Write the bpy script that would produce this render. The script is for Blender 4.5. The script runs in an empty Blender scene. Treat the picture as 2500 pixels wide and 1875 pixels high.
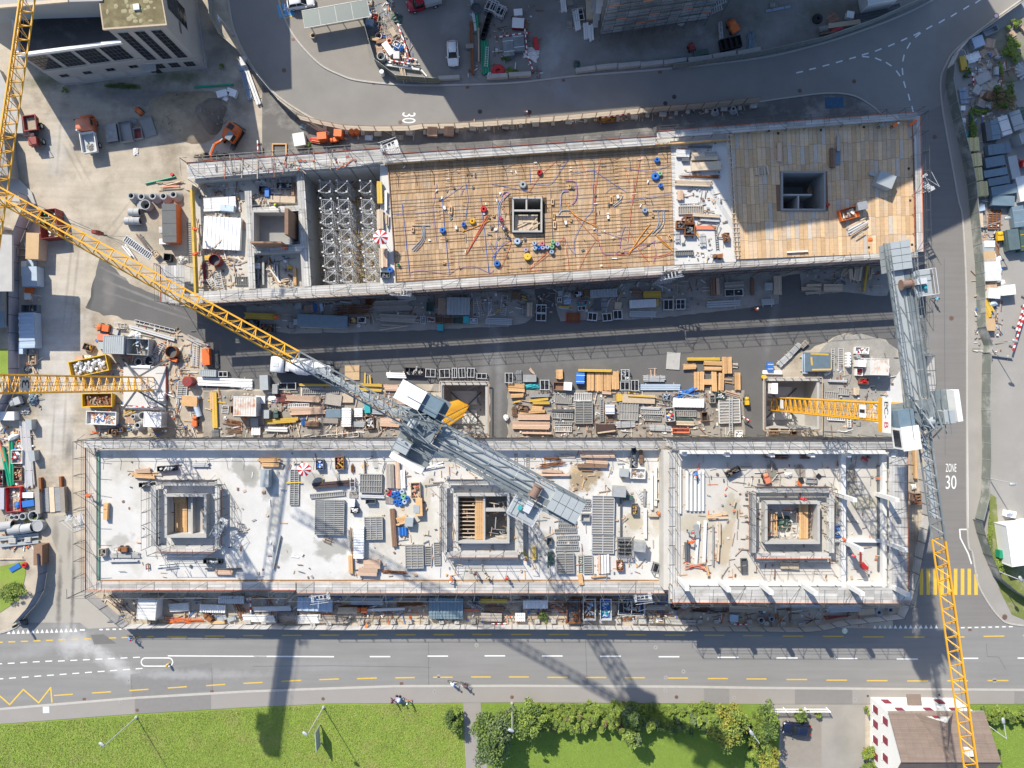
import bpy,bmesh,math,random
from mathutils import Vector,Matrix
R=math.radians
rnd=random.Random(7)
SC=bpy.context.scene
COL=SC.collection
H,F,S=108.5,1736.0,3.318
# camera, sky, sun, exposure
cam=bpy.data.cameras.new('camera');cam.sensor_width=36;cam.lens=36*F/2500;cam.clip_end=1000
co=bpy.data.objects.new('camera',cam);COL.objects.link(co);co.location=(0,0,H);SC.camera=co
w=bpy.data.worlds.new('World');SC.world=w;w.use_nodes=True
nt=w.node_tree
sky=nt.nodes.new('ShaderNodeTexSky');sky.sky_type='NISHITA';sky.sun_disc=False
SUNDIR=Vector((0.515,-0.857));EL=math.atan(1/1.2)
sky.ozone_density=3.0;sky.sun_elevation=EL;sky.sun_rotation=math.atan2(-SUNDIR.x,-SUNDIR.y)%(2*math.pi)
nt.links.new(sky.outputs[0],nt.nodes['Background'].inputs[0]);nt.nodes['Background'].inputs[1].default_value=0.13
sl=bpy.data.lights.new('sun','SUN');sl.energy=4.5;sl.angle=R(0.5);sl.color=(1.0,0.93,0.80)
so=bpy.data.objects.new('sun',sl);COL.objects.link(so);so.location=(-60,90,160)
so.rotation_euler=Vector((SUNDIR.x*math.cos(EL),SUNDIR.y*math.cos(EL),-math.sin(EL))).to_track_quat('-Z','Y').to_euler()
SC.view_settings.view_transform='Standard';SC.view_settings.look='None'
SC.view_settings.exposure=0.55;SC.view_settings.gamma=1;SC.view_settings.use_curve_mapping=False
# survey: photo pixel at a given height -> world
def W(px,py,z=0.0):
 d=(H-z)/F
 return((px-1250)*d,-(py-937.5)*d)
TX,TY=(0,600,1200,1850),(0,450,900,1375)
def tp(t,x,y):
 return(TX[t%10-1]+x/S,TY[t//10-1]+y/S)
def TW(t,x,y,z=0.0):
 return W(*tp(t,x,y),z)
def mpp(z):
 return(H-z)/F
# materials
MATS={}
def _mix(nt,a,b,fac,mode='MIX'):
 n=nt.nodes.new('ShaderNodeMix');n.data_type='RGBA';n.blend_type=mode
 for i,v in((0,fac),(6,a),(7,b)):
  if hasattr(v,'is_linked')or hasattr(v,'links'):nt.links.new(v,n.inputs[i])
  elif i==0:n.inputs[0].default_value=v
  else:n.inputs[i].default_value=(*v,1)
 return n.outputs[2]
def _math(nt,op,a,b=None,c=None):
 n=nt.nodes.new('ShaderNodeMath');n.operation=op
 for i,v in enumerate((a,b,c)):
  if v is None:continue
  if hasattr(v,'links'):nt.links.new(v,n.inputs[i])
  else:n.inputs[i].default_value=v
 return n.outputs[0]
def _noise(nt,vec,scale,detail=5,rough=.6):
 n=nt.nodes.new('ShaderNodeTexNoise');n.inputs['Scale'].default_value=scale
 n.inputs['Detail'].default_value=detail;n.inputs['Roughness'].default_value=rough
 if vec is not None:nt.links.new(vec,n.inputs['Vector'])
 return n.outputs[0]
def _map(nt,vec,loc=(0,0,0),rz=0,sc=(1,1,1)):
 n=nt.nodes.new('ShaderNodeMapping');n.vector_type='TEXTURE' if loc!=(0,0,0)else 'POINT'
 nt.links.new(vec,n.inputs[0]);n.inputs[1].default_value=loc;n.inputs[2].default_value=(0,0,rz);n.inputs[3].default_value=sc
 return n.outputs[0]
def M(key,rgb=None,rough=.8,metal=0.,var=.12,scale=1.5,rndv=.0,bump=0.,bscale=30,dirt=None,streak=None,patches=(),alt=None,fine=0.0,transm=0.0,soft=True):
 """dirt=(rgb,amount,scale): blotches of dust or rust; patches: stains with a place of their own; streak=(angle,amount,width)"""
 if key in MATS:return MATS[key]
 m=bpy.data.materials.new(key);m.use_nodes=True;nt=m.node_tree
 bs=nt.nodes['Principled BSDF'];bs.inputs['Roughness'].default_value=rough;bs.inputs['Metallic'].default_value=metal
 if transm:bs.inputs['Transmission Weight'].default_value=transm
 pos=nt.nodes.new('ShaderNodeNewGeometry').outputs['Position']
 nz=_noise(nt,pos,scale)
 val=_math(nt,'MULTIPLY_ADD',nz,2.6*var,1-1.3*var)
 if fine:val=_math(nt,'MULTIPLY',val,_math(nt,'MULTIPLY_ADD',_noise(nt,pos,9,3,.7),2.6*fine,1-1.3*fine))
 if rndv:
  oi=nt.nodes.new('ShaderNodeObjectInfo')
  val=_math(nt,'MULTIPLY',val,_math(nt,'MULTIPLY_ADD',oi.outputs['Random'],2*rndv,1-rndv))
 if streak:
  v=_map(nt,pos,(0,0,0),streak[0],(1/14,1/streak[2],1))
  val=_math(nt,'MULTIPLY',val,_math(nt,'MULTIPLY_ADD',_noise(nt,v,1,4,.55),2.6*streak[1],1-1.3*streak[1]))
 col=rgb
 if alt:
  oi=nt.nodes.new('ShaderNodeObjectInfo');cr=nt.nodes.new('ShaderNodeValToRGB');cr.color_ramp.interpolation='CONSTANT'
  els=[rgb]+list(alt)
  while len(cr.color_ramp.elements)<len(els):cr.color_ramp.elements.new(.5)
  for i,c in enumerate(els):cr.color_ramp.elements[i].position=i/len(els);cr.color_ramp.elements[i].color=(*c,1)
  nt.links.new(oi.outputs['Random'],cr.inputs[0]);col=cr.outputs[0]
 if dirt:
  f=nt.nodes.new('ShaderNodeMapRange');f.inputs[1].default_value=.5;f.inputs[2].default_value=.68
  nt.links.new(_noise(nt,pos,dirt[2],6,.65),f.inputs[0])
  col=_mix(nt,col,dirt[0],_math(nt,'MULTIPLY',f.outputs[0],dirt[1]))
 if patches:
  nn=_noise(nt,pos,.55,6,.62)
  for(x,y,rx,ry,a,c,st)in patches:
   v=_map(nt,pos,(x,y,0),a,(rx,ry,1000))
   ln=nt.nodes.new('ShaderNodeVectorMath');ln.operation='LENGTH';nt.links.new(v,ln.inputs[0])
   d=_math(nt,'ADD',ln.outputs['Value'],_math(nt,'MULTIPLY_ADD',nn,2.2,-1.1))
   f=nt.nodes.new('ShaderNodeMapRange');f.inputs[1].default_value=1.4 if soft else 1.08;f.inputs[2].default_value=.05 if soft else .62;f.interpolation_type='SMOOTHSTEP'
   nt.links.new(d,f.inputs[0])
   col=_mix(nt,col,c,_math(nt,'MULTIPLY',f.outputs[0],abs(st)))
 mul=nt.nodes.new('ShaderNodeVectorMath');mul.operation='SCALE'
 if hasattr(col,'links'):nt.links.new(col,mul.inputs[0])
 else:mul.inputs[0].default_value=col
 nt.links.new(val,mul.inputs['Scale']);nt.links.new(mul.outputs[0],bs.inputs['Base Color'])
 if bump:
  b=nt.nodes.new('ShaderNodeBump');b.inputs['Strength'].default_value=bump;b.inputs['Distance'].default_value=.05
  nt.links.new(_noise(nt,pos,bscale,4,.7),b.inputs['Height']);nt.links.new(b.outputs[0],bs.inputs['Normal'])
 MATS[key]=m
 return m
# mesh builder
class MB:
 def __init__(s):s.v=[];s.f=[];s.m=[];s.cur=0
 def add(s,vs,fs):
  o=len(s.v);s.v+=[tuple(p)for p in vs];s.f+=[tuple(i+o for i in f)for f in fs];s.m+=[s.cur]*len(fs)
  return s
 def box(s,c,sz,rz=0,M4=None):
  hx,hy,hz=sz[0]/2,sz[1]/2,sz[2]/2
  cs,sn=math.cos(rz),math.sin(rz);vs=[]
  for z in(-hz,hz):
   for x,y in((-hx,-hy),(hx,-hy),(hx,hy),(-hx,hy)):
    vs.append((c[0]+x*cs-y*sn,c[1]+x*sn+y*cs,c[2]+z))
  return s.add(vs,[(3,2,1,0),(4,5,6,7),(0,1,5,4),(1,2,6,5),(2,3,7,6),(3,0,4,7)])
 def bar(s,a,b,r,n=4,r2=None,cap=True):
  a,b=Vector(a),Vector(b);d=b-a
  if d.length<1e-6:return s
  d.normalize();u=d.orthogonal().normalized()
  if abs(d.z)<.9:u=Vector((0,0,1)).cross(d).normalized()
  v=d.cross(u);r2=r if r2 is None else r2;vs=[]
  for p,q in((a,r),(b,r2)):
   for i in range(n):
    t=2*math.pi*(i+.5)/n
    vs.append(p+u*math.cos(t)*q+v*math.sin(t)*q)
  fs=[(i,(i+1)%n,n+(i+1)%n,n+i)for i in range(n)]
  if cap:fs+=[tuple(range(n-1,-1,-1)),tuple(range(n,2*n))]
  return s.add(vs,fs)
 def path(s,pts,r,n=5):
  for a,b in zip(pts,pts[1:]):s.bar(a,b,r,n)
  return s
 def lathe(s,prof,c=(0,0,0),n=16,axis='z',sy=1):
  vs=[];k=len(prof)
  for i in range(n):
   t=2*math.pi*i/n
   for r,z in prof:
    p=(r*math.cos(t),r*math.sin(t)*sy,z)
    if axis=='x':p=(p[2],p[0],p[1])
    elif axis=='y':p=(p[1],p[2],p[0])
    vs.append((c[0]+p[0],c[1]+p[1],c[2]+p[2]))
  fs=[]
  for i in range(n):
   j=(i+1)%n
   for q in range(k-1):fs.append((i*k+q,j*k+q,j*k+q+1,i*k+q+1))
  return s.add(vs,fs)
 def prism(s,poly,z0,z1,bottom=True):
  n=len(poly)
  if sum(poly[i][0]*poly[(i+1)%n][1]-poly[(i+1)%n][0]*poly[i][1]for i in range(n))<0:poly=poly[::-1]
  vs=[(x,y,z0)for x,y in poly]+[(x,y,z1)for x,y in poly]
  fs=[tuple(range(n,2*n))]+[(i,(i+1)%n,n+(i+1)%n,n+i)for i in range(n)]
  if bottom:fs.append(tuple(range(n-1,-1,-1)))
  return s.add(vs,fs)
 def sheet(s,poly,z):
  n=len(poly)
  if sum(poly[i][0]*poly[(i+1)%n][1]-poly[(i+1)%n][0]*poly[i][1]for i in range(n))<0:poly=poly[::-1]
  return s.add([(x,y,z)for x,y in poly],[tuple(range(n))])
 def mesh(s,name,mats,smooth=False):
  me=bpy.data.meshes.new(name);me.from_pydata(s.v,[],s.f)
  for m in(mats if isinstance(mats,(list,tuple))else[mats]):me.materials.append(m)
  if any(s.m):me.polygons.foreach_set('material_index',s.m)
  if smooth:me.polygons.foreach_set('use_smooth',[True]*len(s.f))
  me.update()
  return me
 def obj(s,name,mats,par=None,loc=(0,0,0),rz=0,smooth=False):
  return put(name,s.mesh(name,mats,smooth),par,loc,rz)
def put(name,me,par=None,loc=(0,0,0),rz=0,scale=None,rot=None):
 o=bpy.data.objects.new(name,me);o.location=loc
 o.rotation_euler=rot if rot else(0,0,rz)
 if scale:o.scale=scale
 if par:o.parent=par
 COL.objects.link(o)
 return o
CUBES={}
def cube(m):
 if m.name not in CUBES:CUBES[m.name]=MB().box((0,0,0),(1,1,1)).mesh('block',m)
 return CUBES[m.name]
def bx(par,name,m,c,s,rz=0,rot=None):
 return put(name,cube(m),par,c,rz,s,rot)
def tag(o,label=None,cat=None,group=None,kind=None):
 if label:o['label']=label
 if cat:o['category']=cat
 if group:o['group']=group
 if kind:o['kind']=kind
 return o
def thing(name,label,cat,loc=(0,0,0),rz=0,group=None):
 if len(loc)==2:loc=(*loc,0)
 o=put(name,None,None,loc,rz)
 return tag(o,label,cat,group)
def struct(o):o['kind']='structure';return o
def stuff(o):o['kind']='stuff';return o
def copy_tree(o,par=None):
 c=o.copy();COL.objects.link(c)
 if par:c.parent=par
 for ch in list(o.children):copy_tree(ch,c)
 return c
# the palette (base colours)
CON=M('concrete',(.40,.39,.37),.9,var=.14,scale=.8,fine=.06)
CONW=M('pale_concrete',(.55,.545,.53),.9,var=.07,scale=.5,fine=.04)
CONG=M('grey_concrete',(.27,.27,.265),.9,var=.16,scale=.9,fine=.08)
CONR=M('cast_ring_concrete',(.36,.37,.38),.85,var=.08,rndv=.1,fine=.05)
STEEL=M('galvanised_steel',(.36,.37,.38),.5,.35,var=.12,rndv=.12)
STEELD=M('dark_steel',(.13,.14,.15),.5,.3,var=.15,rndv=.2)
STEELL=M('pale_painted_steel',(.52,.53,.54),.5,.1,var=.08,rndv=.08)
TUBE=M('scaffold_tube',(.11,.115,.12),.5,.5,var=.2)
DECK=M('scaffold_deck',(.46,.45,.43),.8,.1,var=.2,scale=.6,rndv=.22,dirt=((.30,.27,.235),.7,.5),streak=(.06,.12,.2))
DECKW=M('scaffold_wood_deck',(.46,.42,.37),.85,var=.18,scale=.7,rndv=.15)
TOE=M('orange_red_toe_board',(.50,.13,.06),.7,var=.2,rndv=.2)
GRID=M('formwork_frame',(.33,.34,.34),.6,.2,var=.15,rndv=.15,dirt=((.5,.49,.46),.6,.8))
PLATE=M('formwork_skin',(.20,.19,.175),.8,var=.2,rndv=.3,scale=.8)
CORR=M('corrugated_sheet',(.62,.63,.63),.45,.2,var=.1,rndv=.06)
CORRG=M('grey_corrugated_sheet',(.35,.38,.39),.45,.3,var=.12,rndv=.1)
TIM=M('orange_timber',(.56,.34,.16),.8,var=.18,scale=3,rndv=.18,streak=(0,.12,.3))
TIMP=M('pale_timber',(.52,.42,.31),.85,var=.18,scale=3,rndv=.2)
TIMY=M('yellow_timber',(.55,.36,.055),.7,var=.12,scale=3,rndv=.12)
TIMS=M('straw_timber',(.58,.48,.24),.85,var=.18,scale=3,rndv=.15)
TIMG=M('weathered_timber',(.33,.295,.26),.9,var=.2,scale=3,rndv=.25)
TIMB=M('brown_timber',(.21,.125,.08),.8,var=.22,scale=3,rndv=.25)
TIMK=M('pinkish_timber',(.52,.36,.26),.85,var=.15,scale=3,rndv=.18)
PLYB=M('dark_film_ply',(.065,.04,.035),.45,var=.2)
RUST=M('rust',(.22,.085,.032),.9,var=.35,scale=2,rndv=.2)
WHITE=M('white_paint',(.78,.78,.77),.5,var=.05,rndv=.04)
OFFW=M('off_white_sheet',(.64,.64,.63),.6,var=.1,rndv=.1,dirt=((.45,.42,.38),.4,1))
BLACK=M('black',(.02,.02,.022),.6,var=.2)
GREYD=M('dark_grey',(.09,.095,.1),.6,var=.15)
ORANGE=M('orange_paint',(.62,.135,.025),.5,var=.12,rndv=.1)
ORANGEP=M('faded_orange_paint',(.60,.20,.11),.5,var=.12)
RED=M('red_paint',(.48,.02,.025),.5,var=.12,rndv=.1)
REDD=M('dark_red_paint',(.25,.035,.03),.55,var=.2,rndv=.1)
YEL=M('yellow_paint',(.66,.40,.02),.5,var=.1,rndv=.05)
CRY=M('crane_yellow',(.68,.345,.022),.45,var=.1,rndv=.04)
CRG=M('crane_grey',(.17,.20,.215),.5,.2,var=.15,dirt=((.42,.43,.43),.5,.6))
CRL=M('crane_pale_grey',(.36,.39,.40),.5,.1,var=.1)
BLUE=M('blue_plastic',(.03,.15,.47),.5,var=.15,rndv=.15)
LBLUE=M('pale_blue_sheet',(.40,.49,.60),.55,var=.1,rndv=.1)
BLUEG=M('blue_grey_film',(.135,.19,.235),.4,var=.2,rndv=.15)
TEAL=M('teal_plastic',(.03,.33,.36),.5,var=.15)
GREEN=M('green_plastic',(.01,.28,.15),.45,var=.15,rndv=.1)
GREEND=M('dark_green_film',(.055,.10,.085),.5,var=.25)
GLASS=M('window_glass',(.015,.018,.024),.08,var=.1)
SAND=M('sand_fill',(.36,.30,.23),.95,var=.2,scale=3,bump=.4)
SOIL=M('soil',(.33,.265,.185),.95,var=.3,scale=1.2,bump=.6,bscale=12,fine=.2)
CARD=M('cardboard',(.50,.35,.20),.85,var=.1)
TYRE=M('tyre_rubber',(.02,.02,.02),.9,var=.2)
SKIN=M('skin',(.45,.27,.19),.6,var=.05)
LINEW=M('road_paint_white',(.74,.74,.72),.75,var=.14,scale=2.5,fine=.08)
LINEY=M('road_paint_yellow',(.66,.44,.06),.75,var=.14,scale=2.5,fine=.08)
FABW=M('white_fence_fabric',(.74,.74,.76),.7,var=.1,rndv=.06,scale=1)
FABG=M('dusty_green_fabric',(.19,.21,.185),.85,var=.3,scale=.35,dirt=((.42,.41,.38),.9,.35))
BOARDF=M('beige_boarding',(.66,.60,.54),.85,var=.12,rndv=.12)
def translucent(m,f):
 nt=m.node_tree;b=nt.nodes['Principled BSDF'];o=nt.nodes['Material Output'];t=nt.nodes.new('ShaderNodeBsdfTranslucent');x=nt.nodes.new('ShaderNodeMixShader')
 x.inputs[0].default_value=f;t.inputs[0].default_value=(.85,.80,.74,1);nt.links.new(b.outputs[0],x.inputs[1]);nt.links.new(t.outputs[0],x.inputs[2]);nt.links.new(x.outputs[0],o.inputs[0])
translucent(BOARDF,.72);translucent(FABW,.4)
FENL=M('grey_fence_sheet',(.40,.385,.43),.6,.1,var=.1,rndv=.12)
# THE SETTING
def cr(P,k=6):
 """smooth line through survey points"""
 out=[]
 for i in range(len(P)-1):
  a,b,c,d=P[max(i-1,0)],P[i],P[i+1],P[min(i+2,len(P)-1)]
  for j in range(k):
   t=j/k
   out.append(tuple(.5*(2*b[q]+(c[q]-a[q])*t+(2*a[q]-5*b[q]+4*c[q]-d[q])*t*t+(3*b[q]-a[q]-3*c[q]+d[q])*t**3)for q in(0,1)))
 return out+[tuple(P[-1])]
def T(t,*xy):return[tp(t,xy[i],xy[i+1])for i in range(0,len(xy),2)]
def WP(P,z=0.0):return[W(x,y,z)for x,y in P]
def PT(t,x,y,rx,ry,ang,c,st):
 X,Y=TW(t,x,y);k=mpp(0)/S
 return(X,Y,rx*k,ry*k,R(-ang),c,st)
DUST=(.43,.41,.38)
GROUND=M('site_dirt',(.425,.37,.295),.95,var=.34,scale=.3,fine=.24,bump=.7,bscale=7,streak=(R(75),.14,.8),dirt=((.225,.185,.135),.8,.16),patches=[PT(11,1100,760,700,130,8,(.17,.165,.16),.75),PT(11,500,640,520,60,-8,(.13,.14,.075),.7),PT(11,1450,620,260,70,-5,(.12,.135,.06),.75),PT(11,1750,480,120,220,0,(.19,.185,.165),.7),PT(21,420,900,330,700,5,(.46,.43,.385),.7),PT(21,520,1350,200,350,0,(.47,.445,.41),.8),PT(31,450,420,190,420,0,(.46,.445,.42),.8),PT(31,560,640,40,160,5,(.15,.14,.13),.7),PT(11,450,1200,120,260,0,(.42,.42,.41),.6),*[PT(t,x,y,13,l,a,(.27,.235,.185),.55)for t,x,y,l,a in((11,600,1330,250,-28),(11,650,1320,250,-28),(11,480,1150,300,4),(21,930,300,330,38),(21,980,330,330,38),(21,560,700,420,6),(21,620,700,420,6),(31,430,500,330,3),(31,520,480,330,3))],PT(11,1650,1290,120,60,0,(.09,.06,.045),.9),PT(21,1250,430,250,90,40,(.28,.25,.2),.7)])
ASPH=M('street_asphalt',(.235,.225,.212),.9,var=.16,scale=.18,fine=.07,bump=.25,bscale=25,patches=[PT(12,1000,780,520,260,10,(.21,.2,.188),.5),PT(12,300,700,130,300,-30,(.2,.19,.18),.4),PT(13,560,700,90,130,0,(.30,.31,.33),.55),PT(13,640,780,220,60,25,(.26,.27,.29),.5),PT(13,800,840,400,40,0,(.24,.25,.26),.4),PT(14,1700,200,260,120,-28,(.235,.22,.195),.8)])
ASPE=M('east_street_asphalt',(.195,.186,.176),.9,var=.08,scale=.2,fine=.05,bump=.25,bscale=25,streak=(R(90),.12,.6))
ASPM=M('main_road_asphalt',(.225,.22,.212),.9,var=.07,scale=.2,fine=.04,bump=.25,bscale=25,streak=(0,.13,.8),patches=[PT(41,600,640,150,130,0,(.46,.455,.45),.85),PT(41,900,800,340,70,33,(.45,.445,.44),.8),PT(41,1500,900,600,45,0,(.36,.36,.36),.55),PT(41,350,680,330,60,-12,(.33,.33,.33),.5),PT(41,520,430,90,180,0,(.40,.39,.37),.7),PT(41,480,350,22,250,2,(.16,.15,.14),.9),PT(41,585,330,17,250,2,(.16,.15,.14),.9),PT(42,600,830,500,40,0,(.30,.30,.30),.4)])
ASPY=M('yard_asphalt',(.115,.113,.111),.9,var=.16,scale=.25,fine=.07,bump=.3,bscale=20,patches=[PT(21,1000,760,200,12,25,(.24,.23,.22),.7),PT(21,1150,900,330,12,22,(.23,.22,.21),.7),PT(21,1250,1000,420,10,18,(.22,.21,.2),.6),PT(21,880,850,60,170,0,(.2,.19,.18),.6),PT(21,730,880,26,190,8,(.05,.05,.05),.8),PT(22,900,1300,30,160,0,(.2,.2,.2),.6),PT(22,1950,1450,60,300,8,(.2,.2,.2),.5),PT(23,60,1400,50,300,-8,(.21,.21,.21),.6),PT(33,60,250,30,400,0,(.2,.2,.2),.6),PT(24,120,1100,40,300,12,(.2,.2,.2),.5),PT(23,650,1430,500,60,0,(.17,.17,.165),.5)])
ASPN=M('old_asphalt',(.135,.13,.125),.92,var=.16,scale=.3,fine=.07,bump=.3,bscale=18,dirt=(DUST,.5,.25))
PAVE=M('pavement_asphalt',(.285,.265,.245),.92,var=.07,scale=.25,fine=.04,bump=.2,bscale=25)
LOT=M('lot_gravel',(.225,.215,.20),.95,var=.14,scale=.3,fine=.1,bump=.6,bscale=9,dirt=((.36,.36,.35),.6,.09),patches=[PT(13,480,450,130,260,20,(.40,.41,.42),.6),PT(13,640,350,160,120,0,(.33,.34,.34),.4),PT(13,1300,300,500,130,-8,(.155,.13,.105),.8),PT(13,1950,200,260,200,0,(.13,.115,.09),.7),PT(14,600,120,300,160,-8,(.12,.11,.075),.7)])
ISLE=M('forecourt_chippings',(.255,.235,.21),.95,var=.10,scale=.5,fine=.12,bump=.5,bscale=10)
GRAV=M('grey_gravel',(.285,.26,.225),.95,var=.28,scale=.6,fine=.3,bump=.7,bscale=8,dirt=((.17,.145,.115),.75,.28))
GRAVD=M('coarse_gravel',(.29,.275,.25),.95,var=.28,scale=.6,fine=.34,bump=.8,bscale=6)
EAST=M('east_lot_surface',(.30,.285,.265),.92,var=.1,scale=.2,fine=.06,bump=.3,bscale=12,dirt=((.37,.35,.33),.5,.15))
KERB=M('kerb_stone',(.42,.40,.37),.9,var=.1,scale=1)
GRASS=M('meadow_grass_ground',(.20,.28,.042),.95,var=.22,scale=.35,fine=.2,bump=.8,bscale=9,dirt=((.26,.24,.085),.6,.25))
LAWN=M('mown_lawn_ground',(.165,.245,.036),.95,var=.12,scale=.4,fine=.14,bump=.6,bscale=12)
VERG=M('verge_weeds',(.16,.19,.05),.95,var=.3,scale=.6,fine=.25,bump=.8,dirt=((.30,.265,.20),.85,.3))
SETTS=M('paving_setts',(.30,.27,.235),.9,var=.12,scale=1,fine=.1)
HOLES=[(1083,940,1185,1052),(1868,930,1992,1042),(668,354,698,386)]
def ground_sheet():
 xs=sorted({-6000,8500}|{h[0]for h in HOLES}|{h[2]for h in HOLES});ys=sorted({-6000,8000}|{h[1]for h in HOLES}|{h[3]for h in HOLES})
 b=MB();idx={}
 for i,x in enumerate(xs):
  for j,y in enumerate(ys):idx[i,j]=len(b.v);b.v.append((*W(x,y),0))
 for i in range(len(xs)-1):
  for j in range(len(ys)-1):
   cx,cy=(xs[i]+xs[i+1])/2,(ys[j]+ys[j+1])/2
   if any(h[0]<cx<h[2]and h[1]<cy<h[3]for h in HOLES):continue
   b.f.append((idx[i,j],idx[i,j+1],idx[i+1,j+1],idx[i+1,j]));b.m.append(0)
 return b.obj('ground',GROUND)
struct(ground_sheet())
def flat(name,P,z,m,par=None,kind='structure'):
 o=MB().sheet(WP(P),z).obj(name,m,par)
 if kind and not par:o['kind']=kind
 return o
def thick(name,P,z1,m,z0=-.05):
 return struct(MB().prism(WP(P),z0,z1,False).obj(name,m))
street_n=cr([(681,-60),(681,0),(702,60),(733,108),(781,157),(826,181),(871,196),(962,206),(1052,209),(1250,203),(1405,186),(1622,169),(1850,143),(2001,108),(2121,69),(2212,33),(2278,0),(2400,-60)])
street_s=cr([(545,-60),(557,0),(570,69),(600,136),(639,193),(690,244),(781,298),(841,311),(919,315),(1001,314),(1112,308),(1250,299),(1351,289),(1586,268),(1712,260),(1850,247)])
ecurb=cr([(2620,-80),(2492,0),(2344,111),(2308,160),(2296,196),(2299,256),(2314,347),(2338,482),(2350,540),(2359,721),(2360,900),(2361,1289),(2374,1352),(2386,1420),(2408,1465),(2438,1505),(2468,1523),(2560,1532)])
def rag(P,j=1.3):
 Q=[]
 for a,b in zip(P,P[1:]+P[:1]):
  n=max(1,int(math.hypot(b[0]-a[0],b[1]-a[1])/14))
  for i in range(n):
   t=i/n;Q.append((a[0]+(b[0]-a[0])*t+rnd.uniform(-j,j),a[1]+(b[1]-a[1])*t+rnd.uniform(-j,j)))
 return Q
def bed(name,P,z=.10,m=GRAV):return thick(name,rag(P),z,m)
top_street=flat('street',street_n+[(2620,-80)]+ecurb[1:14]+[(2290,300),(2250,285),(2150,300),(1850,300)]+street_s[::-1],.012,ASPH)
isle_s=cr([(1853,249),(1930,238),(2016,228),(2076,232),(2115,250),(2148,277),(2165,310)])
flat('pavement',isle_s+[(1840,320)],.02,ASPN)
east_street=flat('side_street',[(2236,285),(2300,256)]+[p for p in ecurb if 256<p[1]]+[(2560,1560),(2180,1560),(2180,1500),(2236,1480),(2262,1300),(2262,640),(2236,640)],.016,ASPE)
main_n=[(-300,1548),(-80,1546),(0,1545),(42,1529),(60,1520),(195,1520),(215,1535),(316,1528),(650,1530),(1250,1530),(1850,1532),(2180,1534),(2470,1526),(2600,1534),(2900,1534)]
kerb_line=[(-300,1742),(0,1731),(142,1719),(335,1703),(600,1688),(790,1681),(962,1675),(1250,1674),(1652,1676),(1850,1679),(2500,1684),(2900,1688)]
pave_s=[(-300,1782),(0,1767),(301,1744),(600,1726),(799,1717),(1250,1714),(1622,1716),(1850,1718),(2500,1718),(2900,1718)]
main_road=flat('main_road',main_n+kerb_line[::-1],.02,ASPM)
access=flat('access_lane',rag([(112,1262),(180,1258),(190,1330),(196,1400),(225,1450),(300,1520),(250,1560),(42,1560),(42,1525),(70,1505),(125,1440),(140,1350)],2),.008,M('dusty_lane',(.36,.335,.295),.92,var=.1,scale=.3,fine=.06,bump=.3,patches=[PT(41,480,250,24,300,2,(.13,.12,.11),.9),PT(41,590,250,17,300,2,(.14,.13,.12),.9),PT(31,450,1350,30,150,3,(.2,.18,.15),.7),PT(31,560,1450,20,150,3,(.2,.18,.15),.7),PT(31,420,880,60,60,0,(.24,.2,.15),.8)]))
thick('pavement',kerb_line+pave_s[::-1],.11,PAVE)
for q,(x0,x1)in enumerate(((330,516),(1718,1780),(1940,2080),(2475,2500))):
 ks=[p for p in kerb_line]
 def yk(x,L):
  for a,b in zip(L,L[1:]):
   if a[0]<=x<=b[0]:return a[1]+(b[1]-a[1])*(x-a[0])/(b[0]-a[0])
 flat('pavement_patch',[(x0,yk(x0,kerb_line)+3),(x1,yk(x1,kerb_line)+3),(x1,yk(x1,pave_s)),(x0,yk(x0,pave_s))],.115,M('pavement_patch_%d'%q,(.21+.02*(q%2),.2+.02*(q%2),.19+.02*(q%2)),.92,var=.08,fine=.05))
flat('road_patch',T(41,735,580,840,575,945,650,765,658),.026,M('road_patch',(.15,.145,.14),.9,var=.1,fine=.05))
flat('road_patch',T(41,1060,900,1715,805,1722,1030,1065,1090),.026,M('road_patch_b',(.20,.195,.19),.9,var=.09,fine=.05,patches=[PT(41,1500,900,600,40,0,(.36,.36,.36),.6)]))
def kerb(P,wd=.28,h=.13,m=KERB,name='kerb'):
 b=MB();Q=WP(P)
 for(ax,ay),(bx_,by)in zip(Q,Q[1:]):
  L=math.hypot(bx_-ax,by-ay)
  b.box(((ax+bx_)/2,(ay+by)/2,h/2),(L+.02,wd,h),math.atan2(by-ay,bx_-ax))
 return struct(b.obj(name,m))
kerb(kerb_line,.3,.135);kerb(street_n[6:],.25);kerb(street_s[:62],.25);kerb(ecurb,.22,.12);kerb(isle_s,.2)
kerb(cr([tp(41,0,562),tp(41,60,545),tp(41,130,515),tp(41,190,460)]),.3)
flat('forecourt',[p for p in street_n if p[0]<980]+[(905,160),(880,0),(880,-60)],.03,ISLE)
flat('gravel_lot',[p for p in street_n if p[0]>960]+[(2400,-200),(875,-200),(880,0),(905,160),(940,190)],.005,LOT)
flat('inner_lane',[(640,205),(700,262),(781,303),(919,320),(1112,314),(1351,295),(1850,255),(1850,320),(1250,365),(690,395),(640,390)],.007,ASPN)
flat('east_lot',ecurb+[(2700,1532),(2700,-80)],.006,EAST)
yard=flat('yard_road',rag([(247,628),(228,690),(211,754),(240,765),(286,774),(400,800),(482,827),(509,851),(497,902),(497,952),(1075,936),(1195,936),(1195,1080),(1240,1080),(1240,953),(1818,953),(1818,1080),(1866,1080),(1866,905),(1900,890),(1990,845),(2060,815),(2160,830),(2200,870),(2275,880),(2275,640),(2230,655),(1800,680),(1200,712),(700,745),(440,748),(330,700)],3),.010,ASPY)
bed('gravel_bed',[(497,955),(1083,955),(1083,940),(1060,936),(1050,955),(1050,1080),(497,1080)])
bed('gravel_bed',[(1240,953),(1815,953),(1818,1075),(1241,1075)])
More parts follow.
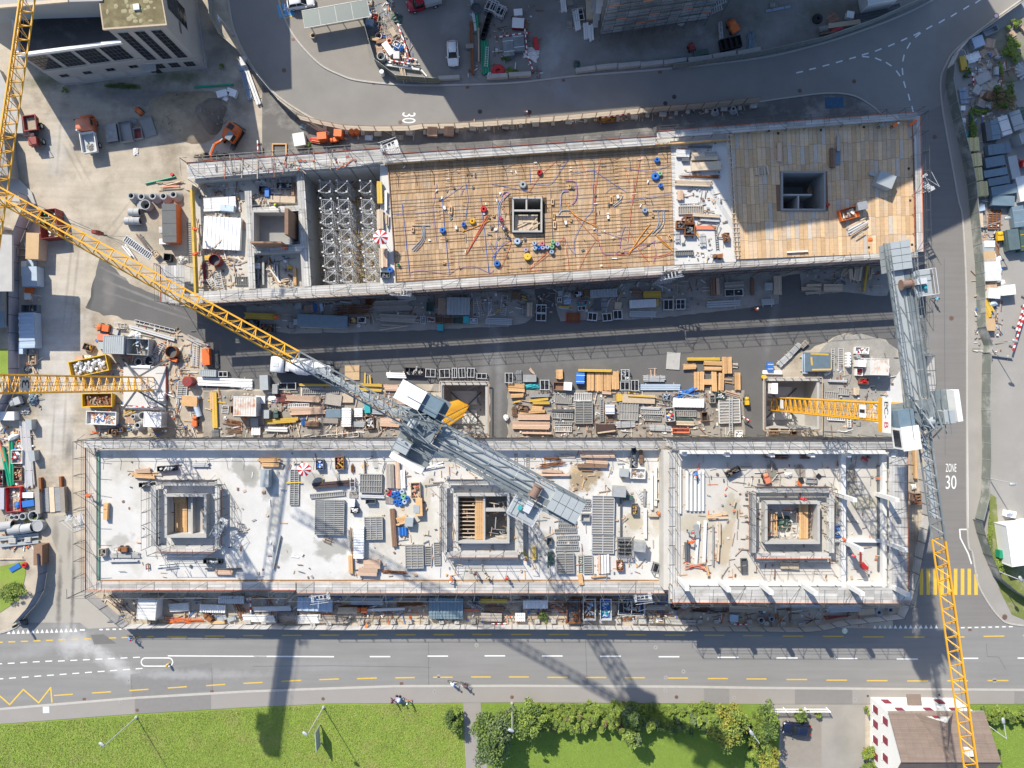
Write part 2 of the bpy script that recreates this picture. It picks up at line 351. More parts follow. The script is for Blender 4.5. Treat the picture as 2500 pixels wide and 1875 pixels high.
bed('gravel_bed',[(790,745),(790,812),(860,812),(1007,807),(1233,797),(1284,789),(1306,772),(1306,700),(900,725)],m=GRAVD)
bed('gravel_bed',[(1356,695),(1356,750),(1369,783),(1531,781),(1650,772),(1773,757),(1900,742),(1906,662),(1650,675)],m=GRAVD)
bed('gravel_bed',[(1952,660),(1957,712),(2000,718),(2055,713),(2120,720),(2166,723),(2180,655)],m=GRAVD)
bed('gravel_bed',[(600,745),(608,800),(720,815),(788,812),(788,735)],m=GRAVD)
bed('gravel_mound',[(1995,928),(1990,880),(2005,850),(2040,822),(2100,815),(2150,828),(2185,850),(2225,875),(2235,1068),(1995,1068),(1996,1050)],.16,GRAVD)
flat('concrete_apron',[(2100,1020),(2160,960),(2195,905),(2205,1000),(2190,1050)],.17,CONW)
flat('meadow',[(-300,1782),(0,1767),(301,1744),(600,1726),(799,1717),(1130,1715),(1140,1960),(-300,1960)],.05,GRASS)
flat('lawn',[(1173,1715),(1250,1714),(1622,1716),(1862,1718),(1905,1760),(1895,1960),(1190,1960)],.05,LAWN)
flat('footpath',[(1130,1712),(1173,1712),(1180,1800),(1200,1960),(1140,1960),(1136,1800)],.06,PAVE)
flat('parking_yard',[(1860,1719),(2112,1719),(2112,1960),(1895,1960),(1903,1760)],.04,M('yard_concrete',(.30,.28,.25),.92,var=.14,scale=.35,fine=.06,patches=[PT(44,680,1450,130,160,0,(.22,.21,.19),.5)]))
flat('lawn',[(2330,1719),(2800,1719),(2800,1960),(2330,1960)],.05,LAWN)
flat('verge',T(31,0,1600,200,1560,210,1659)+T(41,200,130,180,230,90,340,0,400),.05,GRASS)
flat('verge',T(21,0,1330,120,1340,110,1540,0,1560),.05,GRASS)
flat('verge',[(2412,1200),(2432,1215),(2440,1330),(2470,1370),(2540,1400),(2540,1530),(2470,1500),(2440,1440),(2420,1370)],.05,VERG)
flat('verge',T(14,1780,330,2157,130,2157,640,1900,720,1900,900,1720,1240,1680,1000,1760,800),.03,M('weedy_ground',(.24,.225,.185),.95,var=.25,scale=.6,fine=.15,bump=.6,dirt=((.09,.12,.03),.9,.3)))
flat('concrete_pad',T(14,1720,590,1890,510,1985,700,1800,790),.12,CON)
def polyline(par,name,pts,wd,m,z):
 b=MB()
 for(ax,ay),(cx,cy)in zip(pts,pts[1:]):
  L=math.hypot(cx-ax,cy-ay)
  b.box(((ax+cx)/2,(ay+cy)/2,z),(L+wd*.6,wd,.004),math.atan2(cy-ay,cx-ax));z+=.0006
 return b.obj(name,m,par)
for P in(T(42,1480,640,1482,1000),T(43,760,610,775,990),T(44,1850,650,1858,755,1950,760,2010,860),T(41,1060,905,1065,1020),T(41,1717,850,1722,1030),T(42,60,835,700,830,1500,842)):polyline(main_road,'tar_seam',WP(P),.05,GREYD,.027)
b=MB();x0,y0=W(1908,1753);x1,y1=W(2003,1872)
k=0;yy=y0
while yy>y1:
 xx=x0+(.15 if k%2 else 0)
 while xx<x1:
  b.box((xx+.13,yy-.07,.045+rnd.uniform(0,.012)),(.25,.125,.05));xx+=.28
 yy-=.155;k+=1
tag(b.obj('parking_setts',SETTS),kind='stuff')
# painted markings
def mark(par,name,cx,cy,L,Wd,ang,m,z):
 X,Y=W(cx,cy);k=mpp(0)
 return bx(par,name,m,(X,Y,z),(L*k,Wd*k,.004),R(-ang))
for(x,y,a)in((338,585,-12),(443,558,-13),(552,530,-15),(660,500,-16),(767,470,-15),(870,438,-16),(976,405,-22),(1082,365,-24),(1185,320,-25),(1287,275,-26),(1388,223,-30),(1490,172,-32),(1587,120,-32),(1688,62,-33),(1785,10,-34),(873,460,5),(975,480,22),(1060,520,34),(1137,595,55),(1297,285,-40),(1222,370,-60),(1180,470,-78),(1172,580,86),(1189,685,74),(1225,788,76),(1254,887,78)):
 px,py=tp(14,x,y);mark(top_street,'lane_dash',px,py,17,3.2,a,LINEW,.022)
def dashrow(par,name,t,xs,L,wd,m,z=.03):
 for(x,y,l,a)in xs:
  px,py=tp(t,x,y);mark(par,name,px,py,(l or L)/S,wd/S,a,m,z)
dashrow(main_road,'lane_dash',41,[(-10+i*101.5,815-i*5.6+(0 if i<5 else i*.8),0,-3)for i in range(12)],56,8,LINEW)
dashrow(main_road,'lane_dash',41,[(0+i*102.5,937-i*7.6,0,-4)for i in range(12)],56,8,LINEW)
dashrow(main_road,'bike_dash',41,[(-5+i*102,640-i*3.9,0,-2)for i in range(13)if i not in(8,)],58,9,LINEY)
dashrow(main_road,'bike_dash',41,[(1435,594,160,0),(1740,590,160,0),(2050,586,160,0),(515,1066,155,-4),(823,1046,155,-4),(1126,1026,155,-4),(1437,1005,155,-4),(1748,986,155,-4),(2050,969,155,-3)],0,9,LINEY)
dashrow(main_road,'bike_dash',42,[(373,584,0,0),(678,582,0,0),(988,580,0,0),(1296,579,0,0),(1603,578,0,0),(1912,577,0,0),(370,952,0,-3),(675,940,0,-2),(982,932,0,-2),(1290,927,0,-1),(1597,923,0,0),(1906,921,0,0)],160,9,LINEY)
dashrow(main_road,'bike_dash',43,[(238,577,0,0),(545,577,0,0),(857,580,0,0),(1171,580,0,0),(1484,582,0,0),(1803,584,0,0),(2118,586,0,0),(222,921,0,0),(534,924,0,0),(846,925,0,0),(1162,927,0,0),(1510,930,0,0),(1833,934,0,0),(2146,937,0,0)],163,9,LINEY)
dashrow(main_road,'bike_dash',44,[(285,590,0,0),(610,592,0,0),(936,596,0,0),(1265,598,0,0),(1590,597,0,0),(1912,591,0,-1),(2230,583,0,-1),(316,942,0,0),(639,947,0,0),(966,951,0,0),(1294,953,0,0),(1618,952,0,0),(1945,950,0,0),(2260,948,0,0)],168,9,LINEY)
dashrow(main_road,'lane_line',41,[(1760,752,800,.3)],0,9,LINEW)
dashrow(main_road,'lane_line',42,[(390,755,650,.3)],0,10,LINEW)
dashrow(main_road,'lane_dash',42,[(1088,756,0,0),(1556,752,0,0),(2018,750,0,0)],166,10,LINEW)
dashrow(main_road,'lane_dash',43,[(492,751,0,0),(964,753,0,0),(1437,757,0,0),(1915,762,0,0)],168,10,LINEW)
dashrow(main_road,'lane_dash',44,[(237,767,0,0),(720,772,0,0),(1210,776,0,0),(1710,770,150,0),(2190,768,0,0)],172,10,LINEW)
dashrow(main_road,'edge_dash',41,[(820+i*53,537-i*1.2,0,0)for i in range(9)]+[(668,540,40,0)],28,11,LINEW)
dashrow(main_road,'edge_dash',44,[(1660+i*55.5,522-i*1.2,0,-1)for i in range(8)],30,9,LINEW)
def tri(par,t,x,y,w_,h_,m,z=.032):
 X,Y=TW(t,x,y);k=mpp(0)/S
 MB().add([(X-w_*k/2,Y-h_*k/2,z),(X+w_*k/2,Y-h_*k/2,z),(X,Y+h_*k/2,z)],[(0,1,2)]).obj('give_way_tooth',m,par)
for i in range(15):tri(main_road,41,72+i*38.7,557-i*1.2,28,32,LINEW)
for i in range(13):tri(main_road,44,948+i*41.4,513,28,30,LINEW)
polyline(main_road,'bus_bay_zigzag',WP(T(41,-40,1040,80,1145,190,1022,315,1130,412,1006,422,1125)),.2,LINEY,.03)
isl=[(1145+32+32*math.cos(a),800-33*math.sin(a))for a in[math.pi/2+i*math.pi/8 for i in range(9)]]+[(1368+32*math.cos(a),800-33*math.sin(a))for a in[-math.pi/2+i*math.pi/8 for i in range(9)]]
polyline(main_road,'island_outline',WP([tp(41,*p)for p in isl+isl[:1]]),.17,LINEW,.03)
for i,x in enumerate((1325,1380,1436,1492,1547,1602,1658,1713,1767)):
 px,py=tp(44,x,150 if i<8 else 172);mark(east_street,'crossing_stripe',px,py,8.6,64 if i<8 else 51,0,LINEY,.024)
polyline(east_street,'edge_line',WP(T(24,1690,900,1693,1659)+T(34,1693,0,1700,700,1703,1290)),.13,LINEW,.026)
polyline(east_street,'edge_line',WP(T(34,1690,1302,1635,1302,1640,1370,1675,1440,1705,1500,1730,1580)),.2,LINEW,.028)
polyline(east_street,'seam',WP(T(24,1510,600,1515,1659)+T(34,1517,700)),.05,GREYD,.0245)
def text(par,s,px,py,wpx,hpx,ang,m,z,name='lettering',ext=.002,up=None):
 cu=bpy.data.curves.new('t','FONT');cu.body=s;cu.align_x='CENTER';cu.align_y='CENTER';cu.size=1;cu.extrude=0
 o=bpy.data.objects.new('t',cu);COL.objects.link(o);bpy.context.view_layer.update()
 me=bpy.data.meshes.new_from_object(o.evaluated_get(bpy.context.evaluated_depsgraph_get()));bpy.data.objects.remove(o)
 xs=[v.co.x for v in me.vertices];ys=[v.co.y for v in me.vertices]
 cx,cy,wx,wy=(max(xs)+min(xs))/2,(max(ys)+min(ys))/2,max(xs)-min(xs),max(ys)-min(ys)
 for v in me.vertices:v.co=((v.co.x-cx)/wx,(v.co.y-cy)/wy,0)
 me.materials.clear();me.materials.append(m)
 if up is None:
  X,Y=W(px,py);k=mpp(0)
  return put(name,me,par,(X,Y,z),R(-ang),(wpx*k,hpx*k,1))
 return put(name,me,par,px,0,(wpx,hpx,1),up)
px,py=tp(12,1322,955);text(top_street,'30',px,py,26,32,90,LINEW,.024)
px,py=tp(34,1565,803);text(east_street,'ZONE',px,py,26,20,0,LINEW,.024)
px,py=tp(34,1565,920);text(east_street,'30',px,py,26,33,0,LINEW,.024)
pad=bx(top_street,'parking_bay_pad',M('bay_blue',(.10,.33,.56),.8,var=.1),(*TW(12,325,82),.036),(4.6*.44,2.4,.004),R(-77))
polyline(top_street,'parking_bay_rim',WP(T(12,268,-10,322,148,385,128)),.14,LINEY,.036)
X,Y=TW(12,322,82)
b=MB()
for i in range(12):b.bar((X+.45*math.cos(i*.42),Y-.35+.45*math.sin(i*.42),.041),(X+.45*math.cos(i*.42+.42),Y-.35+.45*math.sin(i*.42+.42),.041),.05)
b.bar((X-.1,Y+.9,.041),(X-.1,Y-.1,.041),.07).bar((X-.1,Y+.3,.041),(X+.4,Y+.3,.041),.05).bar((X+.3,Y-.1,.041),(X+.6,Y-.8,.041),.06)
b.obj('parking_bay_emblem',LINEW,top_street)
COVG=M('cover_concrete',(.30,.29,.28),.85,var=.15);COVR=M('cover_cast_iron',(.17,.10,.075),.7,.2,var=.2);COVD=M('cover_dark',(.06,.055,.055),.7,.2)
def cover(par,t,x,y,r,m,z,sq=False):
 X,Y=TW(t,x,y);k=mpp(0)/S
 if sq:return bx(par,'gully_grate',m,(X,Y,z),(r*2*k,r*1.5*k,.01),R(4))
 o=MB().lathe([(0,0.004),(r*k*.84,.004),(r*k*.85,0),(r*k*.97,0),(r*k,.005),(r*k,-.003)],n=18).obj('manhole_cover',m,par,(X,Y,z))
 MB().lathe([(0,0.004),(r*k*.2,.004),(r*k*.2,0)],n=8).obj('keyhole',COVD,o,(0,0,.003))
 return o
for a in((41,1042,950,17),(42,1870,664,18),(42,1563,917,17),(43,1330,682,18),(43,1555,877,18),(43,1411,925,17),(44,1917,950,20)):cover(main_road,*a,COVG,.028)
for a in((34,1437,463,19),(24,1568,1085,19),(14,1432,1110,18)):cover(east_street,*a,COVR,.024)
for a in((12,310,570,18),(14,780,660,17),(14,340,735,17),(12,1252,992,17)):cover(top_street,*a,COVR,.02)
for a in((13,1480,785,18),(13,1408,838,18),(13,305,910,20),(12,1897,905,18)):cover(top_street,*a,COVD,.02)
for a in((13,583,652,13),(13,1365,585,15),(12,385,320,14),(12,1037,677,14),(12,1797,708,14)):cover(top_street,*a,COVR,.024,True)
for a in((42,1262,974,14),(41,683,1100,13),(41,1717,1037,13),(44,1718,540,13)):cover(main_road,*a,COVR,.03,True)
pv=flat('pavement_patch',[(200,1740),(240,1740),(240,1735)],.113,PAVE)
for a in((41,978,1122,17,COVG),(41,1115,1188,14,COVR),(42,1530,1038,18,COVG),(42,628,1096,14,COVR),(43,166,1083,15,COVR),(43,1407,1026,17,COVG),(43,1497,1082,15,COVR),(43,1964,1087,16,COVG),(44,785,1103,18,COVG),(44,1997,432,20,COVR),(44,888,1073,9,COVD),(44,1466,1064,9,COVD)):cover(pv,*a,.118)
bx(pv,'hatch_cover',OFFW,(*TW(41,378,1185),.125),(1.0,1.0,.02),R(2))
bx(top_street,'steel_road_plate',M('blue_plate',(.035,.10,.19),.6,.2,var=.35,scale=2),(*TW(14,620,832),.03),(2.8,1.65,.03),R(4))
# LARGE STRUCTURE
BARS={}
def xbar(m,r=.03):
 if(m.name,r,'x')not in BARS:BARS[m.name,r,'x']=MB().bar((-.5,0,0),(.5,0,0),r,5).mesh('tube',m)
 return BARS[m.name,r,'x']
def zbar(m,r=.03):
 if(m.name,r,'z')not in BARS:BARS[m.name,r,'z']=MB().bar((0,0,0),(0,0,1),r,5).mesh('tube',m)
 return BARS[m.name,r,'z']
def slab_mesh(name,poly,holes,z0,z1,mats,par=None):
 """a slab with rectangular openings cut through it"""
 bm=bmesh.new();es=[];rings=[poly]+[[(x0,y0),(x1,y0),(x1,y1),(x0,y1)]for x0,y0,x1,y1 in holes]
 for r in rings:
  vs=[bm.verts.new((x,y,z1))for x,y in r]
  es+=[bm.edges.new((vs[i],vs[(i+1)%len(vs)]))for i in range(len(vs))]
 bmesh.ops.triangle_fill(bm,use_beauty=True,use_dissolve=False,edges=es,normal=(0,0,1))
 for e in[e for e in bm.edges if e.is_boundary]:pass
 ext=bmesh.ops.extrude_edge_only(bm,edges=[e for e in bm.edges if len(e.link_faces)==1])
 for v in[g for g in ext['geom']if isinstance(g,bmesh.types.BMVert)]:v.co.z=z0
 bmesh.ops.recalc_face_normals(bm,faces=bm.faces)
 me=bpy.data.meshes.new(name);bm.to_mesh(me);bm.free();me.materials.append(mats)
 for p in me.polygons:
  pass
 return put(name,me,par)
def scaffold(label,A,B,out,wd,zs,boards=3,par=None,rails=True,toe=True,deckm=None,posts=True,top=None,bay=2.57,low=True,brace=True,group='facade scaffolds round the two shells'):
 """A, B: world ends of the line at the wall; out: +1 if outward is to the left of A->B"""
 A,B=Vector(A),Vector(B);d=B-A;L=d.length;d.normalize();n=Vector((-d.y,d.x))*out
 a=math.atan2(d.y,d.x);nb=max(1,round(L/bay));l=L/nb;zt=zs[-1];ht=top or zt+1.1
 root=thing('scaffold',label,'scaffold',(A.x,A.y,0),0,group)if par is None else par
 off=Vector((0,0))if par is None else A
 dm=deckm or DECK
 P=lambda s,t:(off.x+d.x*s+n.x*t,off.y+d.y*s+n.y*t)if par is not None else(d.x*s+n.x*t,d.y*s+n.y*t)
 bw=wd/boards
 if posts:
  for i in range(nb+1):
   for t,hh in((wd+.05,ht),(-.02,zt-.1)):
    x,y=P(i*l,t);put('post',zbar(TUBE,.042),root,(x,y,zs[0]-2 if par else 0),0,(1,1,hh-(zs[0]-2 if par else 0)))
 for i in range(nb):
  for k in range(boards):
   x,y=P((i+.5)*l,bw*(k+.5))
   bx(root,'deck_board',dm,(x,y,zt+rnd.uniform(0,.02)),(l-.04,bw-.035,.05),a)
  if rails:
   for h in([.55,1.0]if ht<zt+1.3 else[.55,1.0,ht-zt-.05]):
    x,y=P((i+.5)*l,wd+.05);put('guard_rail',xbar(TUBE,.026),root,(x,y,zt+h),a,(l,1,1))
  if toe:
   x,y=P((i+.5)*l,wd+.0);bx(root,'toe_board',TOE,(x,y,zt+.11),(l-.03,.035,.16),a)
  if low:
   for z in zs[:-1]:
    x,y=P((i+.5)*l,wd*.5);bx(root,'lift_deck',dm,(x,y,z),(l-.04,wd-.05,.05),a)
 if low and len(zs)>1:
  b=MB()
  for i in range(nb):
   x,y=P(i*l,wd+.05);x2,y2=P(i*l+rnd.uniform(-.3,.3),-.1);b.bar((x,y,ht-.1),(x2,y2,ht-.1),.035)
   if i%3==0:x,y=P(i*l,wd);x2,y2=P(i*l+l,0);b.bar((x,y,ht-.3),(x2,y2,zt),.03)
   for z in zs[:-1]:
    x,y=P(i*l,wd+.05);x2,y2=P(i*l+l,wd+.05)
    for h in(.5,1.0):b.bar((x,y,z+h),(x2,y2,z+h),.025)
   if brace and i%4==1:
    x,y=P(i*l,wd+.08);x2,y2=P(i*l+l,wd+.08)
    for z,z2 in zip(zs,zs[1:]):b.bar((x,y,z),(x2,y2,z2),.025)
   if i%2==0:
    x,y=P(i*l,wd+.05);x2,y2=P(i*l,-.02);b.bar((x,y,zs[0]),(x2,y2,zs[0]),.025)
    x2,y2=P(i*l,wd+.75);b.bar((x,y,ht),(x2,y2,zt-.2),.03)
  stuff(b.obj('lower_rails_and_braces',TUBE,root))
  b=MB()
  for i in range(nb):
   for z in zs[:-1]:
    x,y=P((i+.5)*l,wd+.0);b.box((x,y,z+.11),(l-.04,.03,.15),a)
  stuff(b.obj('lower_toe_boards',TOE,root))
 elif rails:
  b=MB()
  for i in range(0,nb+1):
   x,y=P(i*l,wd+.05);x2,y2=P(i*l,wd+.6);b.bar((x,y,ht),(x2,y2,zt-.1),.022)
  stuff(b.obj('outriggers',TUBE,root))
 return root
def stair_flight(par,c,L,wd,z0,z1,a,rail=True,m=STEELL):
 """open metal flight: two stringers and treads"""
 n=max(4,int(abs(z1-z0)/.22));g=put('stair_flight',MB().bar((-L/2,-wd/2,z0),(L/2,-wd/2,z1),.05).bar((-L/2,wd/2,z0),(L/2,wd/2,z1),.05).bar((-L/2,wd/2,z0+rail),(L/2,wd/2,z1+rail),.025).bar((-L/2,-wd/2,z0+rail),(L/2,-wd/2,z1+rail),.025).mesh('stair_flight',m),par,c,a)
 for i in range(n):
  t=(i+.5)/n;bx(g,'tread',m,(-L/2+L*t,0,z0+(z1-z0)*t),(.17,wd,.03))
 return g
def lerp(a,b,t):return(a[0]+(b[0]-a[0])*t,a[1]+(b[1]-a[1])*t)
def quad_boards(par,name,Q,nu,nv,z,mats,holes,th=.05,gap=.02,jit=.012,skew=.0):
 """boards laid over a four-cornered field Q = nw, ne, se, sw; every other column is staggered"""
 for i in range(nu):
  for j in range(nv):
   u,v=(i+.5)/nu,(j+.5)/nv
   st=(.5 if(i//3)%2 else 0)*skew/nv
   v0,v1=j/nv+(st if j else 0),(j+1)/nv+(st if j<nv-1 else 0)
   a,b=lerp(lerp(Q[0],Q[1],u),lerp(Q[3],Q[2],u),v0),lerp(lerp(Q[0],Q[1],u),lerp(Q[3],Q[2],u),v1)
   e0,e1=lerp(Q[0],Q[3],(v0+v1)/2),lerp(Q[1],Q[2],(v0+v1)/2)
   cx,cy=(a[0]+b[0])/2,(a[1]+b[1])/2;L=math.hypot(b[0]-a[0],b[1]-a[1]);wd=math.hypot(e1[0]-e0[0],e1[1]-e0[1])/nu
   ang=math.atan2(b[1]-a[1],b[0]-a[0]);hit=False
   for h in holes:
    if h[0]-wd*.5<cx<h[2]+wd*.5:
     lo,hi=min(a[1],b[1]),max(a[1],b[1])
     if lo<h[3]and hi>h[1]:
      hit=True
      if hi-h[3]>.5:bx(par,name,rnd.choice(mats),(cx,(hi+h[3])/2,z),(hi-h[3]-gap,wd-gap,th),ang)
      if h[1]-lo>.5:bx(par,name,rnd.choice(mats),(cx,(lo+h[1])/2,z),(h[1]-lo-gap,wd-gap,th),ang)
   if not hit:bx(par,name,rnd.choice(mats),(cx,cy,z+rnd.uniform(-jit,jit)),(L-gap,wd-gap,th),ang+rnd.uniform(-.002,.002))
def wrect(x0,y0,x1,y1,z):
 a,b=W(x0,y1,z),W(x1,y0,z);return(a[0],a[1],b[0],b[1])
def ring_walls(par,r,t,z0,z1,m,name='core_wall'):
 x0,y0,x1,y1=r
 bx(par,name,m,((x0+x1)/2,y1+t/2,(z0+z1)/2),(x1-x0+2*t,t,z1-z0));bx(par,name,m,((x0+x1)/2,y0-t/2,(z0+z1)/2),(x1-x0+2*t,t,z1-z0))
 bx(par,name,m,(x0-t/2,(y0+y1)/2,(z0+z1)/2-.001),(t,y1-y0,z1-z0));bx(par,name,m,(x1+t/2,(y0+y1)/2,(z0+z1)/2-.001),(t,y1-y0,z1-z0))
# upper shell: timber decks, white strip, open bay
ZA=7.2
CD=((.52,.46,.38),.55,.45)
PA=M('formwork_board_pale',(.60,.415,.245),.8,dirt=CD,var=.16,scale=2.5,rndv=.16,streak=(R(90),.14,.1))
PB=M('formwork_board_orange',(.56,.375,.21),.8,dirt=CD,var=.16,scale=2.5,rndv=.16,streak=(R(90),.14,.1))
PC=M('formwork_board_grey',(.52,.385,.26),.85,var=.18,scale=2.5,rndv=.14,streak=(R(90),.14,.1))
PD=M('formwork_board_brown',(.52,.345,.19),.8,var=.18,scale=2.5,rndv=.16,streak=(R(90),.14,.1))
PE=M('formwork_board_dusty',(.48,.42,.35),.85,var=.2,scale=2.5,rndv=.1)
shellA=thing('building_shell','long upper building shell with orange timber formwork decks and a white strip','building',(0,0,0),0)
coreM=wrect(1254,488,1320,566,ZA);coreE=wrect(1908,424,2008,512,ZA)
outA=WP([(928,404),(1634,357),(1637,338),(2226,293),(2233,617),(1640,647),(1640,650),(928,693)],ZA)
slab_mesh('floor_slab',outA,[coreM,coreE],.02,ZA,CONW,shellA)
QM=WP([(946,403),(1637,357),(1646,646),(966,687)],ZA)
fd=slab_mesh('formwork_deck',QM,[coreM],ZA,ZA+.03,M('formwork_underlay',(.10,.06,.03),.9),shellA)
hM=(coreM[0]-.3,coreM[1]-.3,coreM[2]+.3,coreM[3]+.3)
quad_boards(fd,'deck_board',QM,74,4,ZA+.06,[PA,PA,PB,PB,PA,PD],[hM])
QE=WP([(1781,322),(2224,292),(2231,617),(1797,634)],ZA)
fe=slab_mesh('timber_deck',QE,[coreE],ZA,ZA+.19,TIMB,shellA)
hE=(coreE[0]-.25,coreE[1]-.25,coreE[2]+.25,coreE[3]+.25)
quad_boards(fe,'deck_panel',QE,42,7,ZA+.22,[PA,PC,PA,PB,PD,PC,PB,PA,PB,PD,PC,PE],[hE],th=.05,gap=.035,jit=.015,skew=.12)
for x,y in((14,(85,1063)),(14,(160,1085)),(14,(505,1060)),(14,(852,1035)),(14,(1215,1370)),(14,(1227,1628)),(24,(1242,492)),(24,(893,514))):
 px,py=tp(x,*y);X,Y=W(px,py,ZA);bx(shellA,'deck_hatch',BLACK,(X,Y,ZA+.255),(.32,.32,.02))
b=MB()
nu=230
for i in range(nu):
 u=(i+.5)/nu;p,q=lerp(QM[0],QM[1],u),lerp(QM[3],QM[2],u)
 segs=[(p,q)]
 if hM[0]<(p[0]+q[0])/2<hM[2]:
  f1=(p[1]-hM[3])/(p[1]-q[1]);f2=(p[1]-hM[1])/(p[1]-q[1]);segs=[(p,lerp(p,q,f1)),(lerp(p,q,f2),q)]
 for s,e in segs:b.bar((*s,ZA+.12),(*e,ZA+.12),.02,3)
for j in range(34):
 v=(j+.5)/34;p,q=lerp(QM[0],QM[3],v),lerp(QM[1],QM[2],v)
 y=(p[1]+q[1])/2
 segs=[(p,q)]if not hM[1]<y<hM[3]else[(p,lerp(p,q,(hM[0]-p[0])/(q[0]-p[0]))),(lerp(p,q,(hM[2]-p[0])/(q[0]-p[0])),q)]
 for s,e in segs:
  k=5
  for t in range(k):
   if rnd.random()<.85:
    a_,c_=lerp(s,e,t/k),lerp(s,e,(t+1.06)/k);o=rnd.uniform(-.1,.1)
    b.bar((a_[0],a_[1]+o,ZA+.15),(c_[0],c_[1]+o+rnd.uniform(-.05,.05),ZA+.15),.025,3)
stuff(b.obj('reinforcement_mesh',M('rebar_steel',(.16,.10,.065),.8,.2,var=.2),shellA))
def run(par,name,P,z0,z1,t,m,seg=3.2):
 for p,q in zip(P,P[1:]):
  L=math.hypot(q[0]-p[0],q[1]-p[1]);n=max(1,round(L/seg));a=math.atan2(q[1]-p[1],q[0]-p[0])
  for i in range(n):
   c=lerp(p,q,(i+.5)/n);bx(par,name,m,(c[0],c[1],(z0+z1)/2+rnd.uniform(-.02,.02)),(L/n-.02,t,z1-z0),a)
run(shellA,'edge_board',WP([(944,402),(1637,355),(1780,345)],ZA),ZA,ZA+.95,.16,TIM)
run(shellA,'edge_board',WP([(966,689),(1646,648)],ZA),ZA,ZA+.35,.12,TIMB)
run(shellA,'edge_board',WP([(948,405),(967,686)],ZA),ZA,ZA+.25,.12,TIMB)
run(shellA,'facade_wall',WP([(928,695),(1640,652),(2234,619)],ZA),.02,ZA-.02,.12,CONG,6)
for P in(WP([(1771,328),(1791,634)],ZA),WP([(1779,326),(1799,633)],ZA)):
 (ax,ay),(cx,cy)=P;L=math.hypot(cx-ax,cy-ay);put('guard_beam',cube(TIMP),shellA,((ax+cx)/2,(ay+cy)/2,ZA+.75),math.atan2(cy-ay,cx-ax),(L,.09,.14))
for i in range(27):
 c=lerp(*WP([(1775,329),(1795,632)],ZA),(i+.5)/27);bx(shellA,'guard_crosspiece',TIMP,(c[0],c[1],ZA+.86),(rnd.uniform(.65,1.0),.1,.06))
def shaft(par,r,t,z0,z1,m=CON,floor=CONG,cross=None):
 ring_walls(par,r,t,z0,z1,m)
 x0,y0,x1,y1=r;bx(par,'shaft_floor',floor,((x0+x1)/2,(y0+y1)/2,z0+.1),(x1-x0-.01,y1-y0-.01,.1))
shaft(shellA,(coreE[0]+.02,coreE[1]+.02,coreE[2]-.02,coreE[3]-.02),.24,.4,ZA+.55,CONG)
X0,Y0,X1,Y1=coreE
bx(shellA,'shaft_partition',CON,(X0+(X1-X0)*.38,Y0+(Y1-Y0)*.42,3.8),(X1-X0-1.5,.2,6.6));bx(shellA,'shaft_partition',CON,(X0+(X1-X0)*.42,Y0+(Y1-Y0)*.2,3.8),(.2,(Y1-Y0)*.38,6.6))
for k in range(4):bx(shellA,'leaning_plank',TIMB,(X1-1.1+k*.12,Y1-1.5-k*.3,5.2),(.16,1.9,.05),rot=(R(-35),0,R(-35)))
shaft(shellA,(coreM[0]+.02,coreM[1]+.02,coreM[2]-.02,coreM[3]-.02),.22,.4,ZA+.8,CON)
X0,Y0,X1,Y1=coreM;hy=(Y1-Y0)
bx(shellA,'shaft_beam',CON,((X0+X1)/2,Y0+hy*.63,ZA+.55),(X1-X0,.25,.4));bx(shellA,'shaft_beam',CON,(X0+(X1-X0)*.47,Y0+hy*.82,ZA+.5),(.22,hy*.34,.4))
for k in range(6):bx(shellA,'shaft_board',TIMP,(X0+.4+k*.56,Y0+hy*.28,ZA-.3),(.53,hy*.54,.06))
for k in range(5):bx(shellA,'loose_plank',TIMP,(X0+1.9+rnd.uniform(-.9,.9),Y0+1.2+rnd.uniform(-.6,.8),ZA-.15+k*.05),(2.2,.14,.05),rnd.uniform(-.2,.9))
for x in range(5):bx(shellA,'shaft_rail_post',STEELD,(X0-.2+x*(X1-X0+.4)/4,Y1+.1,ZA+1.2),(.07,.07,1))
ZW,ZF=5.7,1.2
flo=MB().prism(WP([(472,440),(750,417),(752,703),(474,717)],ZW),.02,ZW).obj('low_floor',M('dusty_floor',(.47,.44,.385),.9,var=.16,scale=.4,fine=.08,patches=[(*TW(21,1750,640,ZW),3.5,3.2,0,(.36,.29,.2),.6),(*TW(21,1930,640,ZW),1.2,1.2,0,(.62,.6,.57),.8)]),shellA)
MB().prism(WP([(752,414),(926,404),(926,694),(756,703)],ZF),.02,ZF).obj('bay_floor',M('bay_soil',(.38,.31,.21),.95,var=.25,scale=.5,fine=.15,bump=.4),shellA)
def wallrun(P,z0,z1,t,m,nm='bay_wall'):run(shellA,nm,WP(P,z1),z0,z1,t,m,30)
wallrun([(472,440),(928,404)],.02,ZA,.4,CON);wallrun([(474,716),(928,693)],.02,ZA,.4,CON)
run(shellA,'wall_form',WP([(466,462),(476,716)],ZA+.4),ZA-.5,ZA+.4,.3,TIMY,4)
run(shellA,'wall_form',WP([(452,455),(468,458)],ZA+.4),.02,ZA+.4,.9,TIMP,4)
wallrun([(603,470),(612,706)],ZW,ZA,.35,CON);wallrun([(728,425),(742,700)],ZW,ZA,.5,CON);wallrun([(742,425),(757,700)],ZF,ZA-.2,.3,CONG)
wallrun([(606,512),(735,507)],ZW,ZA,.35,CON);wallrun([(606,618),(738,612)],ZW,ZA,.35,CON)
coreW=wrect(625,522,708,594,ZA)
ring_walls(shellA,coreW,.3,ZW,ZA+.9,CON)
bx(shellA,'shaft_floor',CONG,((coreW[0]+coreW[2])/2,(coreW[1]+coreW[3])/2,ZW+.05),(coreW[2]-coreW[0],coreW[3]-coreW[1],.05))
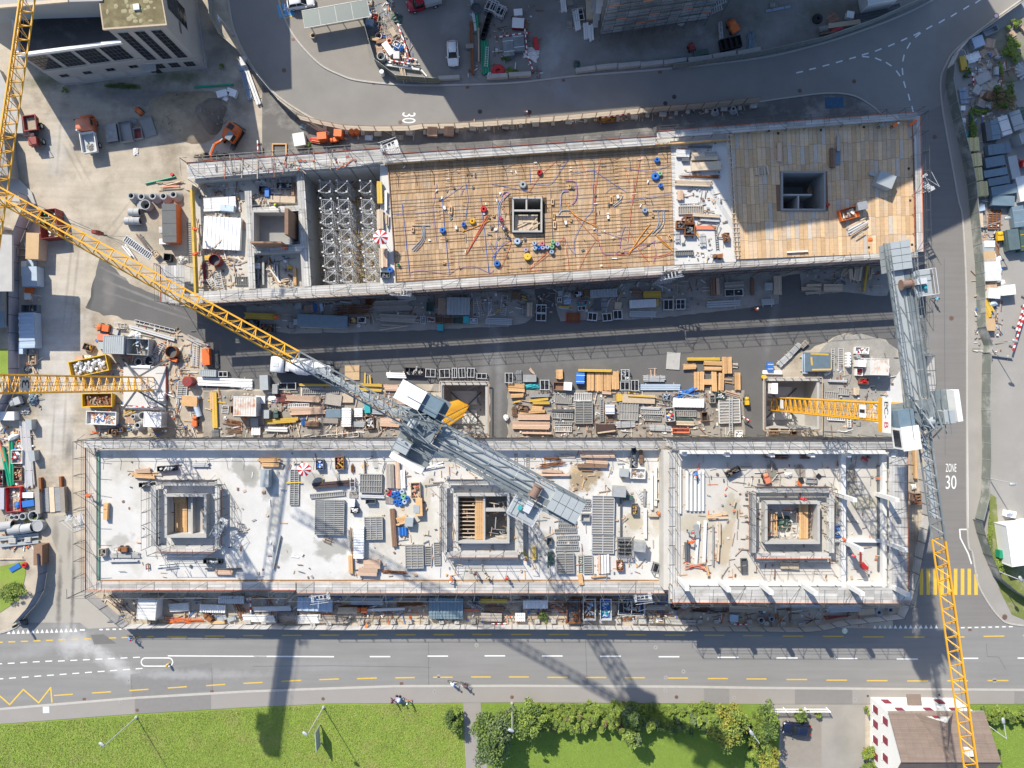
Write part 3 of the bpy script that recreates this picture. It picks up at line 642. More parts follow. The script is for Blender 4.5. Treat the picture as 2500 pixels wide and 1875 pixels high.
bx(shellA,'wall_form',TIMB,(coreW[2]+.5,(coreW[1]+coreW[3])/2+.3,ZW+2.4),(.5,3.6,4.6));bx(shellA,'wall_form',TIMB,((coreW[0]+coreW[2])/2,coreW[1]-.45,ZW+2.3),(4.3,.25,4.4))
for(P,n,wd)in(([(606,466),(616,706)],6,1.0),([(734,420),(752,700)],6,1.0),([(618,610),(740,604)],3,1.0),([(618,514),(736,508)],3,.8)):
 p,q=WP(P,ZA);L=math.hypot(q[0]-p[0],q[1]-p[1]);a=math.atan2(q[1]-p[1],q[0]-p[0])
 for i in range(n):
  c=lerp(p,q,(i+.5)/n)
  for k in(-1,0,1):bx(shellA,'walkway_board',DECK,(c[0]-math.sin(a)*k*wd/3,c[1]+math.cos(a)*k*wd/3,ZA+.06+.002*k),(L/n-.04,wd/3-.02,.05),a)
  put('walkway_rail',xbar(TUBE,.026),shellA,(c[0]-math.sin(a)*wd*.55,c[1]+math.cos(a)*wd*.55,ZA+1.1),a,(L/n,1,1))
  put('walkway_post',zbar(TUBE,.03),shellA,(c[0]-math.sin(a)*wd*.55,c[1]+math.cos(a)*wd*.55,ZW),0,(1,1,ZA+1.1-ZW))
def shoring(loc):
 t=thing('shoring_tower','','shoring tower',loc,R(-3),'shoring towers in the open bay')
 hh=5.7;w2=.75
 fr=MB()
 for sx in(-1,1):
  for sy in(-1,1):put('leg',zbar(STEELL,.045),t,(sx*w2,sy*w2,0),0,(1,1,hh));bx(t,'head_plate',STEELL,(sx*w2,sy*w2,hh),(.22,.22,.04))
 for k in range(6):
  z=.45+k*.92
  for s in(-1,1):
   fr.bar((-w2,s*w2,z),(w2,s*w2,z),.028).bar((s*w2,-w2,z),(s*w2,w2,z),.028)
   for q in range(1,5):fr.bar((s*w2,-w2+q*.3,z),(s*w2,-w2+q*.3,z+.8),.018,3)
  if k%2==0:fr.bar((-w2,-w2,z),(w2,-w2,z+1),.026).bar((-w2,w2,z+1),(w2,w2,z),.026)
 fr.bar((-w2,-w2,hh-.2),(w2,w2,hh-.2),.03)
 fr.obj('tower_frame',STEELL,t)
 return t
stp=[(22,x+(y-180)*.055,y)for y in(40,180,290,420,525,635,750)for x in(655,790,975)]
proto=None
for t,x,y in stp:
 X,Y=TW(t,x+25,y+10,4.5)
 if proto is None:proto=shoring((X,Y,ZF));c=proto
 else:c=copy_tree(proto);c.location=(X,Y,ZF)
 i=stp.index((t,x,y));c['label']='galvanised shoring tower in the %s column, %s row counted from the street'%(('left','middle','right')[i%3],('first','second','third','fourth','fifth','sixth','last')[i//3])
ZL=[2.3,4.3,6.3,8.3]
Z9=8.3
scaffold('wide west length of the scaffold along the street side of the open bay',W(458,437,Z9),W(940,401,Z9),1,2.3,ZL,7,top=10.4)
scaffold('long street-side scaffold beside the orange middle deck',W(940,399,Z9),W(1600,354,Z9),1,1.25,ZL,4,top=10.3)
scaffold('street-side scaffold behind the weathered timber deck, reaching the street corner',W(1604,338,Z9),W(2240,291,Z9),1,1.0,ZL,3,top=10.3)
scaffold('scaffold on the short end of the timber deck facing the side street',W(2231,283,Z9),W(2238,615,Z9),1,.9,ZL,3,top=10.3)
scaffold('yard-side scaffold below the shoring bay, its west length',W(420,719,Z9),W(945,692,Z9),-1,1.25,ZL,4,top=10.3)
scaffold('long yard-side scaffold below the orange middle deck',W(945,692,Z9),W(1618,649,Z9),-1,1.25,ZL,4,top=10.3)
scaffold('yard-side scaffold below the weathered timber deck',W(1620,650,Z9),W(2240,614,Z9),-1,.85,ZL,3,top=10.3)
t=scaffold('broad platform at the west end of the open bay, above the asphalt wedge',W(444,645,Z9-.4),W(446,735,Z9-.4),-1,3.4,[3.2,5.2,7.2],9,top=9)
def stair_tower(label,c,a,z,n=2,wd=1.1,L=2.6):
 t=thing('stair_tower',label,'stair tower',(*c,0),a,'stair towers on the scaffolds')
 for sx in(-1,1):
  for sy in(-1,1):put('post',zbar(TUBE,.035),t,(sx*L/2,sy*wd/2,0),0,(1,1,z+1.2))
 zz=0
 while zz<z-.5:
  stair_flight(t,(0,.1,0),L-.3,wd-.25,zz,min(zz+2,z),0,zz>z-2.6);zz+=2
 bx(t,'landing',STEELL,(L/2-.25,0,z),(.5,wd,.05));bx(t,'landing',STEELL,(-L/2+.2,0,z),(.4,wd,.05))
 put('hand_rail',xbar(STEELL,.03),t,(0,-wd/2,z+1),0,(L,1,1));put('hand_rail',xbar(STEELL,.03),t,(0,wd/2,z+1),0,(L,1,1))
 return t
stair_tower('grey stair tower on the street side of the upper shell',TW(12,1170,1195,8),R(18),8.6)
stair_tower('stair tower hanging off the side-street end of the timber deck',TW(14,1375,1480,8),R(-62),8)
stair_tower('white stair tower on the yard side near the shoring bay',TW(22,1255,870,8),R(-3),7.4,L=3)
stair_tower('white stair tower on the yard side below the white strip',TW(23,1465,730,8),R(10),7.4,L=3)
# lower shell: white slab, three cores, frame bay
ZB,ZE=4.3,7.6
BR=(.29,.215,.12);GR=(.28,.275,.25)
def PB_(t,x,y,rx,ry,a,c,st,z=ZB):
 X,Y=TW(t,x,y,z);k=mpp(z)/S;return(X,Y,rx*k,ry*k,R(-a),c,st)
SLABM=M('white_slab_top',(.55,.54,.52),.9,var=.12,scale=.35,fine=.06,dirt=((.36,.325,.26),.65,.15),soft=False,patches=[PB_(31,1950,830,90,130,-50,GR,.8),PB_(31,950,1390,130,60,-20,GR,.6),PB_(32,40,870,80,130,0,GR,.75),PB_(32,180,960,60,120,10,GR,.6),PB_(32,230,1180,60,190,12,(.36,.36,.33),.7),PB_(32,330,1480,60,90,0,(.36,.36,.33),.7),PB_(32,680,1450,150,100,0,GR,.8),PB_(32,570,900,90,60,0,GR,.6),PB_(32,1460,1050,50,220,10,(.42,.38,.3),.7),PB_(32,1380,1250,200,230,0,(.47,.44,.37),.6),PB_(32,1080,1250,130,260,0,(.45,.42,.35),.55),PB_(32,1050,740,30,120,-12,GR,.6),PB_(32,1190,1480,130,110,0,(.47,.44,.38),.5),PB_(33,760,900,150,110,-10,BR,.9),PB_(33,690,810,60,40,0,(.42,.25,.06),.6),PB_(33,420,890,90,60,0,(.40,.3,.17),.7),PB_(33,1160,1230,80,70,0,(.39,.34,.24),.8),PB_(33,1380,1150,90,190,0,(.40,.36,.28),.7),PB_(33,440,1400,80,100,0,(.36,.35,.31),.7),PB_(33,560,1190,80,50,0,(.42,.37,.29),.6)])
EASTF=M('east_bay_floor',(.50,.475,.435),.9,var=.12,scale=.4,fine=.06,dirt=((.38,.34,.28),.6,.13),soft=False,patches=[PB_(33,1650,1250,190,90,0,(.40,.36,.28),.8,ZE),PB_(33,1900,1400,60,260,8,(.41,.34,.24),.85,ZE),PB_(33,1940,1120,90,110,0,(.37,.34,.26),.8,ZE),PB_(34,110,840,50,90,-20,(.16,.15,.13),.85,ZE),PB_(34,350,830,35,70,-20,(.2,.18,.15),.8,ZE),PB_(34,760,900,45,140,0,(.2,.185,.15),.8,ZE),PB_(34,850,1090,110,70,0,(.38,.35,.26),.8,ZE),PB_(34,620,1100,60,170,0,(.40,.36,.29),.7,ZE),PB_(34,300,1560,330,60,0,(.36,.36,.34),.6,ZE)])
shellB=thing('building_shell','lower building shell with a white concrete slab and a framed bay at its right end','building',(0,0,0),0)
c1=wrect(419,1209,508,1302,ZB);c2=wrect(1120,1208,1238,1316,ZB);c3=wrect(1864,1226,1984,1316,ZE)
slab_mesh('floor_slab',WP([(238,1098),(1638,1098),(1638,1418),(238,1418)],ZB),[c1,c2],.02,ZB,SLABM,shellB)
slab_mesh('low_floor',WP([(1620,1100),(2172,1100),(2172,1446),(1620,1440)],ZE),[c3],.02,ZE,EASTF,shellB)
run(shellB,'edge_board',WP([(241,1416),(1636,1416)],ZB),ZB,ZB+.12,.1,TIMB);run(shellB,'edge_plank',WP([(250,1421),(1636,1421)],ZB+.1),ZB-.3,ZB+.1,.38,TIM,2.4)
run(shellB,'green_edge_strip',WP([(239,1102),(239,1414)],ZB+.1),ZB,ZB+.2,.5,M('green_edge',(.16,.30,.22),.8,var=.2),3)
PCW=M('precast_white',(.62,.62,.61),.8,var=.05,scale=.7)
run(shellB,'upstand_beam',WP([(2060,1104),(2060,1440)],ZE+1),ZE,ZE+1,.6,PCW,30);run(shellB,'upstand_beam',WP([(2160,1104),(2160,1440)],ZE+1),ZE,ZE+1,.6,PCW,30)
run(shellB,'upstand_beam',WP([(1660,1426),(2162,1428)],ZE+1),ZE,ZE+1,.5,PCW,30);run(shellB,'upstand_beam',WP([(1660,1104),(2162,1104)],ZE+1),ZE,ZE+1,.5,PCW,30)
for(t,x,y)in((43,1510,120),(43,1830,130),(44,0,150),(44,340,155),(44,700,160),(44,1045,165),(34,640,1015),(34,965,1015),(34,690,1395),(34,1030,1400),(33,1540,680),(33,1880,685),(34,80,690),(34,400,690),(34,690,690),(34,1040,690)):
 X,Y=TW(t,x,y,ZE);up=5.4 if not(y>600 and t==33)and not(t==34 and y<700)else 2.0
 bx(shellB,'column',PCW,(X,Y,ZE+up/2),(.55,.55,up))
run(shellB,'cross_beam',WP([tp(34,600,1395),tp(34,1030,1400)],ZE+.9),ZE,ZE+.7,.45,PCW,30)
run(shellB,'slab_edge_stack',WP([tp(34,985,780),tp(34,990,1640)],ZE),ZE,ZE+.25,.8,STEELD,.9)
run(shellB,'divider_wall',WP([(1640,1098),(1643,1440)],ZB),.02,ZE,.35,CON,30)
for i in range(8):
 for k in(-1,0,1):
  X,Y=W(1640+k*5.6,1104+47*i-4,ZE);bx(shellB,'walkway_board',DECK,(X,Y-1.2,ZE+.1+k*.002),(.3,2.6,.05))
 for s in(-9,9):
  X,Y=W(1640+s,1104+47*i,ZE);put('walkway_post',zbar(TUBE,.03),shellB,(X,Y,ZB),0,(1,1,ZE+1.2-ZB));put('walkway_rail',xbar(TUBE,.026),shellB,(X,Y-1.3,ZE+1.15),R(90),(2.6,1,1))
def core(r,zf,h,label,inside):
 x0,y0,x1,y1=r
 cr_=thing('stair_core',label,'stair core',((x0+x1)/2,(y0+y1)/2,zf),0,'stair cores of the lower shell');ox,oy=(x0+x1)/2,(y0+y1)/2
 rr=(x0-ox,y0-oy,x1-ox,y1-oy)
 ring_walls(cr_,rr,.35,.01,h,CON)
 inside(cr_,rr)
 g=1.6
 b=[(rr[0]-g,rr[1]-g),(rr[2]+g,rr[1]-g),(rr[2]+g,rr[3]+g),(rr[0]-g,rr[3]+g)]
 for a,c in zip(b,b[1:]+b[:1]):
  scaffold('',(a[0],a[1]),(c[0],c[1]),-1,.75,[h*.5,h],2,par=cr_,bay=1.9,top=h+2.6,toe=(abs(a[0]-c[0])>.1))
 return cr_
def in1(p,r):
 for k in range(5):bx(p,'shaft_board',TIM,(r[0]+.35+k*.36,(r[1]+r[3])/2,-.7+rnd.uniform(0,.03)),(.34,r[3]-r[1]-.1,.06))
 bx(p,'shaft_board',TIM,(r[0]+.95,r[3]-.65,-.5),(1.8,1.1,.08));bx(p,'shaft_floor',CON,(r[2]-1.7,0,-.8),(3.2,r[3]-r[1],.1));bx(p,'shaft_wall',CON,(r[0]+3.1,0,-.3),(.25,r[3]-r[1],1.2))
 for k in range(4):bx(p,'door_leaf',TIMB,(r[2]-.7,r[1]+.8+k*.9,-.6),(.7,.7,.1))
def in2(p,r):
 wd=(r[2]-r[0]);bx(p,'shaft_floor',CONG,(wd*.27,0,-4.1),(wd*.44,r[3]-r[1],.1));bx(p,'shaft_wall',CON,(r[0]+wd*.53,0,-1.6),(.3,r[3]-r[1],4.8));bx(p,'shaft_floor',TIMB,(r[0]+wd*.26,0,-2.6),(wd*.5,r[3]-r[1],.1))
 for k in range(11):bx(p,'joist',TIMP,(r[0]+wd*.2,r[1]+.35+k*.58,.3+rnd.uniform(-.04,.04)),(wd*.42,.12,.2))
 for k in range(4):bx(p,'shaft_board',TIM,(r[0]+wd*.36+k*.33,0,.5),(.31,r[3]-r[1]-.1,.06))
 bx(p,'shaft_beam',CON,(wd*.27,r[1]+(r[3]-r[1])*.68,.5),(wd*.44,.5,.4))
 for k in range(7):bx(p,'loose_plank',TIMG,(wd*.28+rnd.uniform(-.9,.9),rnd.uniform(r[1]+.6,1),-3.95+.06*k),(1.6,.12,.05),rnd.uniform(0,3))
def in3(p,r):
 wd=r[2]-r[0];bx(p,'shaft_floor',CONW,(0,0,-1.6),(wd,r[3]-r[1],.1))
 for k in range(4):bx(p,'shaft_board',TIM,(r[0]+wd*.73+k*.33,0,.2),(.31,r[3]-r[1]-.2,.06))
 for k in range(5):bx(p,'joist',TIM,(r[0]+.5+k*.35,-.4,-.2+.03*(k%2)),(.16,3.6,.18))
 for k in range(9):bx(p,'door_brace',TIMB,(r[0]+wd*.9,r[1]+.4+k*.55,.1),(.5,.08,.1))
 crumple(p,'crumpled_net',GREEND,(-.3,-.6,-1.4),1.2,1.0,.9)
def crumple(par,name,m,c,sx,sy,sz,seed=3,n=9):
 r=random.Random(seed);b=MB();vs=[];fs=[]
 for i in range(n):
  for j in range(n):
   u,v=i/(n-1)*2-1,j/(n-1)*2-1;e=max(0,1-(u*u+v*v)*.55)
   vs.append((c[0]+u*sx*(.8+.3*r.random()),c[1]+v*sy*(.8+.3*r.random()),c[2]+sz*e*(.4+.6*r.random())))
 for i in range(n-1):
  for j in range(n-1):q=i*n+j;fs.append((q,q+n,q+n+1,q+1))
 b.add(vs,fs)
 return b.obj(name,m,par)
core(c1,ZB,1.4,'scaffolded core with orange shaft boards at the left end of the white slab',in1)
core(c2,ZB,1.3,'raised core in the middle of the white slab with open timber joists',in2)
core(c3,ZE,1.6,'raised core in the framed bay at right with a dark crumpled net inside',in3)
ZN=5.9
scaffold('long scaffold between the white slab and the storage yard',W(205,1093,ZN),W(1640,1093,ZN),1,1.15,[1.9,3.9,ZN],3,top=7.6)
scaffold('scaffold on the yard side of the framed bay',W(1640,1095,10),W(2225,1095,10),1,1.15,[4.5,6.5,8.5,10.6],3,top=13)
scaffold('scaffold at the left end of the white slab above the access lane',W(236,1075,4.6),W(236,1440,4.6),-1,1.6,[2.6,4.6],2,deckm=DECKW,top=7.6)
scaffold('roadside scaffold at the left of the lower shell',W(205,1421,4.5),W(722,1421,4.5),-1,1.15,[2.5,4.5],3,top=8.6)
scaffold('long roadside scaffold along the middle of the lower shell',W(724,1421,4.5),W(1640,1421,4.5),-1,1.6,[2.5,4.5],4,top=8.6)
scaffold('roadside scaffold in front of the framed bay',W(1642,1432,9.4),W(2224,1434,9.4),-1,2.2,[3.8,5.8,7.8,9.4],5,top=11.2)
scaffold('scaffold at the right end of the framed bay beside the side street',W(2170,1090,9.4),W(2170,1436,9.4),1,2.6,[3.4,5.4,7.4,9.4],6,top=11)
stair_tower('grey stair tower at the left end scaffold of the white slab',TW(31,620,1240,4),R(-38),4.6)
stair_tower('white stair tower on the roadside scaffold, left of middle',TW(42,600,285,5),R(8),4.6,L=2.8)
stair_tower('white stair tower on the roadside scaffold, below the framed bay',TW(43,1230,285,5),R(8),4.6,L=2.6)
stair_tower('grey stair tower beside the left stair core on the white slab',TW(31,1800,1280,6),R(62),6.8,L=2.8)
# crane pits
def pit(px0,py0,px1,py1,depth,label,m=CON):
 r=wrect(px0,py0,px1,py1,0);p=thing('crane_pit',label,'excavation pit',((r[0]+r[2])/2,(r[1]+r[3])/2,-depth),0,'concrete crane pits')
 sx,sy=(r[2]-r[0])/2,(r[3]-r[1])/2
 ring_walls(p,(-sx,-sy,sx,sy),.4,-.1,depth+.35,m,'pit_wall');bx(p,'pit_floor',CON,(0,0,-.02),(2*sx,2*sy,.1))
 for s in(-1,1):
  bx(p,'foundation_slab',CONW,(-.3,s*1.5,.2),(4.0,2.2,.4));bx(p,'pit_rail',TIMP,(0,s*(sy+.55),depth+1.0),(2*sx+1,.1,.14));bx(p,'pit_rail',TIMP,(s*(sx+.55),0,depth+1.0),(.1,2*sy+1,.14))
 for i in range(7):
  for s in(-1,1):bx(p,'rail_post',TIMG,(-sx+i*sx/3,s*(sy+.6),depth+.55),(.1,.1,1.1))
 MB().bar((-2.4,-2.4,.5),(2.4,2.4,.5),.14).bar((-2.4,2.4,.51),(2.4,-2.4,.51),.14).obj('foundation_cross',STEELD,p)
 return p
pit(*HOLES[0],4.2,'square concrete pit round the foot of the middle crane')
pit(*HOLES[1],4.2,'square concrete pit at the foot of the right crane')
r=wrect(*HOLES[2],0);sp=thing('timbered_shaft','small shaft lined with boards beside the street fence','excavation pit',((r[0]+r[2])/2,(r[1]+r[3])/2,-2.5))
ring_walls(sp,(-(r[2]-r[0])/2,-(r[3]-r[1])/2,(r[2]-r[0])/2,(r[3]-r[1])/2),.18,0,2.75,TIM,'lining_board');bx(sp,'shaft_floor',SOIL,(0,0,-.1),(1.9,2,.2))
# TOWER CRANES
MAST,JIB={},{}
def mast_mesh(L=2.5,w_=1.0,m=CRY):
 b=MB()
 for sx in(-1,1):
  for sy in(-1,1):b.bar((sx*w_,sy*w_,0),(sx*w_,sy*w_,L),.10)
 for s in(-1,1):
  for z0,z1,f in((0,L/2,1),(L/2,L,-1)):
   b.bar((-w_*f,s*w_,z0),(w_*f,s*w_,z1),.045);b.bar((s*w_,w_*f,z0),(s*w_,-w_*f,z1),.045)
  b.bar((-w_,s*w_,L),(w_,s*w_,L),.07);b.bar((s*w_,-w_,L),(s*w_,w_,L),.07)
 return b.mesh('mast_section',m)
def jib_mesh(L,w_,h,m,n=2):
 """three chords and zigzag lacing, along +x"""
 b=MB()
 for s in(-1,1):b.bar((0,s*w_,0),(L,s*w_,0),.095)
 b.bar((0,0,h),(L,0,h),.10)
 for k in range(n):
  x0,x1,xm=L*k/n,L*(k+1)/n,L*(k+.5)/n
  for s in(-1,1):b.bar((x0,s*w_,0),(xm,0,h),.05).bar((xm,0,h),(x1,s*w_,0),.05)
  b.bar((x0,-w_,0),(x0,w_,0),.05);b.bar((x0,-w_,0),(x1,w_,0),.04)
 return b.mesh('jib_section',m)
MSEC=mast_mesh()
def crane(label,base,zb,zt,jdir,jlen,grey_n,cjlen,cabside,plate=None,wj=.62,cjw=1.15,banner=False):
 """base: world xy; jdir: world angle of the jib"""
 t=thing('tower_crane',label,'tower crane',(*base,zb),0,None)
 n=int((zt-zb)/1.7);hL=(zt-zb)/n
 for i in range(n):put('mast_section',MSEC,t,(0,0,i*hL),jdir if plate is None else R(0),(1,1,hL/2.5))
 ladder=MB()
 for s in(-.2,.2):ladder.bar((-.75,s,0),(-.75,s,zt-zb),.025)
 for i in range(int((zt-zb)/.5)):ladder.bar((-.75,-.2,i*.5),(-.75,.2,i*.5),.018,3)
 stuff(ladder.obj('mast_ladder',STEELD,t))
 h=zt-zb
 MB().lathe([(0,0),(1.5,0),(1.5,.5),(1.25,.5),(1.25,.9),(0,.9)],n=16).obj('slewing_ring',CRG,t,(0,0,h))
 top=put('turntable',cube(CRG),t,(0,0,h+1.5),jdir,(3.0,2.1,1.1))
 tt=MB();r_=random.Random(5)
 for k in range(26):
  a=Vector((r_.uniform(-2.4,2.4),r_.uniform(-1.5,1.5),r_.uniform(.2,1.6)));tt.bar(a,a+Vector((r_.uniform(-1.4,1.4),r_.uniform(-1,1),r_.uniform(-.4,.5))),r_.uniform(.03,.09))
 for s in(-1,1):tt.bar((-2.2,s*1.1,0),(1.2,s*.4,2.3),.09).bar((2.4,s*.7,0),(1.2,s*.4,2.3),.09).bar((-2.4,s*1.9,.3),(2.2,s*1.9,.3),.05).bar((-2.4,s*1.9,1.2),(2.2,s*1.9,1.2),.03)
 tt.obj('turntable_struts',CRG,t,(0,0,h+1.6),jdir);MB().lathe([(0,-.35),(.42,-.35),(.42,.35),(0,.35)],n=12,axis='y').obj('hoist_sheave',CRL,t,(.6*math.cos(jdir),.6*math.sin(jdir),h+2.6),jdir)
 zj=h+1.2
 L=2.9
 jb={c:jib_mesh(L,wj,1.25,c)for c in(CRG,CRY)}
 nj=int(jlen/L)
 for i in range(nj):
  x=1.1+i*L;m=CRG if i<grey_n else CRY
  put('jib_section',jb[m],t,(x*math.cos(jdir),x*math.sin(jdir),zj),jdir)
 rope=MB().bar((2,.1,1.0),(2+nj*L*.96,.1,.9),.02,3).bar((2,-.12,.5),(2+nj*L*.96,-.12,.4),.02,3);rope.obj('hoist_rope',STEELD,t,(0,0,zj),jdir)
 if grey_n:
  for i in range(grey_n-1):bx(t,'jib_grating',CRL,((3.4+i*L)*math.cos(jdir),(3.4+i*L)*math.sin(jdir),zj+.02),(L-.1,wj*.9,.04),jdir)
 cj=put('counter_jib',None,t,(0,0,zj-.1),jdir+math.pi)
 for k in range(5):
  l=(cjlen-3)/5;bx(cj,'walkway_plate',CRL,(1.6+l*(k+.5),cjw*.28,.03),(l-.05,cjw*1.1,.06));bx(cj,'walkway_plate',CRG,(1.6+l*(k+.5),-cjw*.55,.05),(l-.05,cjw*.5,.06))
 g=MB()
 for s in(-1,1):g.bar((.5,s*cjw,0),(cjlen,s*cjw,0),.16).bar((.8,s*(cjw+.1),1.1),(cjlen-1,s*(cjw+.1),1.1),.03).bar((.8,s*(cjw+.1),.6),(cjlen-1,s*(cjw+.1),.6),.025)
 for k in range(int(cjlen/1.4)):
  for s in(-1,1):g.bar((1+k*1.4,s*(cjw+.1),0),(1+k*1.4,s*(cjw+.1),1.1),.03)
 for k in range(4):g.bar((1.4+k*2.6,-.3,.12),(3.4+k*2.6,.55,.12),.05)
 g.bar((1,.0,.3),(cjlen-5,.1,.3),.07).bar((1,-.45,.35),(cjlen-4,-.5,.35),.05).bar((1.5,.5,.25),(cjlen-5,.75,.25),.04)
 for k in range(7):bx(cj,'side_bracket',CRG,(2+k*(cjlen-4)/7,-cjw-.22,.2),(.25,.3,.2))
 g.obj('counter_jib_frame',CRG,cj)
 wx=cjlen-4.6
 bx(cj,'winch_platform',CRL,(wx,-cjw-.95,.05),(2.6,1.7,.08));rl=MB()
 for a,b_ in(((wx-1.3,-cjw-1.8),(wx+1.3,-cjw-1.8)),((wx+1.3,-cjw-1.8),(wx+1.3,-cjw)),((wx-1.3,-cjw-1.8),(wx-1.3,-cjw))):
  rl.bar((*a,1.1),(*b_,1.1),.035).bar((*a,.55),(*b_,.55),.03).bar((*a,0),(*a,1.1),.03)
 rl.obj('platform_rail',STEELL,cj)
 MB().lathe([(0,-.55),(.55,-.55),(.55,-.45),(.4,-.45),(.4,.45),(.55,.45),(.55,.55),(0,.55)],n=14,axis='y').obj('winch_drum',M('rope_drum',(.20,.13,.10),.7,var=.2),cj,(wx+.1,-.1,.6))
 bx(cj,'winch_motor',STEELL,(wx+.2,-cjw-.5,.45),(.6,1.0,.6));bx(cj,'winch_motor',TEAL,(wx-.4,-cjw-.95,.3),(.35,.3,.4))
 for k in range(4):
  for s in(-1,1):bx(cj,'counterweight',CRL,(cjlen-2.6+k*.72,s*.44*cjw,-.55+.04*k),(.68,cjw*.84,2.3))
 sd=cabside;cx,cy=-.9,sd*2.35
 def loc(x,y,z):return(x*math.cos(jdir)-y*math.sin(jdir),x*math.sin(jdir)+y*math.cos(jdir),h+z)
 cab=put('cab',cube(WHITE),t,loc(2.0,sd*2.1,1.6),jdir,(2.2,1.6,2.0));bx(t,'machine_house',BLUEG,loc(.0,sd*2.1,1.5),(1.7,1.6,1.7),jdir)
 bx(t,'cab_window',GLASS,loc(3.13,sd*2.1,1.5),(.08,1.45,1.5),jdir);bx(t,'cab_window',GLASS,loc(2.0,sd*2.92,1.6),(1.7,.06,1.2),jdir);bx(t,'cab_roof',WHITE,loc(2.0,sd*2.1,2.66),(2.4,1.8,.1),jdir)
 bx(t,'cab_platform',CRG,loc(-.6,sd*2.1,.7),(1.6,1.9,.08),jdir)
 bx(t,'cabinet_platform',CRG,loc(-.4,-sd*2.2,.8),(3.6,2.2,.08),jdir);bx(t,'switch_cabinet',CRL,loc(.5,-sd*2.2,1.6),(1.3,1.1,1.5),jdir);bx(t,'side_board',WHITE,loc(-.5,-sd*3.35,1.5),(3.2,.5,1.3),jdir)
 return t,h,zj
X,Y=-8.1,-3.75
J1=math.atan2(.481,-.877)
c1_,h1,zj1=crane('tallest crane with its grey counter-jib over the white slab',(X,Y),-4.0,44.0,J1,57,4,16.2,-1)
X,Y=(665)*H/F,-(50)*H/F
J2=math.atan2(-.990,.139)
c2_,h2,zj2=crane('crane whose yellow jib crosses the zebra crossing and the main road',(X,Y),-4.0,35.0,J2,46,4,17.8,-1,plate='1')
X,Y=(-888)*H/F,0.0
J3=math.atan2(.990,.142)
c3_,h3,zj3=crane('crane with the number 3 on its yellow mast above the skips',(X,Y),0.4,34.0,J3,52,0,20.5,1,plate='3')
def plate(crn,s,z,wdt,m=BLACK):
 f=1 if crn is c3_ else-1
 p=bx(crn,'number_plate',M('plate_grey',(.45,.47,.49),.6)if crn is c3_ else WHITE,(f*1.16,0,z),(.03,1.5,1.5))
 text(crn,s,(f*1.19,0,z),0,.95 if s=='3' else .4,1.2,0,m,0,'number',up=(R(90),0,R(90*f)))
plate(c3_,'3',28.7,1);plate(c2_,'1',30.5,1)
bx(c2_,'number_plate',WHITE,(-1.16,.1,6),(.03,1.3,1.2))
bb=put('banner',cube(WHITE),c2_,(-3.1,-.1,39.5),0,(.06,3.6,1.6));bx(c2_,'banner_band',CRY,(-3.11,-.1,38.3),(.05,3.6,.8))
text(c2_,'EC-',(-3.145,.45,39.5),0,1.7,.75,0,BLACK,0,'lettering',up=(R(90),0,R(-90)));text(c2_,'B',(-3.145,-1.1,39.5),0,.6,.75,0,RED,0,'lettering',up=(R(90),0,R(-90)))
fb=MB().prism([(-3.2,-3.5),(3.2,-3.5),(3.2,3.1),(-3.2,3.1)],0,.35).obj('foundation_slab',CONW,c3_,(-.4,-.4,-.4))
for ch in[c for c in c3_.children if c.name[:7]in('cabinet','switch_','side_bo')]:bpy.data.objects.remove(ch)
for s in(-1,1):MB().bar((-.2,s*.9,2.6),(-.2+3.6,s*3.8,.1),.16).bar((-.2,s*.9,2.6),(-3.6,s*3.8,.1),.16).obj('mast_brace',STEELD,c3_)
d_=82.5/F;fx,fy,fz=(339-1250)*d_,-(605-937.5)*d_,H-82.5
hk=thing('crane_hook','dark red hook block hanging on ropes from the middle crane','crane hook',(fx,fy,fz+8))
MB().box((0,0,0),(.55,.35,.9)).lathe([(0,-.15),(.42,-.15),(.42,.15),(0,.15)],(0,0,.5),12,'y').obj('hook_block',REDD,hk);MB().path([(0,0,-.4),(0,0,-.9),(.2,0,-1.1),(.05,0,-1.3),(-.15,0,-1.15)],.08).obj('hook',STEELD,hk)
MB().bar((-.2,0,.5),(-.9,.4,11.2),.025,3).bar((.2,0,.5),(.4,.4,11.2),.025,3).obj('hoist_rope',STEELD,hk)
# KINDS OF SITE OBJECT  (origin on the ground, x along the length)
def seeded(L,Wd):return random.Random(int(L*1000+Wd*77)^rnd.randrange(99999))
def k_stack(t,L,Wd,m=None,n=None,h=.55,bear=True,gap=.02,jit=.06):
 """boards or beams stacked on bearers, the top course board by board"""
 m=m or TIM;n=n or max(2,min(9,round(Wd/.22)));r=seeded(L,Wd)
 if bear:
  for s in(-.33,.33):bx(t,'bearer',TIMG,(L*s,0,.05),(.1,Wd+.2,.1))
 k=max(1,int((h-.1)/.2))
 if k>1:
  for i in range(k-1):bx(t,'lower_course',m,(r.uniform(-.03,.03),0,.1+.2*i+.09),(L-.05,Wd-.03,.185))
 w_=Wd/n;zt=.1+.2*(k-1)
 for i in range(n):bx(t,'board',m,(r.uniform(-jit,jit),-Wd/2+w_*(i+.5),zt+.09+r.uniform(-.02,.03)),(L-r.uniform(0,.12),w_-gap,.17))
def k_loose(t,L,Wd,m=None,n=9,h=.4,spread=.12):
 mm=m if isinstance(m,(list,tuple))else[m or TIMG];r=seeded(L,Wd)
 for i in range(n):
  y=-Wd/2+Wd*(i+.5)/n;l=L*r.uniform(.6,1.0)
  bx(t,'plank',r.choice(mm),(r.uniform(-1,1)*(L-l)/2,y+r.uniform(-.05,.05),.06+r.uniform(0,h)),(l,r.uniform(.1,.22),.06),rot=(r.uniform(-.15,.15),r.uniform(-.03,.03),r.uniform(-spread,spread)))
 for s in(-.3,.3):bx(t,'bearer',TIMG,(L*s,0,.03),(.1,Wd,.06))
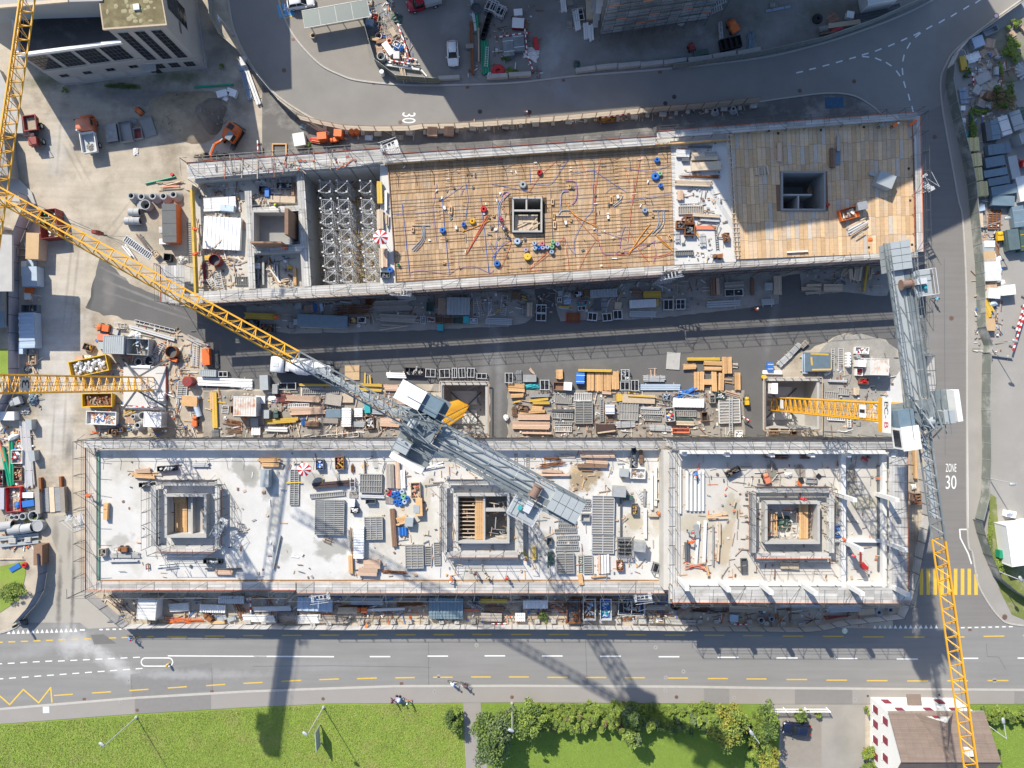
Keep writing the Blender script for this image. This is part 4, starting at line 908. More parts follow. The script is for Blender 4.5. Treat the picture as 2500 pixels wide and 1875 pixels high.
def k_grid(t,L,Wd,m=None,nl=None,nw=None,plate=True,h=.14,lift=.1):
 """formwork panel lying face down: ribs over a skin"""
 m=m or GRID;nl=nl or max(3,round(L/.32));nw=nw or max(1,round(Wd/1.2))
 b=MB();z=lift+h/2
 for i in range(nl+1):b.box((-L/2+.04+(L-.08)*i/nl,0,z),(.075,Wd,h))
 for j in range(nw+1):b.box((0,-Wd/2+.05+(Wd-.1)*j/nw,z+.004),(L,.1,h+.008))
 b.obj('rib_frame',m,t)
 if plate:bx(t,'skin',PLATE,(0,0,lift),(L-.02,Wd-.02,.03))
 for s in(-.3,.3):bx(t,'bearer',TIMG,(L*s,0,lift/2),(.1,Wd*.95,lift))
def k_grids(t,L,Wd,m=None,n=3,nl=None,nw=None,step=.16):
 """stack of formwork panels"""
 for i in range(n-1):bx(t,'lower_panel',m or GRID,(rnd.uniform(-.05,.05),rnd.uniform(-.04,.04),.17+i*step),(L,Wd,step-.02))
 k_grid(t,L,Wd,m,nl,nw,True,.12,.1+(n-1)*step)
def k_corr(t,L,Wd,m=None,n=None,h=.45,base=True):
 """stack of corrugated sheets: ridges run across the length"""
 m=m or CORR;n=n or max(4,round(L/.32));b=MB();vs=[];p=L/n
 for i in range(n):
  for f,z in((0,0),(.5,0),(.55,.09),(.95,.09)):vs.append((-L/2+p*(i+f),z))
 vs.append((L/2,0));o=[(x,-Wd/2,h+z)for x,z in vs]+[(x,Wd/2,h+z)for x,z in vs];k=len(vs)
 b.add(o,[(i,i+1,k+i+1,k+i)for i in range(k-1)]);b.obj('corrugated_sheet',m,t)
 if base:bx(t,'sheet_stack',m,(0,0,h/2+.03),(L-.02,Wd-.02,h-.1));bx(t,'bearer',TIMG,(-L*.3,0,.04),(.1,Wd,.08));bx(t,'bearer',TIMG,(L*.3,0,.04),(.1,Wd,.08))
def k_rack(t,L,Wd,m=None,h=1.0,fill=None):
 """stacking frame: four posts, rails, floor"""
 m=m or STEELL;b=MB();q=.055
 for sx in(-1,1):
  for sy in(-1,1):b.box((sx*(L/2-q),sy*(Wd/2-q),h/2),(2*q,2*q,h))
 for s in(-1,1):
  b.box((0,s*(Wd/2-q),h-.06),(L,.09,.1));b.box((s*(L/2-q),0,h-.065),(.09,Wd,.1));b.box((0,s*(Wd/2-q),.25),(L,.07,.07))
 b.box((0,0,h-.07),(.07,Wd,.08))
 b.obj('frame',m,t);bx(t,'floor_tray',BLACK,(0,0,.12),(L-.12,Wd-.12,.05))
 if fill:k_fill(t,L*.8,Wd*.8,fill,.15,.4)
def k_fill(t,L,Wd,m,z,h,n=14):
 r=seeded(L,Wd);mm=m if isinstance(m,(list,tuple))else[m]
 for i in range(n):
  bx(t,'contents',r.choice(mm),(r.uniform(-.4,.4)*L,r.uniform(-.4,.4)*Wd,z+r.uniform(0,h)),(r.uniform(.15,.5)*min(L,1.6),r.uniform(.06,.3),r.uniform(.05,.25)),rot=(r.uniform(-.4,.4),r.uniform(-.4,.4),r.uniform(0,3)))
def k_crate(t,L,Wd,m=None,h=.7,fill=None,th=.07,inner=None):
 m=m or TIMB;b=MB()
 for s in(-1,1):b.box((0,s*(Wd/2-th/2),h/2),(L,th,h));b.box((s*(L/2-th/2),0,h/2+.001),(th,Wd-2*th,h))
 b.obj('crate_walls',m,t);bx(t,'crate_floor',inner or m,(0,0,.05),(L-2*th-.004,Wd-2*th-.004,.08))
 if fill:k_fill(t,L-.2,Wd-.2,fill,h*.35,h*.5,16)
def k_box(t,L,Wd,m=None,h=.8,lid=None,n=0):
 m=m or WHITE
 bx(t,'box_body',m,(0,0,h/2),(L,Wd,h));bx(t,'lid',lid or m,(0,0,h+.02),(L+.06,Wd+.06,.05))
 for i in range(n):bx(t,'lid_rib',lid or m,(-L/2+L*(i+.5)/n,0,h+.06),(.05,Wd*.96,.04))
 bx(t,'latch',STEELD,(0,-Wd/2-.02,h*.7),(.16,.05,.1))
def k_cont(t,L,Wd,m=None,h=2.4,roof=None,n=None):
 """site container with ridged roof, corner posts and a door"""
 m=m or OFFW;roof=roof or m
 bx(t,'container_body',m,(0,0,h/2),(L-.08,Wd-.08,h-.05))
 b=MB();n=n or max(5,round(L/.32))
 for i in range(n):b.box((-L/2+L*(i+.5)/n,0,h+.0),(L/n*.5,Wd-.16,.07))
 b.obj('roof_ribs',roof,t);bx(t,'roof',roof,(0,0,h-.02),(L-.06,Wd-.06,.04))
 f=MB()
 for sx in(-1,1):
  for sy in(-1,1):f.box((sx*(L/2-.06),sy*(Wd/2-.06),h/2+.02),(.14,.14,h+.06))
  f.box((sx*(L/2-.06),0,h),(.12,Wd-.28,.12));f.box((0,sx*(Wd/2-.06),h),(L-.28,.12,.12))
 f.obj('corner_frame',m,t);bx(t,'door',STEELL,(L/2-.02,0,h*.48),(.05,Wd*.8,h*.85))
def k_skip(t,L,Wd,m=None,h=1.3,fill=None,fn=0,flare=.18):
 """open skip with sloping walls and a rim"""
 m=m or YEL;b=MB();th=.06
 for off,up in((0,1),(th,-1)):
  lo=[(-L/2+flare+off,-Wd/2+flare+off),(L/2-flare-off,-Wd/2+flare+off),(L/2-flare-off,Wd/2-flare-off),(-L/2+flare+off,Wd/2-flare-off)]
  hi=[(-L/2+off,-Wd/2+off),(L/2-off,-Wd/2+off),(L/2-off,Wd/2-off),(-L/2+off,Wd/2-off)]
  z0=.1+(off>0)*.06
  fs=[(0,1,5,4),(1,2,6,5),(2,3,7,6),(3,0,4,7),(3,2,1,0)]
  b.add([(x,y,z0)for x,y in lo]+[(x,y,h)for x,y in hi],fs if up>0 else[f[::-1]for f in fs])
 for s in(-1,1):b.box((0,s*(Wd/2-.03),h),(L+.1,.12,.1));b.box((s*(L/2-.03),0,h+.002),(.12,Wd+.06,.1))
 b.obj('skip_body',m,t)
 for s in(-1,1):
  for x in(-.25,.25):bx(t,'lifting_lug',m,(x*L,s*(Wd/2+.03),h*.6),(.12,.14,.3))
 if fill=='rubble':
  r=seeded(L,Wd)
  base=boulder(OFFW,1)
  for i in range(70):
   s=r.uniform(.18,.42);put('rubble_lump',base,t,(r.uniform(-.44,.44)*(L-.5),r.uniform(-.42,.42)*(Wd-.5),h-.35+r.uniform(-.2,.3)),0,(s,s*r.uniform(.6,1),s*r.uniform(.5,.9)),(r.uniform(0,3),r.uniform(0,3),r.uniform(0,3)))
 if fill:bx(t,'fill_bed',SAND if fill=='rubble' else(fill if not isinstance(fill,(list,tuple))else fill[0]),(0,0,h*.35),(L-2*flare,Wd-2*flare,h*.5))
 if fill and fill!='rubble':k_fill(t,L-.5,Wd-.4,fill,h*.62,.2,fn or 26)
BOUL={}
def boulder(m,seed=1):
 if(m.name,seed)not in BOUL:
  bm=bmesh.new();bmesh.ops.create_icosphere(bm,subdivisions=1,radius=1);r=random.Random(seed)
  for v in bm.verts:v.co*=r.uniform(.75,1.1)
  me=bpy.data.meshes.new('lump');bm.to_mesh(me);bm.free();me.materials.append(m);BOUL[m.name,seed]=me
 return BOUL[m.name,seed]
def k_props(t,L,Wd,m=None,n=None,h=.35,r0=.05):
 """bundle of steel props or pipes"""
 m=m or STEEL;n=n or max(4,min(14,round(Wd/.13)));r=seeded(L,Wd)
 for i in range(n):
  for k in range(2):put('pipe',xbar(m,r0),t,(r.uniform(-.08,.08),-Wd/2+Wd*(i+.5)/n+.02*k,.12+k*.12+r.uniform(0,.05)),r.uniform(-.02,.02),(L*r.uniform(.9,1),1,1))
 for s in(-.3,.3):bx(t,'bearer',TIMG,(L*s,0,.04),(.1,Wd+.3,.08));bx(t,'strap',GREYD,(L*s*.8,0,.34),(.06,Wd,.02))
def k_tubes(t,L,Wd,m=None,n=3,r0=None):
 r0=r0 or Wd/n/2
 for i in range(n):
  MB().lathe([(r0*.9,L/2),(r0,L/2),(r0,-L/2),(r0*.9,-L/2),(r0*.9,L/2)],(0,0,0),12,'x').obj('pipe',m or GREEN,t,(rnd.uniform(-.15,.15),-Wd/2+Wd*(i+.5)/n,r0+.02))
def k_girders(t,L,Wd,m=None,n=3,h=.3):
 """rolled or precast bars lying side by side"""
 b=MB();w_=Wd/n
 for i in range(n):
  q=MB();ww=w_*.82
  q.box((0,0,.03),(L,ww,.05)).box((0,0,h/2),(L-.01,ww*.3,h-.1)).box((0,0,h-.03),(L,ww,.05))
  q.obj('girder',m or STEELL,t,(rnd.uniform(-.1,.1),-Wd/2+w_*(i+.5),.08))
 for s in(-.35,.35):bx(t,'bearer',TIMP,(L*s,0,.04),(.12,Wd+.5,.08))
def k_ring(t,L,Wd,m=None,h=1.0,th=.12,cap=False):
 """concrete ring standing up"""
 r=L/2
 MB().lathe([(r-th,0),(r-th,h),(r,h),(r,0)],n=20).obj('ring_wall',m or CONR,t,smooth=False)
 MB().lathe([(0,.03),(r-th,.03)],n=12).obj('ring_floor',BLACK if not cap else m or CONR,t)  # open rings get a black disc for the shade inside
 if cap:MB().lathe([(0,h-.05),(r-th,h-.05)],n=16).obj('ring_lid',m or CONR,t)
def k_cone(t,L,Wd,m=None,h=.95,cx=.18):
 """manhole cone: wide foot, narrow open neck set to one side"""
 r=L/2;b=MB();n=20;vs=[]
 prof=[(r,0,0),(r,.18,0),(r*.62,h*.85,cx),(r*.62,h,cx),(r*.42,h,cx),(r*.42,h*.5,cx)]
 for i in range(n):
  a=2*math.pi*i/n
  for q,z,o in prof:vs.append((q*math.cos(a)-o,q*math.sin(a)+o*.6,z))
 k=len(prof);b.add(vs,[(i*k+j,((i+1)%n)*k+j,((i+1)%n)*k+j+1,i*k+j+1)for i in range(n)for j in range(k-1)])
 b.obj('cone_wall',m or CONR,t);MB().lathe([(0,0),(r*.43,0)],(-cx,cx*.6,h*.5),14).obj('cone_throat',BLACK,t)  # black disc stands in for the shade inside the neck
def k_lying(t,L,Wd,m=None,th=.1,n=1):
 """concrete pipe lying on its side, length along x"""
 r=Wd/2
 for i in range(n):
  l=L/n
  MB().lathe([(r-th,-l/2+.02),(r,-l/2+.02),(r,l/2-.02),(r-th,l/2-.02),(r-th,-l/2+.02)],(0,0,0),18,'x').obj('pipe_ring',m or CONR,t,(-L/2+l*(i+.5),0,r))
 MB().lathe([(0,0),(r-th,0)],(-L/2+.25,0,r),14,'x').obj('pipe_bore',BLACK,t);MB().lathe([(0,0),(r-th,0)],(L/2-.25,0,r),14,'x').obj('pipe_bore',BLACK,t)  # black discs near both ends stand in for the shade inside the pipe
def k_coil(t,L,Wd,m=None,h=.35,core=None):
 r=L/2
 MB().lathe([(r*.35,0),(r*.35,h),(r*.45,h*1.1),(r*.9,h*1.05),(r,h*.8),(r,0)],n=16).obj('winding',m or BLUE,t)
 for q in(.55,.7,.85):MB().lathe([(r*q-.02,h*1.06),(r*q,h*1.14),(r*q+.02,h*1.06)],n=16).obj('turn',m or BLUE,t)
 MB().lathe([(0,.02),(r*.35,.02)],n=10).obj('hub',core or BLACK,t)
def k_pallet(t,L,Wd,m=None,h=.14,load=None,lh=.5):
 m=m or TIMK;n=max(5,round(L/.16))
 for i in range(n):bx(t,'slat',m,(-L/2+L*(i+.5)/n,0,h),(L/n*.7,Wd,.025))
 for s in(-1,0,1):bx(t,'runner',m,(0,s*(Wd/2-.06),h/2-.01),(L,.1,h-.03))
 if load:bx(t,'load',load,(0,0,h+lh/2+.02),(L*.94,Wd*.92,lh))
def k_pallets(t,L,Wd,m=None,n=4):
 for i in range(n-1):bx(t,'lower_pallet',m or TIMK,(rnd.uniform(-.04,.04),rnd.uniform(-.03,.03),.07+.14*i),(L,Wd,.11))
 g=put('top_pallet',None,t,(0,0,.14*(n-1)));k_pallet(g,L,Wd,m)
def k_ladder(t,L,Wd,m=None,n=None,z=.06):
 m=m or STEELL
 for s in(-1,1):bx(t,'stile',m,(0,s*(Wd/2-.04),z),(L,.08,.1))
 n=n or max(4,round(L/.33))
 for i in range(n):bx(t,'rung',m,(-L/2+L*(i+.5)/n,0,z),(.07,Wd-.16,.06))
def k_sheet(t,L,Wd,m=None,h=.5,n=3,strap=None):
 """pile of sheets, slightly out of line, with straps"""
 r=seeded(L,Wd)
 for i in range(n):bx(t,'sheet',m or LBLUE,(r.uniform(-.05,.05),r.uniform(-.05,.05),.08+h*(i+.5)/n),(L,Wd,h/n-.015),r.uniform(-.01,.01))
 for s in(-.28,.28):
  bx(t,'bearer',TIMG,(s*L,0,.04),(.1,Wd,.08))
  if strap:bx(t,'strap',strap,(s*L,0,.085+h),(.07,Wd+.02,.015))
def k_block(t,L,Wd,m=None,h=.6):
 b=MB();e=.05
 b.prism([(-L/2,-Wd/2),(L/2,-Wd/2),(L/2,Wd/2),(-L/2,Wd/2)],0,h-e)
 b.add([(-L/2,-Wd/2,h-e),(L/2,-Wd/2,h-e),(L/2,Wd/2,h-e),(-L/2,Wd/2,h-e),(-L/2+e,-Wd/2+e,h),(L/2-e,-Wd/2+e,h),(L/2-e,Wd/2-e,h),(-L/2+e,Wd/2-e,h)],[(0,1,5,4),(1,2,6,5),(2,3,7,6),(3,0,4,7),(4,5,6,7)])
 b.obj('block_body',m or CON,t);bx(t,'lifting_eye',STEELD,(0,0,h+.03),(.12,.03,.06))
def k_tarp(t,L,Wd,m=None,h=.5):crumple(t,'crumpled_sheet',m or OFFW,(0,0,0.02),L/2,Wd/2,h,int(L*100))
def k_heap(t,L,Wd,m=None,h=1.5,n=22):
 r=random.Random(int(L*31));b=MB();vs=[(0,0,h)];fs=[];K=7
 for k in range(1,K+1):
  for i in range(n):
   a=2*math.pi*i/n;q=k/K;w_=1+.14*math.sin(3*a+L)+r.uniform(-.04,.04)
   vs.append((L/2*q*w_*math.cos(a),Wd/2*q*w_*math.sin(a),max(-.03,h*(1-q**1.15)+(r.uniform(-.09,.09)if k<K else-.05))))
 for i in range(n):fs.append((0,1+i,1+(i+1)%n))
 for k in range(K-1):
  for i in range(n):a,c=1+k*n+i,1+k*n+(i+1)%n;fs.append((a,a+n,c+n,c))
 b.add(vs,fs).obj('heap_surface',m or SOIL,t,smooth=True)
 lump=boulder(GRAVD,2)
 for i in range(50):
  a,q=r.uniform(0,6.28),r.random()**.5;s=r.uniform(.06,.16)
  put('stone',lump,t,(L/2*q*math.cos(a),Wd/2*q*math.sin(a),max(0,h*(1-q**1.15))),0,(s,s,s))
def k_barrier(t,L,Wd,m=None,h=.9,n=None):
 """red and white barrier board on feet"""
 n=n or max(4,round(L/.45))
 for i in range(n):bx(t,'board_segment',RED if i%2 else WHITE,(-L/2+L*(i+.5)/n,0,h),(L/n,.16,.22))
 for s in(-.4,.4):bx(t,'foot',GREYD,(s*L,0,.06),(.25,.5,.12));bx(t,'upright',STEELL,(s*L,0,h/2),(.05,.05,h))
def k_drum(t,L,Wd,m=None,h=.9):
 r=L/2;MB().lathe([(0,h),(r*.93,h),(r,h-.03),(r,h*.66),(r*1.03,h*.64),(r,h*.62),(r,h*.34),(r*1.03,h*.32),(r,h*.3),(r,0)],n=18).obj('drum_shell',m or REDD,t);MB().lathe([(r*.2,h+.01),(0,h+.02)],n=8).obj('bung',GREYD,t)
def k_bin(t,L,Wd,m=None,h=1.1):
 """tall open tub"""
 r=L/2;MB().lathe([(r,0),(r,h),(r-.06,h),(r-.06,.15),(0,.15)],n=22).obj('tub_shell',m or RUST,t);MB().lathe([(0,h*.45),(r-.07,h*.45)],n=18).obj('tub_fill',GREYD,t)
def k_bags(t,L,Wd,m=None,n=3):
 me=boulder(m or OFFW,3)
 for i in range(n):put('bag',me,t,(-L/2+L*(i+.5)/n,rnd.uniform(-.1,.1),.35),0,(L/n*.52,Wd*.5,.42),(0,0,rnd.uniform(-.3,.3)))
def k_bottles(t,L,Wd,m=None,n=5):
 for i in range(n):
  o=MB().lathe([(0,1.25),(.12,1.25),(.14,1.1),(.3,.95),(.3,0)],n=12).obj('bottle',WHITE,t,(-L/2+L*(i+.5)/n,0,0))
def k_umbrella(t,L,Wd,m=None,h=2.3,n=14):
 r=L/2
 for i in range(n):
  a,c=2*math.pi*i/n,2*math.pi*(i+1)/n
  MB().add([(0,0,h+.45),(r*math.cos(a),r*math.sin(a),h),(r*math.cos(c),r*math.sin(c),h)],[(0,1,2)]).obj('canopy_gore',RED if i%2 else WHITE,t)
 put('pole',zbar(STEELL,.035),t,(0,0,0),0,(1,1,h+.55));bx(t,'foot',CON,(0,0,.06),(.5,.5,.12))
 for i in range(n):put('rib',xbar(STEELD,.012),t,(r/2*math.cos(i*6.283/n),r/2*math.sin(i*6.283/n),h+.2),0,(r,1,1),(0,math.atan2(.45,r),i*6.283/n))
def k_lattice(t,L,Wd,m=None,h=.5):
 """narrow lattice girder or scaffold frames lying flat"""
 b=MB();n=max(3,round(L/.8))
 for s in(-1,1):b.bar((-L/2,s*Wd/2,.1),(L/2,s*Wd/2,.1),.05).bar((-L/2,s*Wd/2,.1+h),(L/2,s*Wd/2,.1+h),.05)
 for i in range(n+1):
  x=-L/2+L*i/n;b.bar((x,-Wd/2,.1+h),(x,Wd/2,.1+h),.035)
  for s in(-1,1):
   b.bar((x,s*Wd/2,.1),(x,s*Wd/2,.1+h),.03)
   if i<n:b.bar((x,s*Wd/2,.1),(x+L/n,s*Wd/2,.1+h),.03)
 b.obj('lattice_frame',m or STEELL,t)
def k_rebar(t,L,Wd,m=None,n=18,h=.25):
 r=seeded(L,Wd)
 for i in range(n):put('bar',xbar(m or RUST,.025),t,(r.uniform(-.2,.2),-Wd/2+Wd*(i+.5)/n,.08+r.uniform(0,h)),r.uniform(-.06,.06),(L*r.uniform(.7,1),1,1))
 for s in(-.25,.25):bx(t,'bearer',TIMG,(s*L,0,.03),(.1,Wd,.06))
def k_props_up(t,L,Wd,m=None,h=1.6):
 """props standing close together in a cage"""
 r=seeded(L,Wd);n=12
 for i in range(n):
  for j in range(5):put('prop',zbar(STEEL,.035),t,(-L/2+L*(i+.5)/n,-Wd/2+Wd*(j+.5)/5,.1),0,(1,1,h*r.uniform(.8,1)))
 k_rack(t,L+.2,Wd+.2,STEEL,h*.6)
def k_machine(t,L,Wd,m=None,h=1.0):
 """small wheeled site machine: chassis, engine cover, drum, wheels, handle"""
 m=m or ORANGE
 bx(t,'chassis',STEELD,(0,0,.32),(L,Wd*.7,.16));bx(t,'engine_cover',m,(L*.18,0,h*.62),(L*.5,Wd*.72,h*.5))
 MB().lathe([(0,-.3*Wd),(.3*Wd,-.3*Wd),(.36*Wd,0),(.3*Wd,.3*Wd),(0,.3*Wd)],n=12,axis='y').obj('drum',m,t,(-L*.28,0,h*.6))
 for s in(-1,1):MB().lathe([(0,-.06),(.22,-.06),(.22,.06),(0,.06)],n=12,axis='y').obj('wheel',TYRE,t,(L*.25,s*Wd*.42,.22));MB().lathe([(0,-.06),(.22,-.06),(.22,.06),(0,.06)],n=12,axis='y').obj('wheel',TYRE,t,(-L*.25,s*Wd*.42,.22))
 MB().path([(-L/2,-.2,.4),(-L/2-.4,-.2,.8),(-L/2-.4,.2,.8),(-L/2,.2,.4)],.03).obj('handle',STEELD,t)
KIND={'stack':(k_stack,'timber_stack','timber stack'),'loose':(k_loose,'plank_pile','plank pile'),'grid':(k_grid,'ribbed_formwork','formwork'),'grids':(k_grids,'formwork_stack','formwork stack'),'corr':(k_corr,'corrugated_stack','sheet stack'),'rack':(k_rack,'stacking_frame','stacking frame'),'crate':(k_crate,'open_crate','crate'),'box':(k_box,'closed_box','box'),'cont':(k_cont,'site_container','container'),'skip':(k_skip,'skip','skip'),'props':(k_props,'prop_bundle','prop bundle'),'tubes':(k_tubes,'plastic_pipes','pipes'),'girders':(k_girders,'girder_set','girders'),'ring':(k_ring,'concrete_ring','concrete ring'),'cone':(k_cone,'manhole_cone','manhole cone'),'lying':(k_lying,'lying_pipe','concrete pipe'),'coil':(k_coil,'conduit_coil','coil'),'pallet':(k_pallet,'pallet','pallet'),'pallets':(k_pallets,'pallet_stack','pallet stack'),'ladder':(k_ladder,'ladder','ladder'),'sheet':(k_sheet,'sheet_pile','sheet pile'),'block':(k_block,'concrete_block','concrete block'),'tarp':(k_tarp,'tarpaulin','tarpaulin'),'heap':(k_heap,'spoil_heap','spoil heap'),'barrier':(k_barrier,'barrier_board','barrier'),'drum':(k_drum,'drum','drum'),'bin':(k_bin,'round_tub','tub'),'bags':(k_bags,'bag_row','bags'),'bottles':(k_bottles,'gas_bottles','gas bottles'),'umbrella':(k_umbrella,'parasol','parasol'),'lattice':(k_lattice,'lattice_girder','lattice girder'),'rebar':(k_rebar,'rebar_bundle','rebar'),'upright':(k_props_up,'prop_cage','prop cage'),'machine':(k_machine,'site_machine','machine')}
GROUPS={'stack':'stacks of boards and beams on the site','grid':'formwork panels on the site','grids':'stacks of formwork panels','corr':'corrugated sheet stacks','rack':'steel stacking frames','crate':'open crates on the site','props':'bundles of steel props','cone':'concrete manhole cones','ring':'concrete rings','lying':'lying concrete pipes','coil':'conduit coils','pallet':'pallets','pallets':'pallet stacks','ladder':'ladders','sheet':'sheet piles','block':'concrete fence blocks','barrier':'red and white barriers','umbrella':'striped parasols','box':'closed boxes','girders':'girders on the site','loose':'plank piles','cont':'site containers','skip':'skips'}
def item(kind,t,x,y,L,Wd,ang,zz,label,suffix="",**kw):
 fn,name,cat=KIND[kind];z=zz;k=mpp(z)/S
 lb=(label+' '+suffix).strip()
 e=thing(kw.pop('name',name),lb,kw.pop('cat',cat),(*TW(t,x,y,z),z+.02),R(-ang),kw.pop('group',GROUPS.get(kind)))
 fn(e,max(.25,L*k),max(.2,Wd*k),**kw)
 return e
# SITE OBJECTS  (tile, height, where, rows of kind, x, y, length, width, angle, label)
RROOF=M('rust_streaked_roof',(.60,.57,.53),.6,var=.1,dirt=((.42,.15,.04),.95,.8))
KA=dict(s='stack',c='crate',g='girders',r='grid',h='sheet',b='box',l='loose',p='props',k='rack',i='ring',t='tarp',m='machine',a='barrier',y='corr')
def put_all(t,z,where,rows):
 for r in rows.strip().split('\n'):
  spec,_,kw=r.partition('|');f=spec.split(None,6);f[0]=KA.get(f[0],f[0])
  item(f[0],t,*map(float,f[1:6]),z,f[6],where,**eval('dict(%s)'%kw))
# west yard, top
put_all(11,0,'',"""
b 917 1085 140 90 82 low grey bin with red and white ends right of the orange tipper truck|m=GREYD,lid=GRID,h=.5,n=3
c 1035 1075 170 100 80 long grey trough between the low bin and the flat concrete slab|m=CONG,h=.8,inner=CON
c 1130 1090 90 70 80 small grey box with a rusty red inside beside the long trough|m=GRID,inner=REDD,h=.6
block 1207 1035 150 100 72 flat grey concrete slab lying left of the spoil heap|h=.3,m=CONG,name='precast_slab',cat='precast slab'
m 1140 910 70 50 40 small orange excavator attachment in front of the brown heap
t 1085 985 60 50 0 rumpled grey liner between trough and slab|m=CONG,h=.3
heap 1540 930 620 430 8 broad brown spoil heap beside the excavator|h=1.9
heap 1690 930 300 320 0 darker grey top of the spoil, dumped against the brown heap|h=2.4,m=M('grey_spoil',(.20,.17,.135),.95,var=.3,scale=1.5,bump=.6,fine=.2)
tubes 1740 700 315 16 -4 single green plastic pipe on the tarmac by the grey building|n=1
b 1810 770 80 50 -15 white box with a round hole, left of two smaller white boxes|h=.6
b 1902 768 50 55 20 square white box, rightmost near the green pipe end|h=.7
b 1832 806 36 30 30 smallest white box in front of the three near the green pipe|h=.3
b 1868 740 32 32 25 white cube between the holed box and the square box|h=.5
p 1990 660 330 45 75 long bundle of pale blue steel sections by the street fence|m=LBLUE,n=5
g 2045 690 340 40 70 white and wooden wall panels leaning by the street fence|m=OFFW,n=2
b 1985 515 70 40 80 tall white wrapped roll at the head of the pale blue sections|m=OFFW,h=.9
tubes 1305 1462 250 13 -13 thin green pipe lying on the sand above the manhole cones|n=1
drum 1400 1418 26 26 0 small red keg beside the thin green pipe|m=RED,h=.4
l 1385 1500 220 60 -8 scattered battens beside the row of manhole cones|m=[TIMP,ORANGEP],n=6
a 2106 1205 100 24 88 upright red and white marker board next to the excavator
t 1100 1230 40 60 0 pale cloth scrap on the ground below the trough|h=.2""")
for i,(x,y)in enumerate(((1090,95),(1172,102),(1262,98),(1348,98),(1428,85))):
 item('cone',21,x+12,y+18,88,88,0,0,('first','second','third','fourth','last')[i]+' grey manhole cone from the left in the back row on the sand',h=1.1)
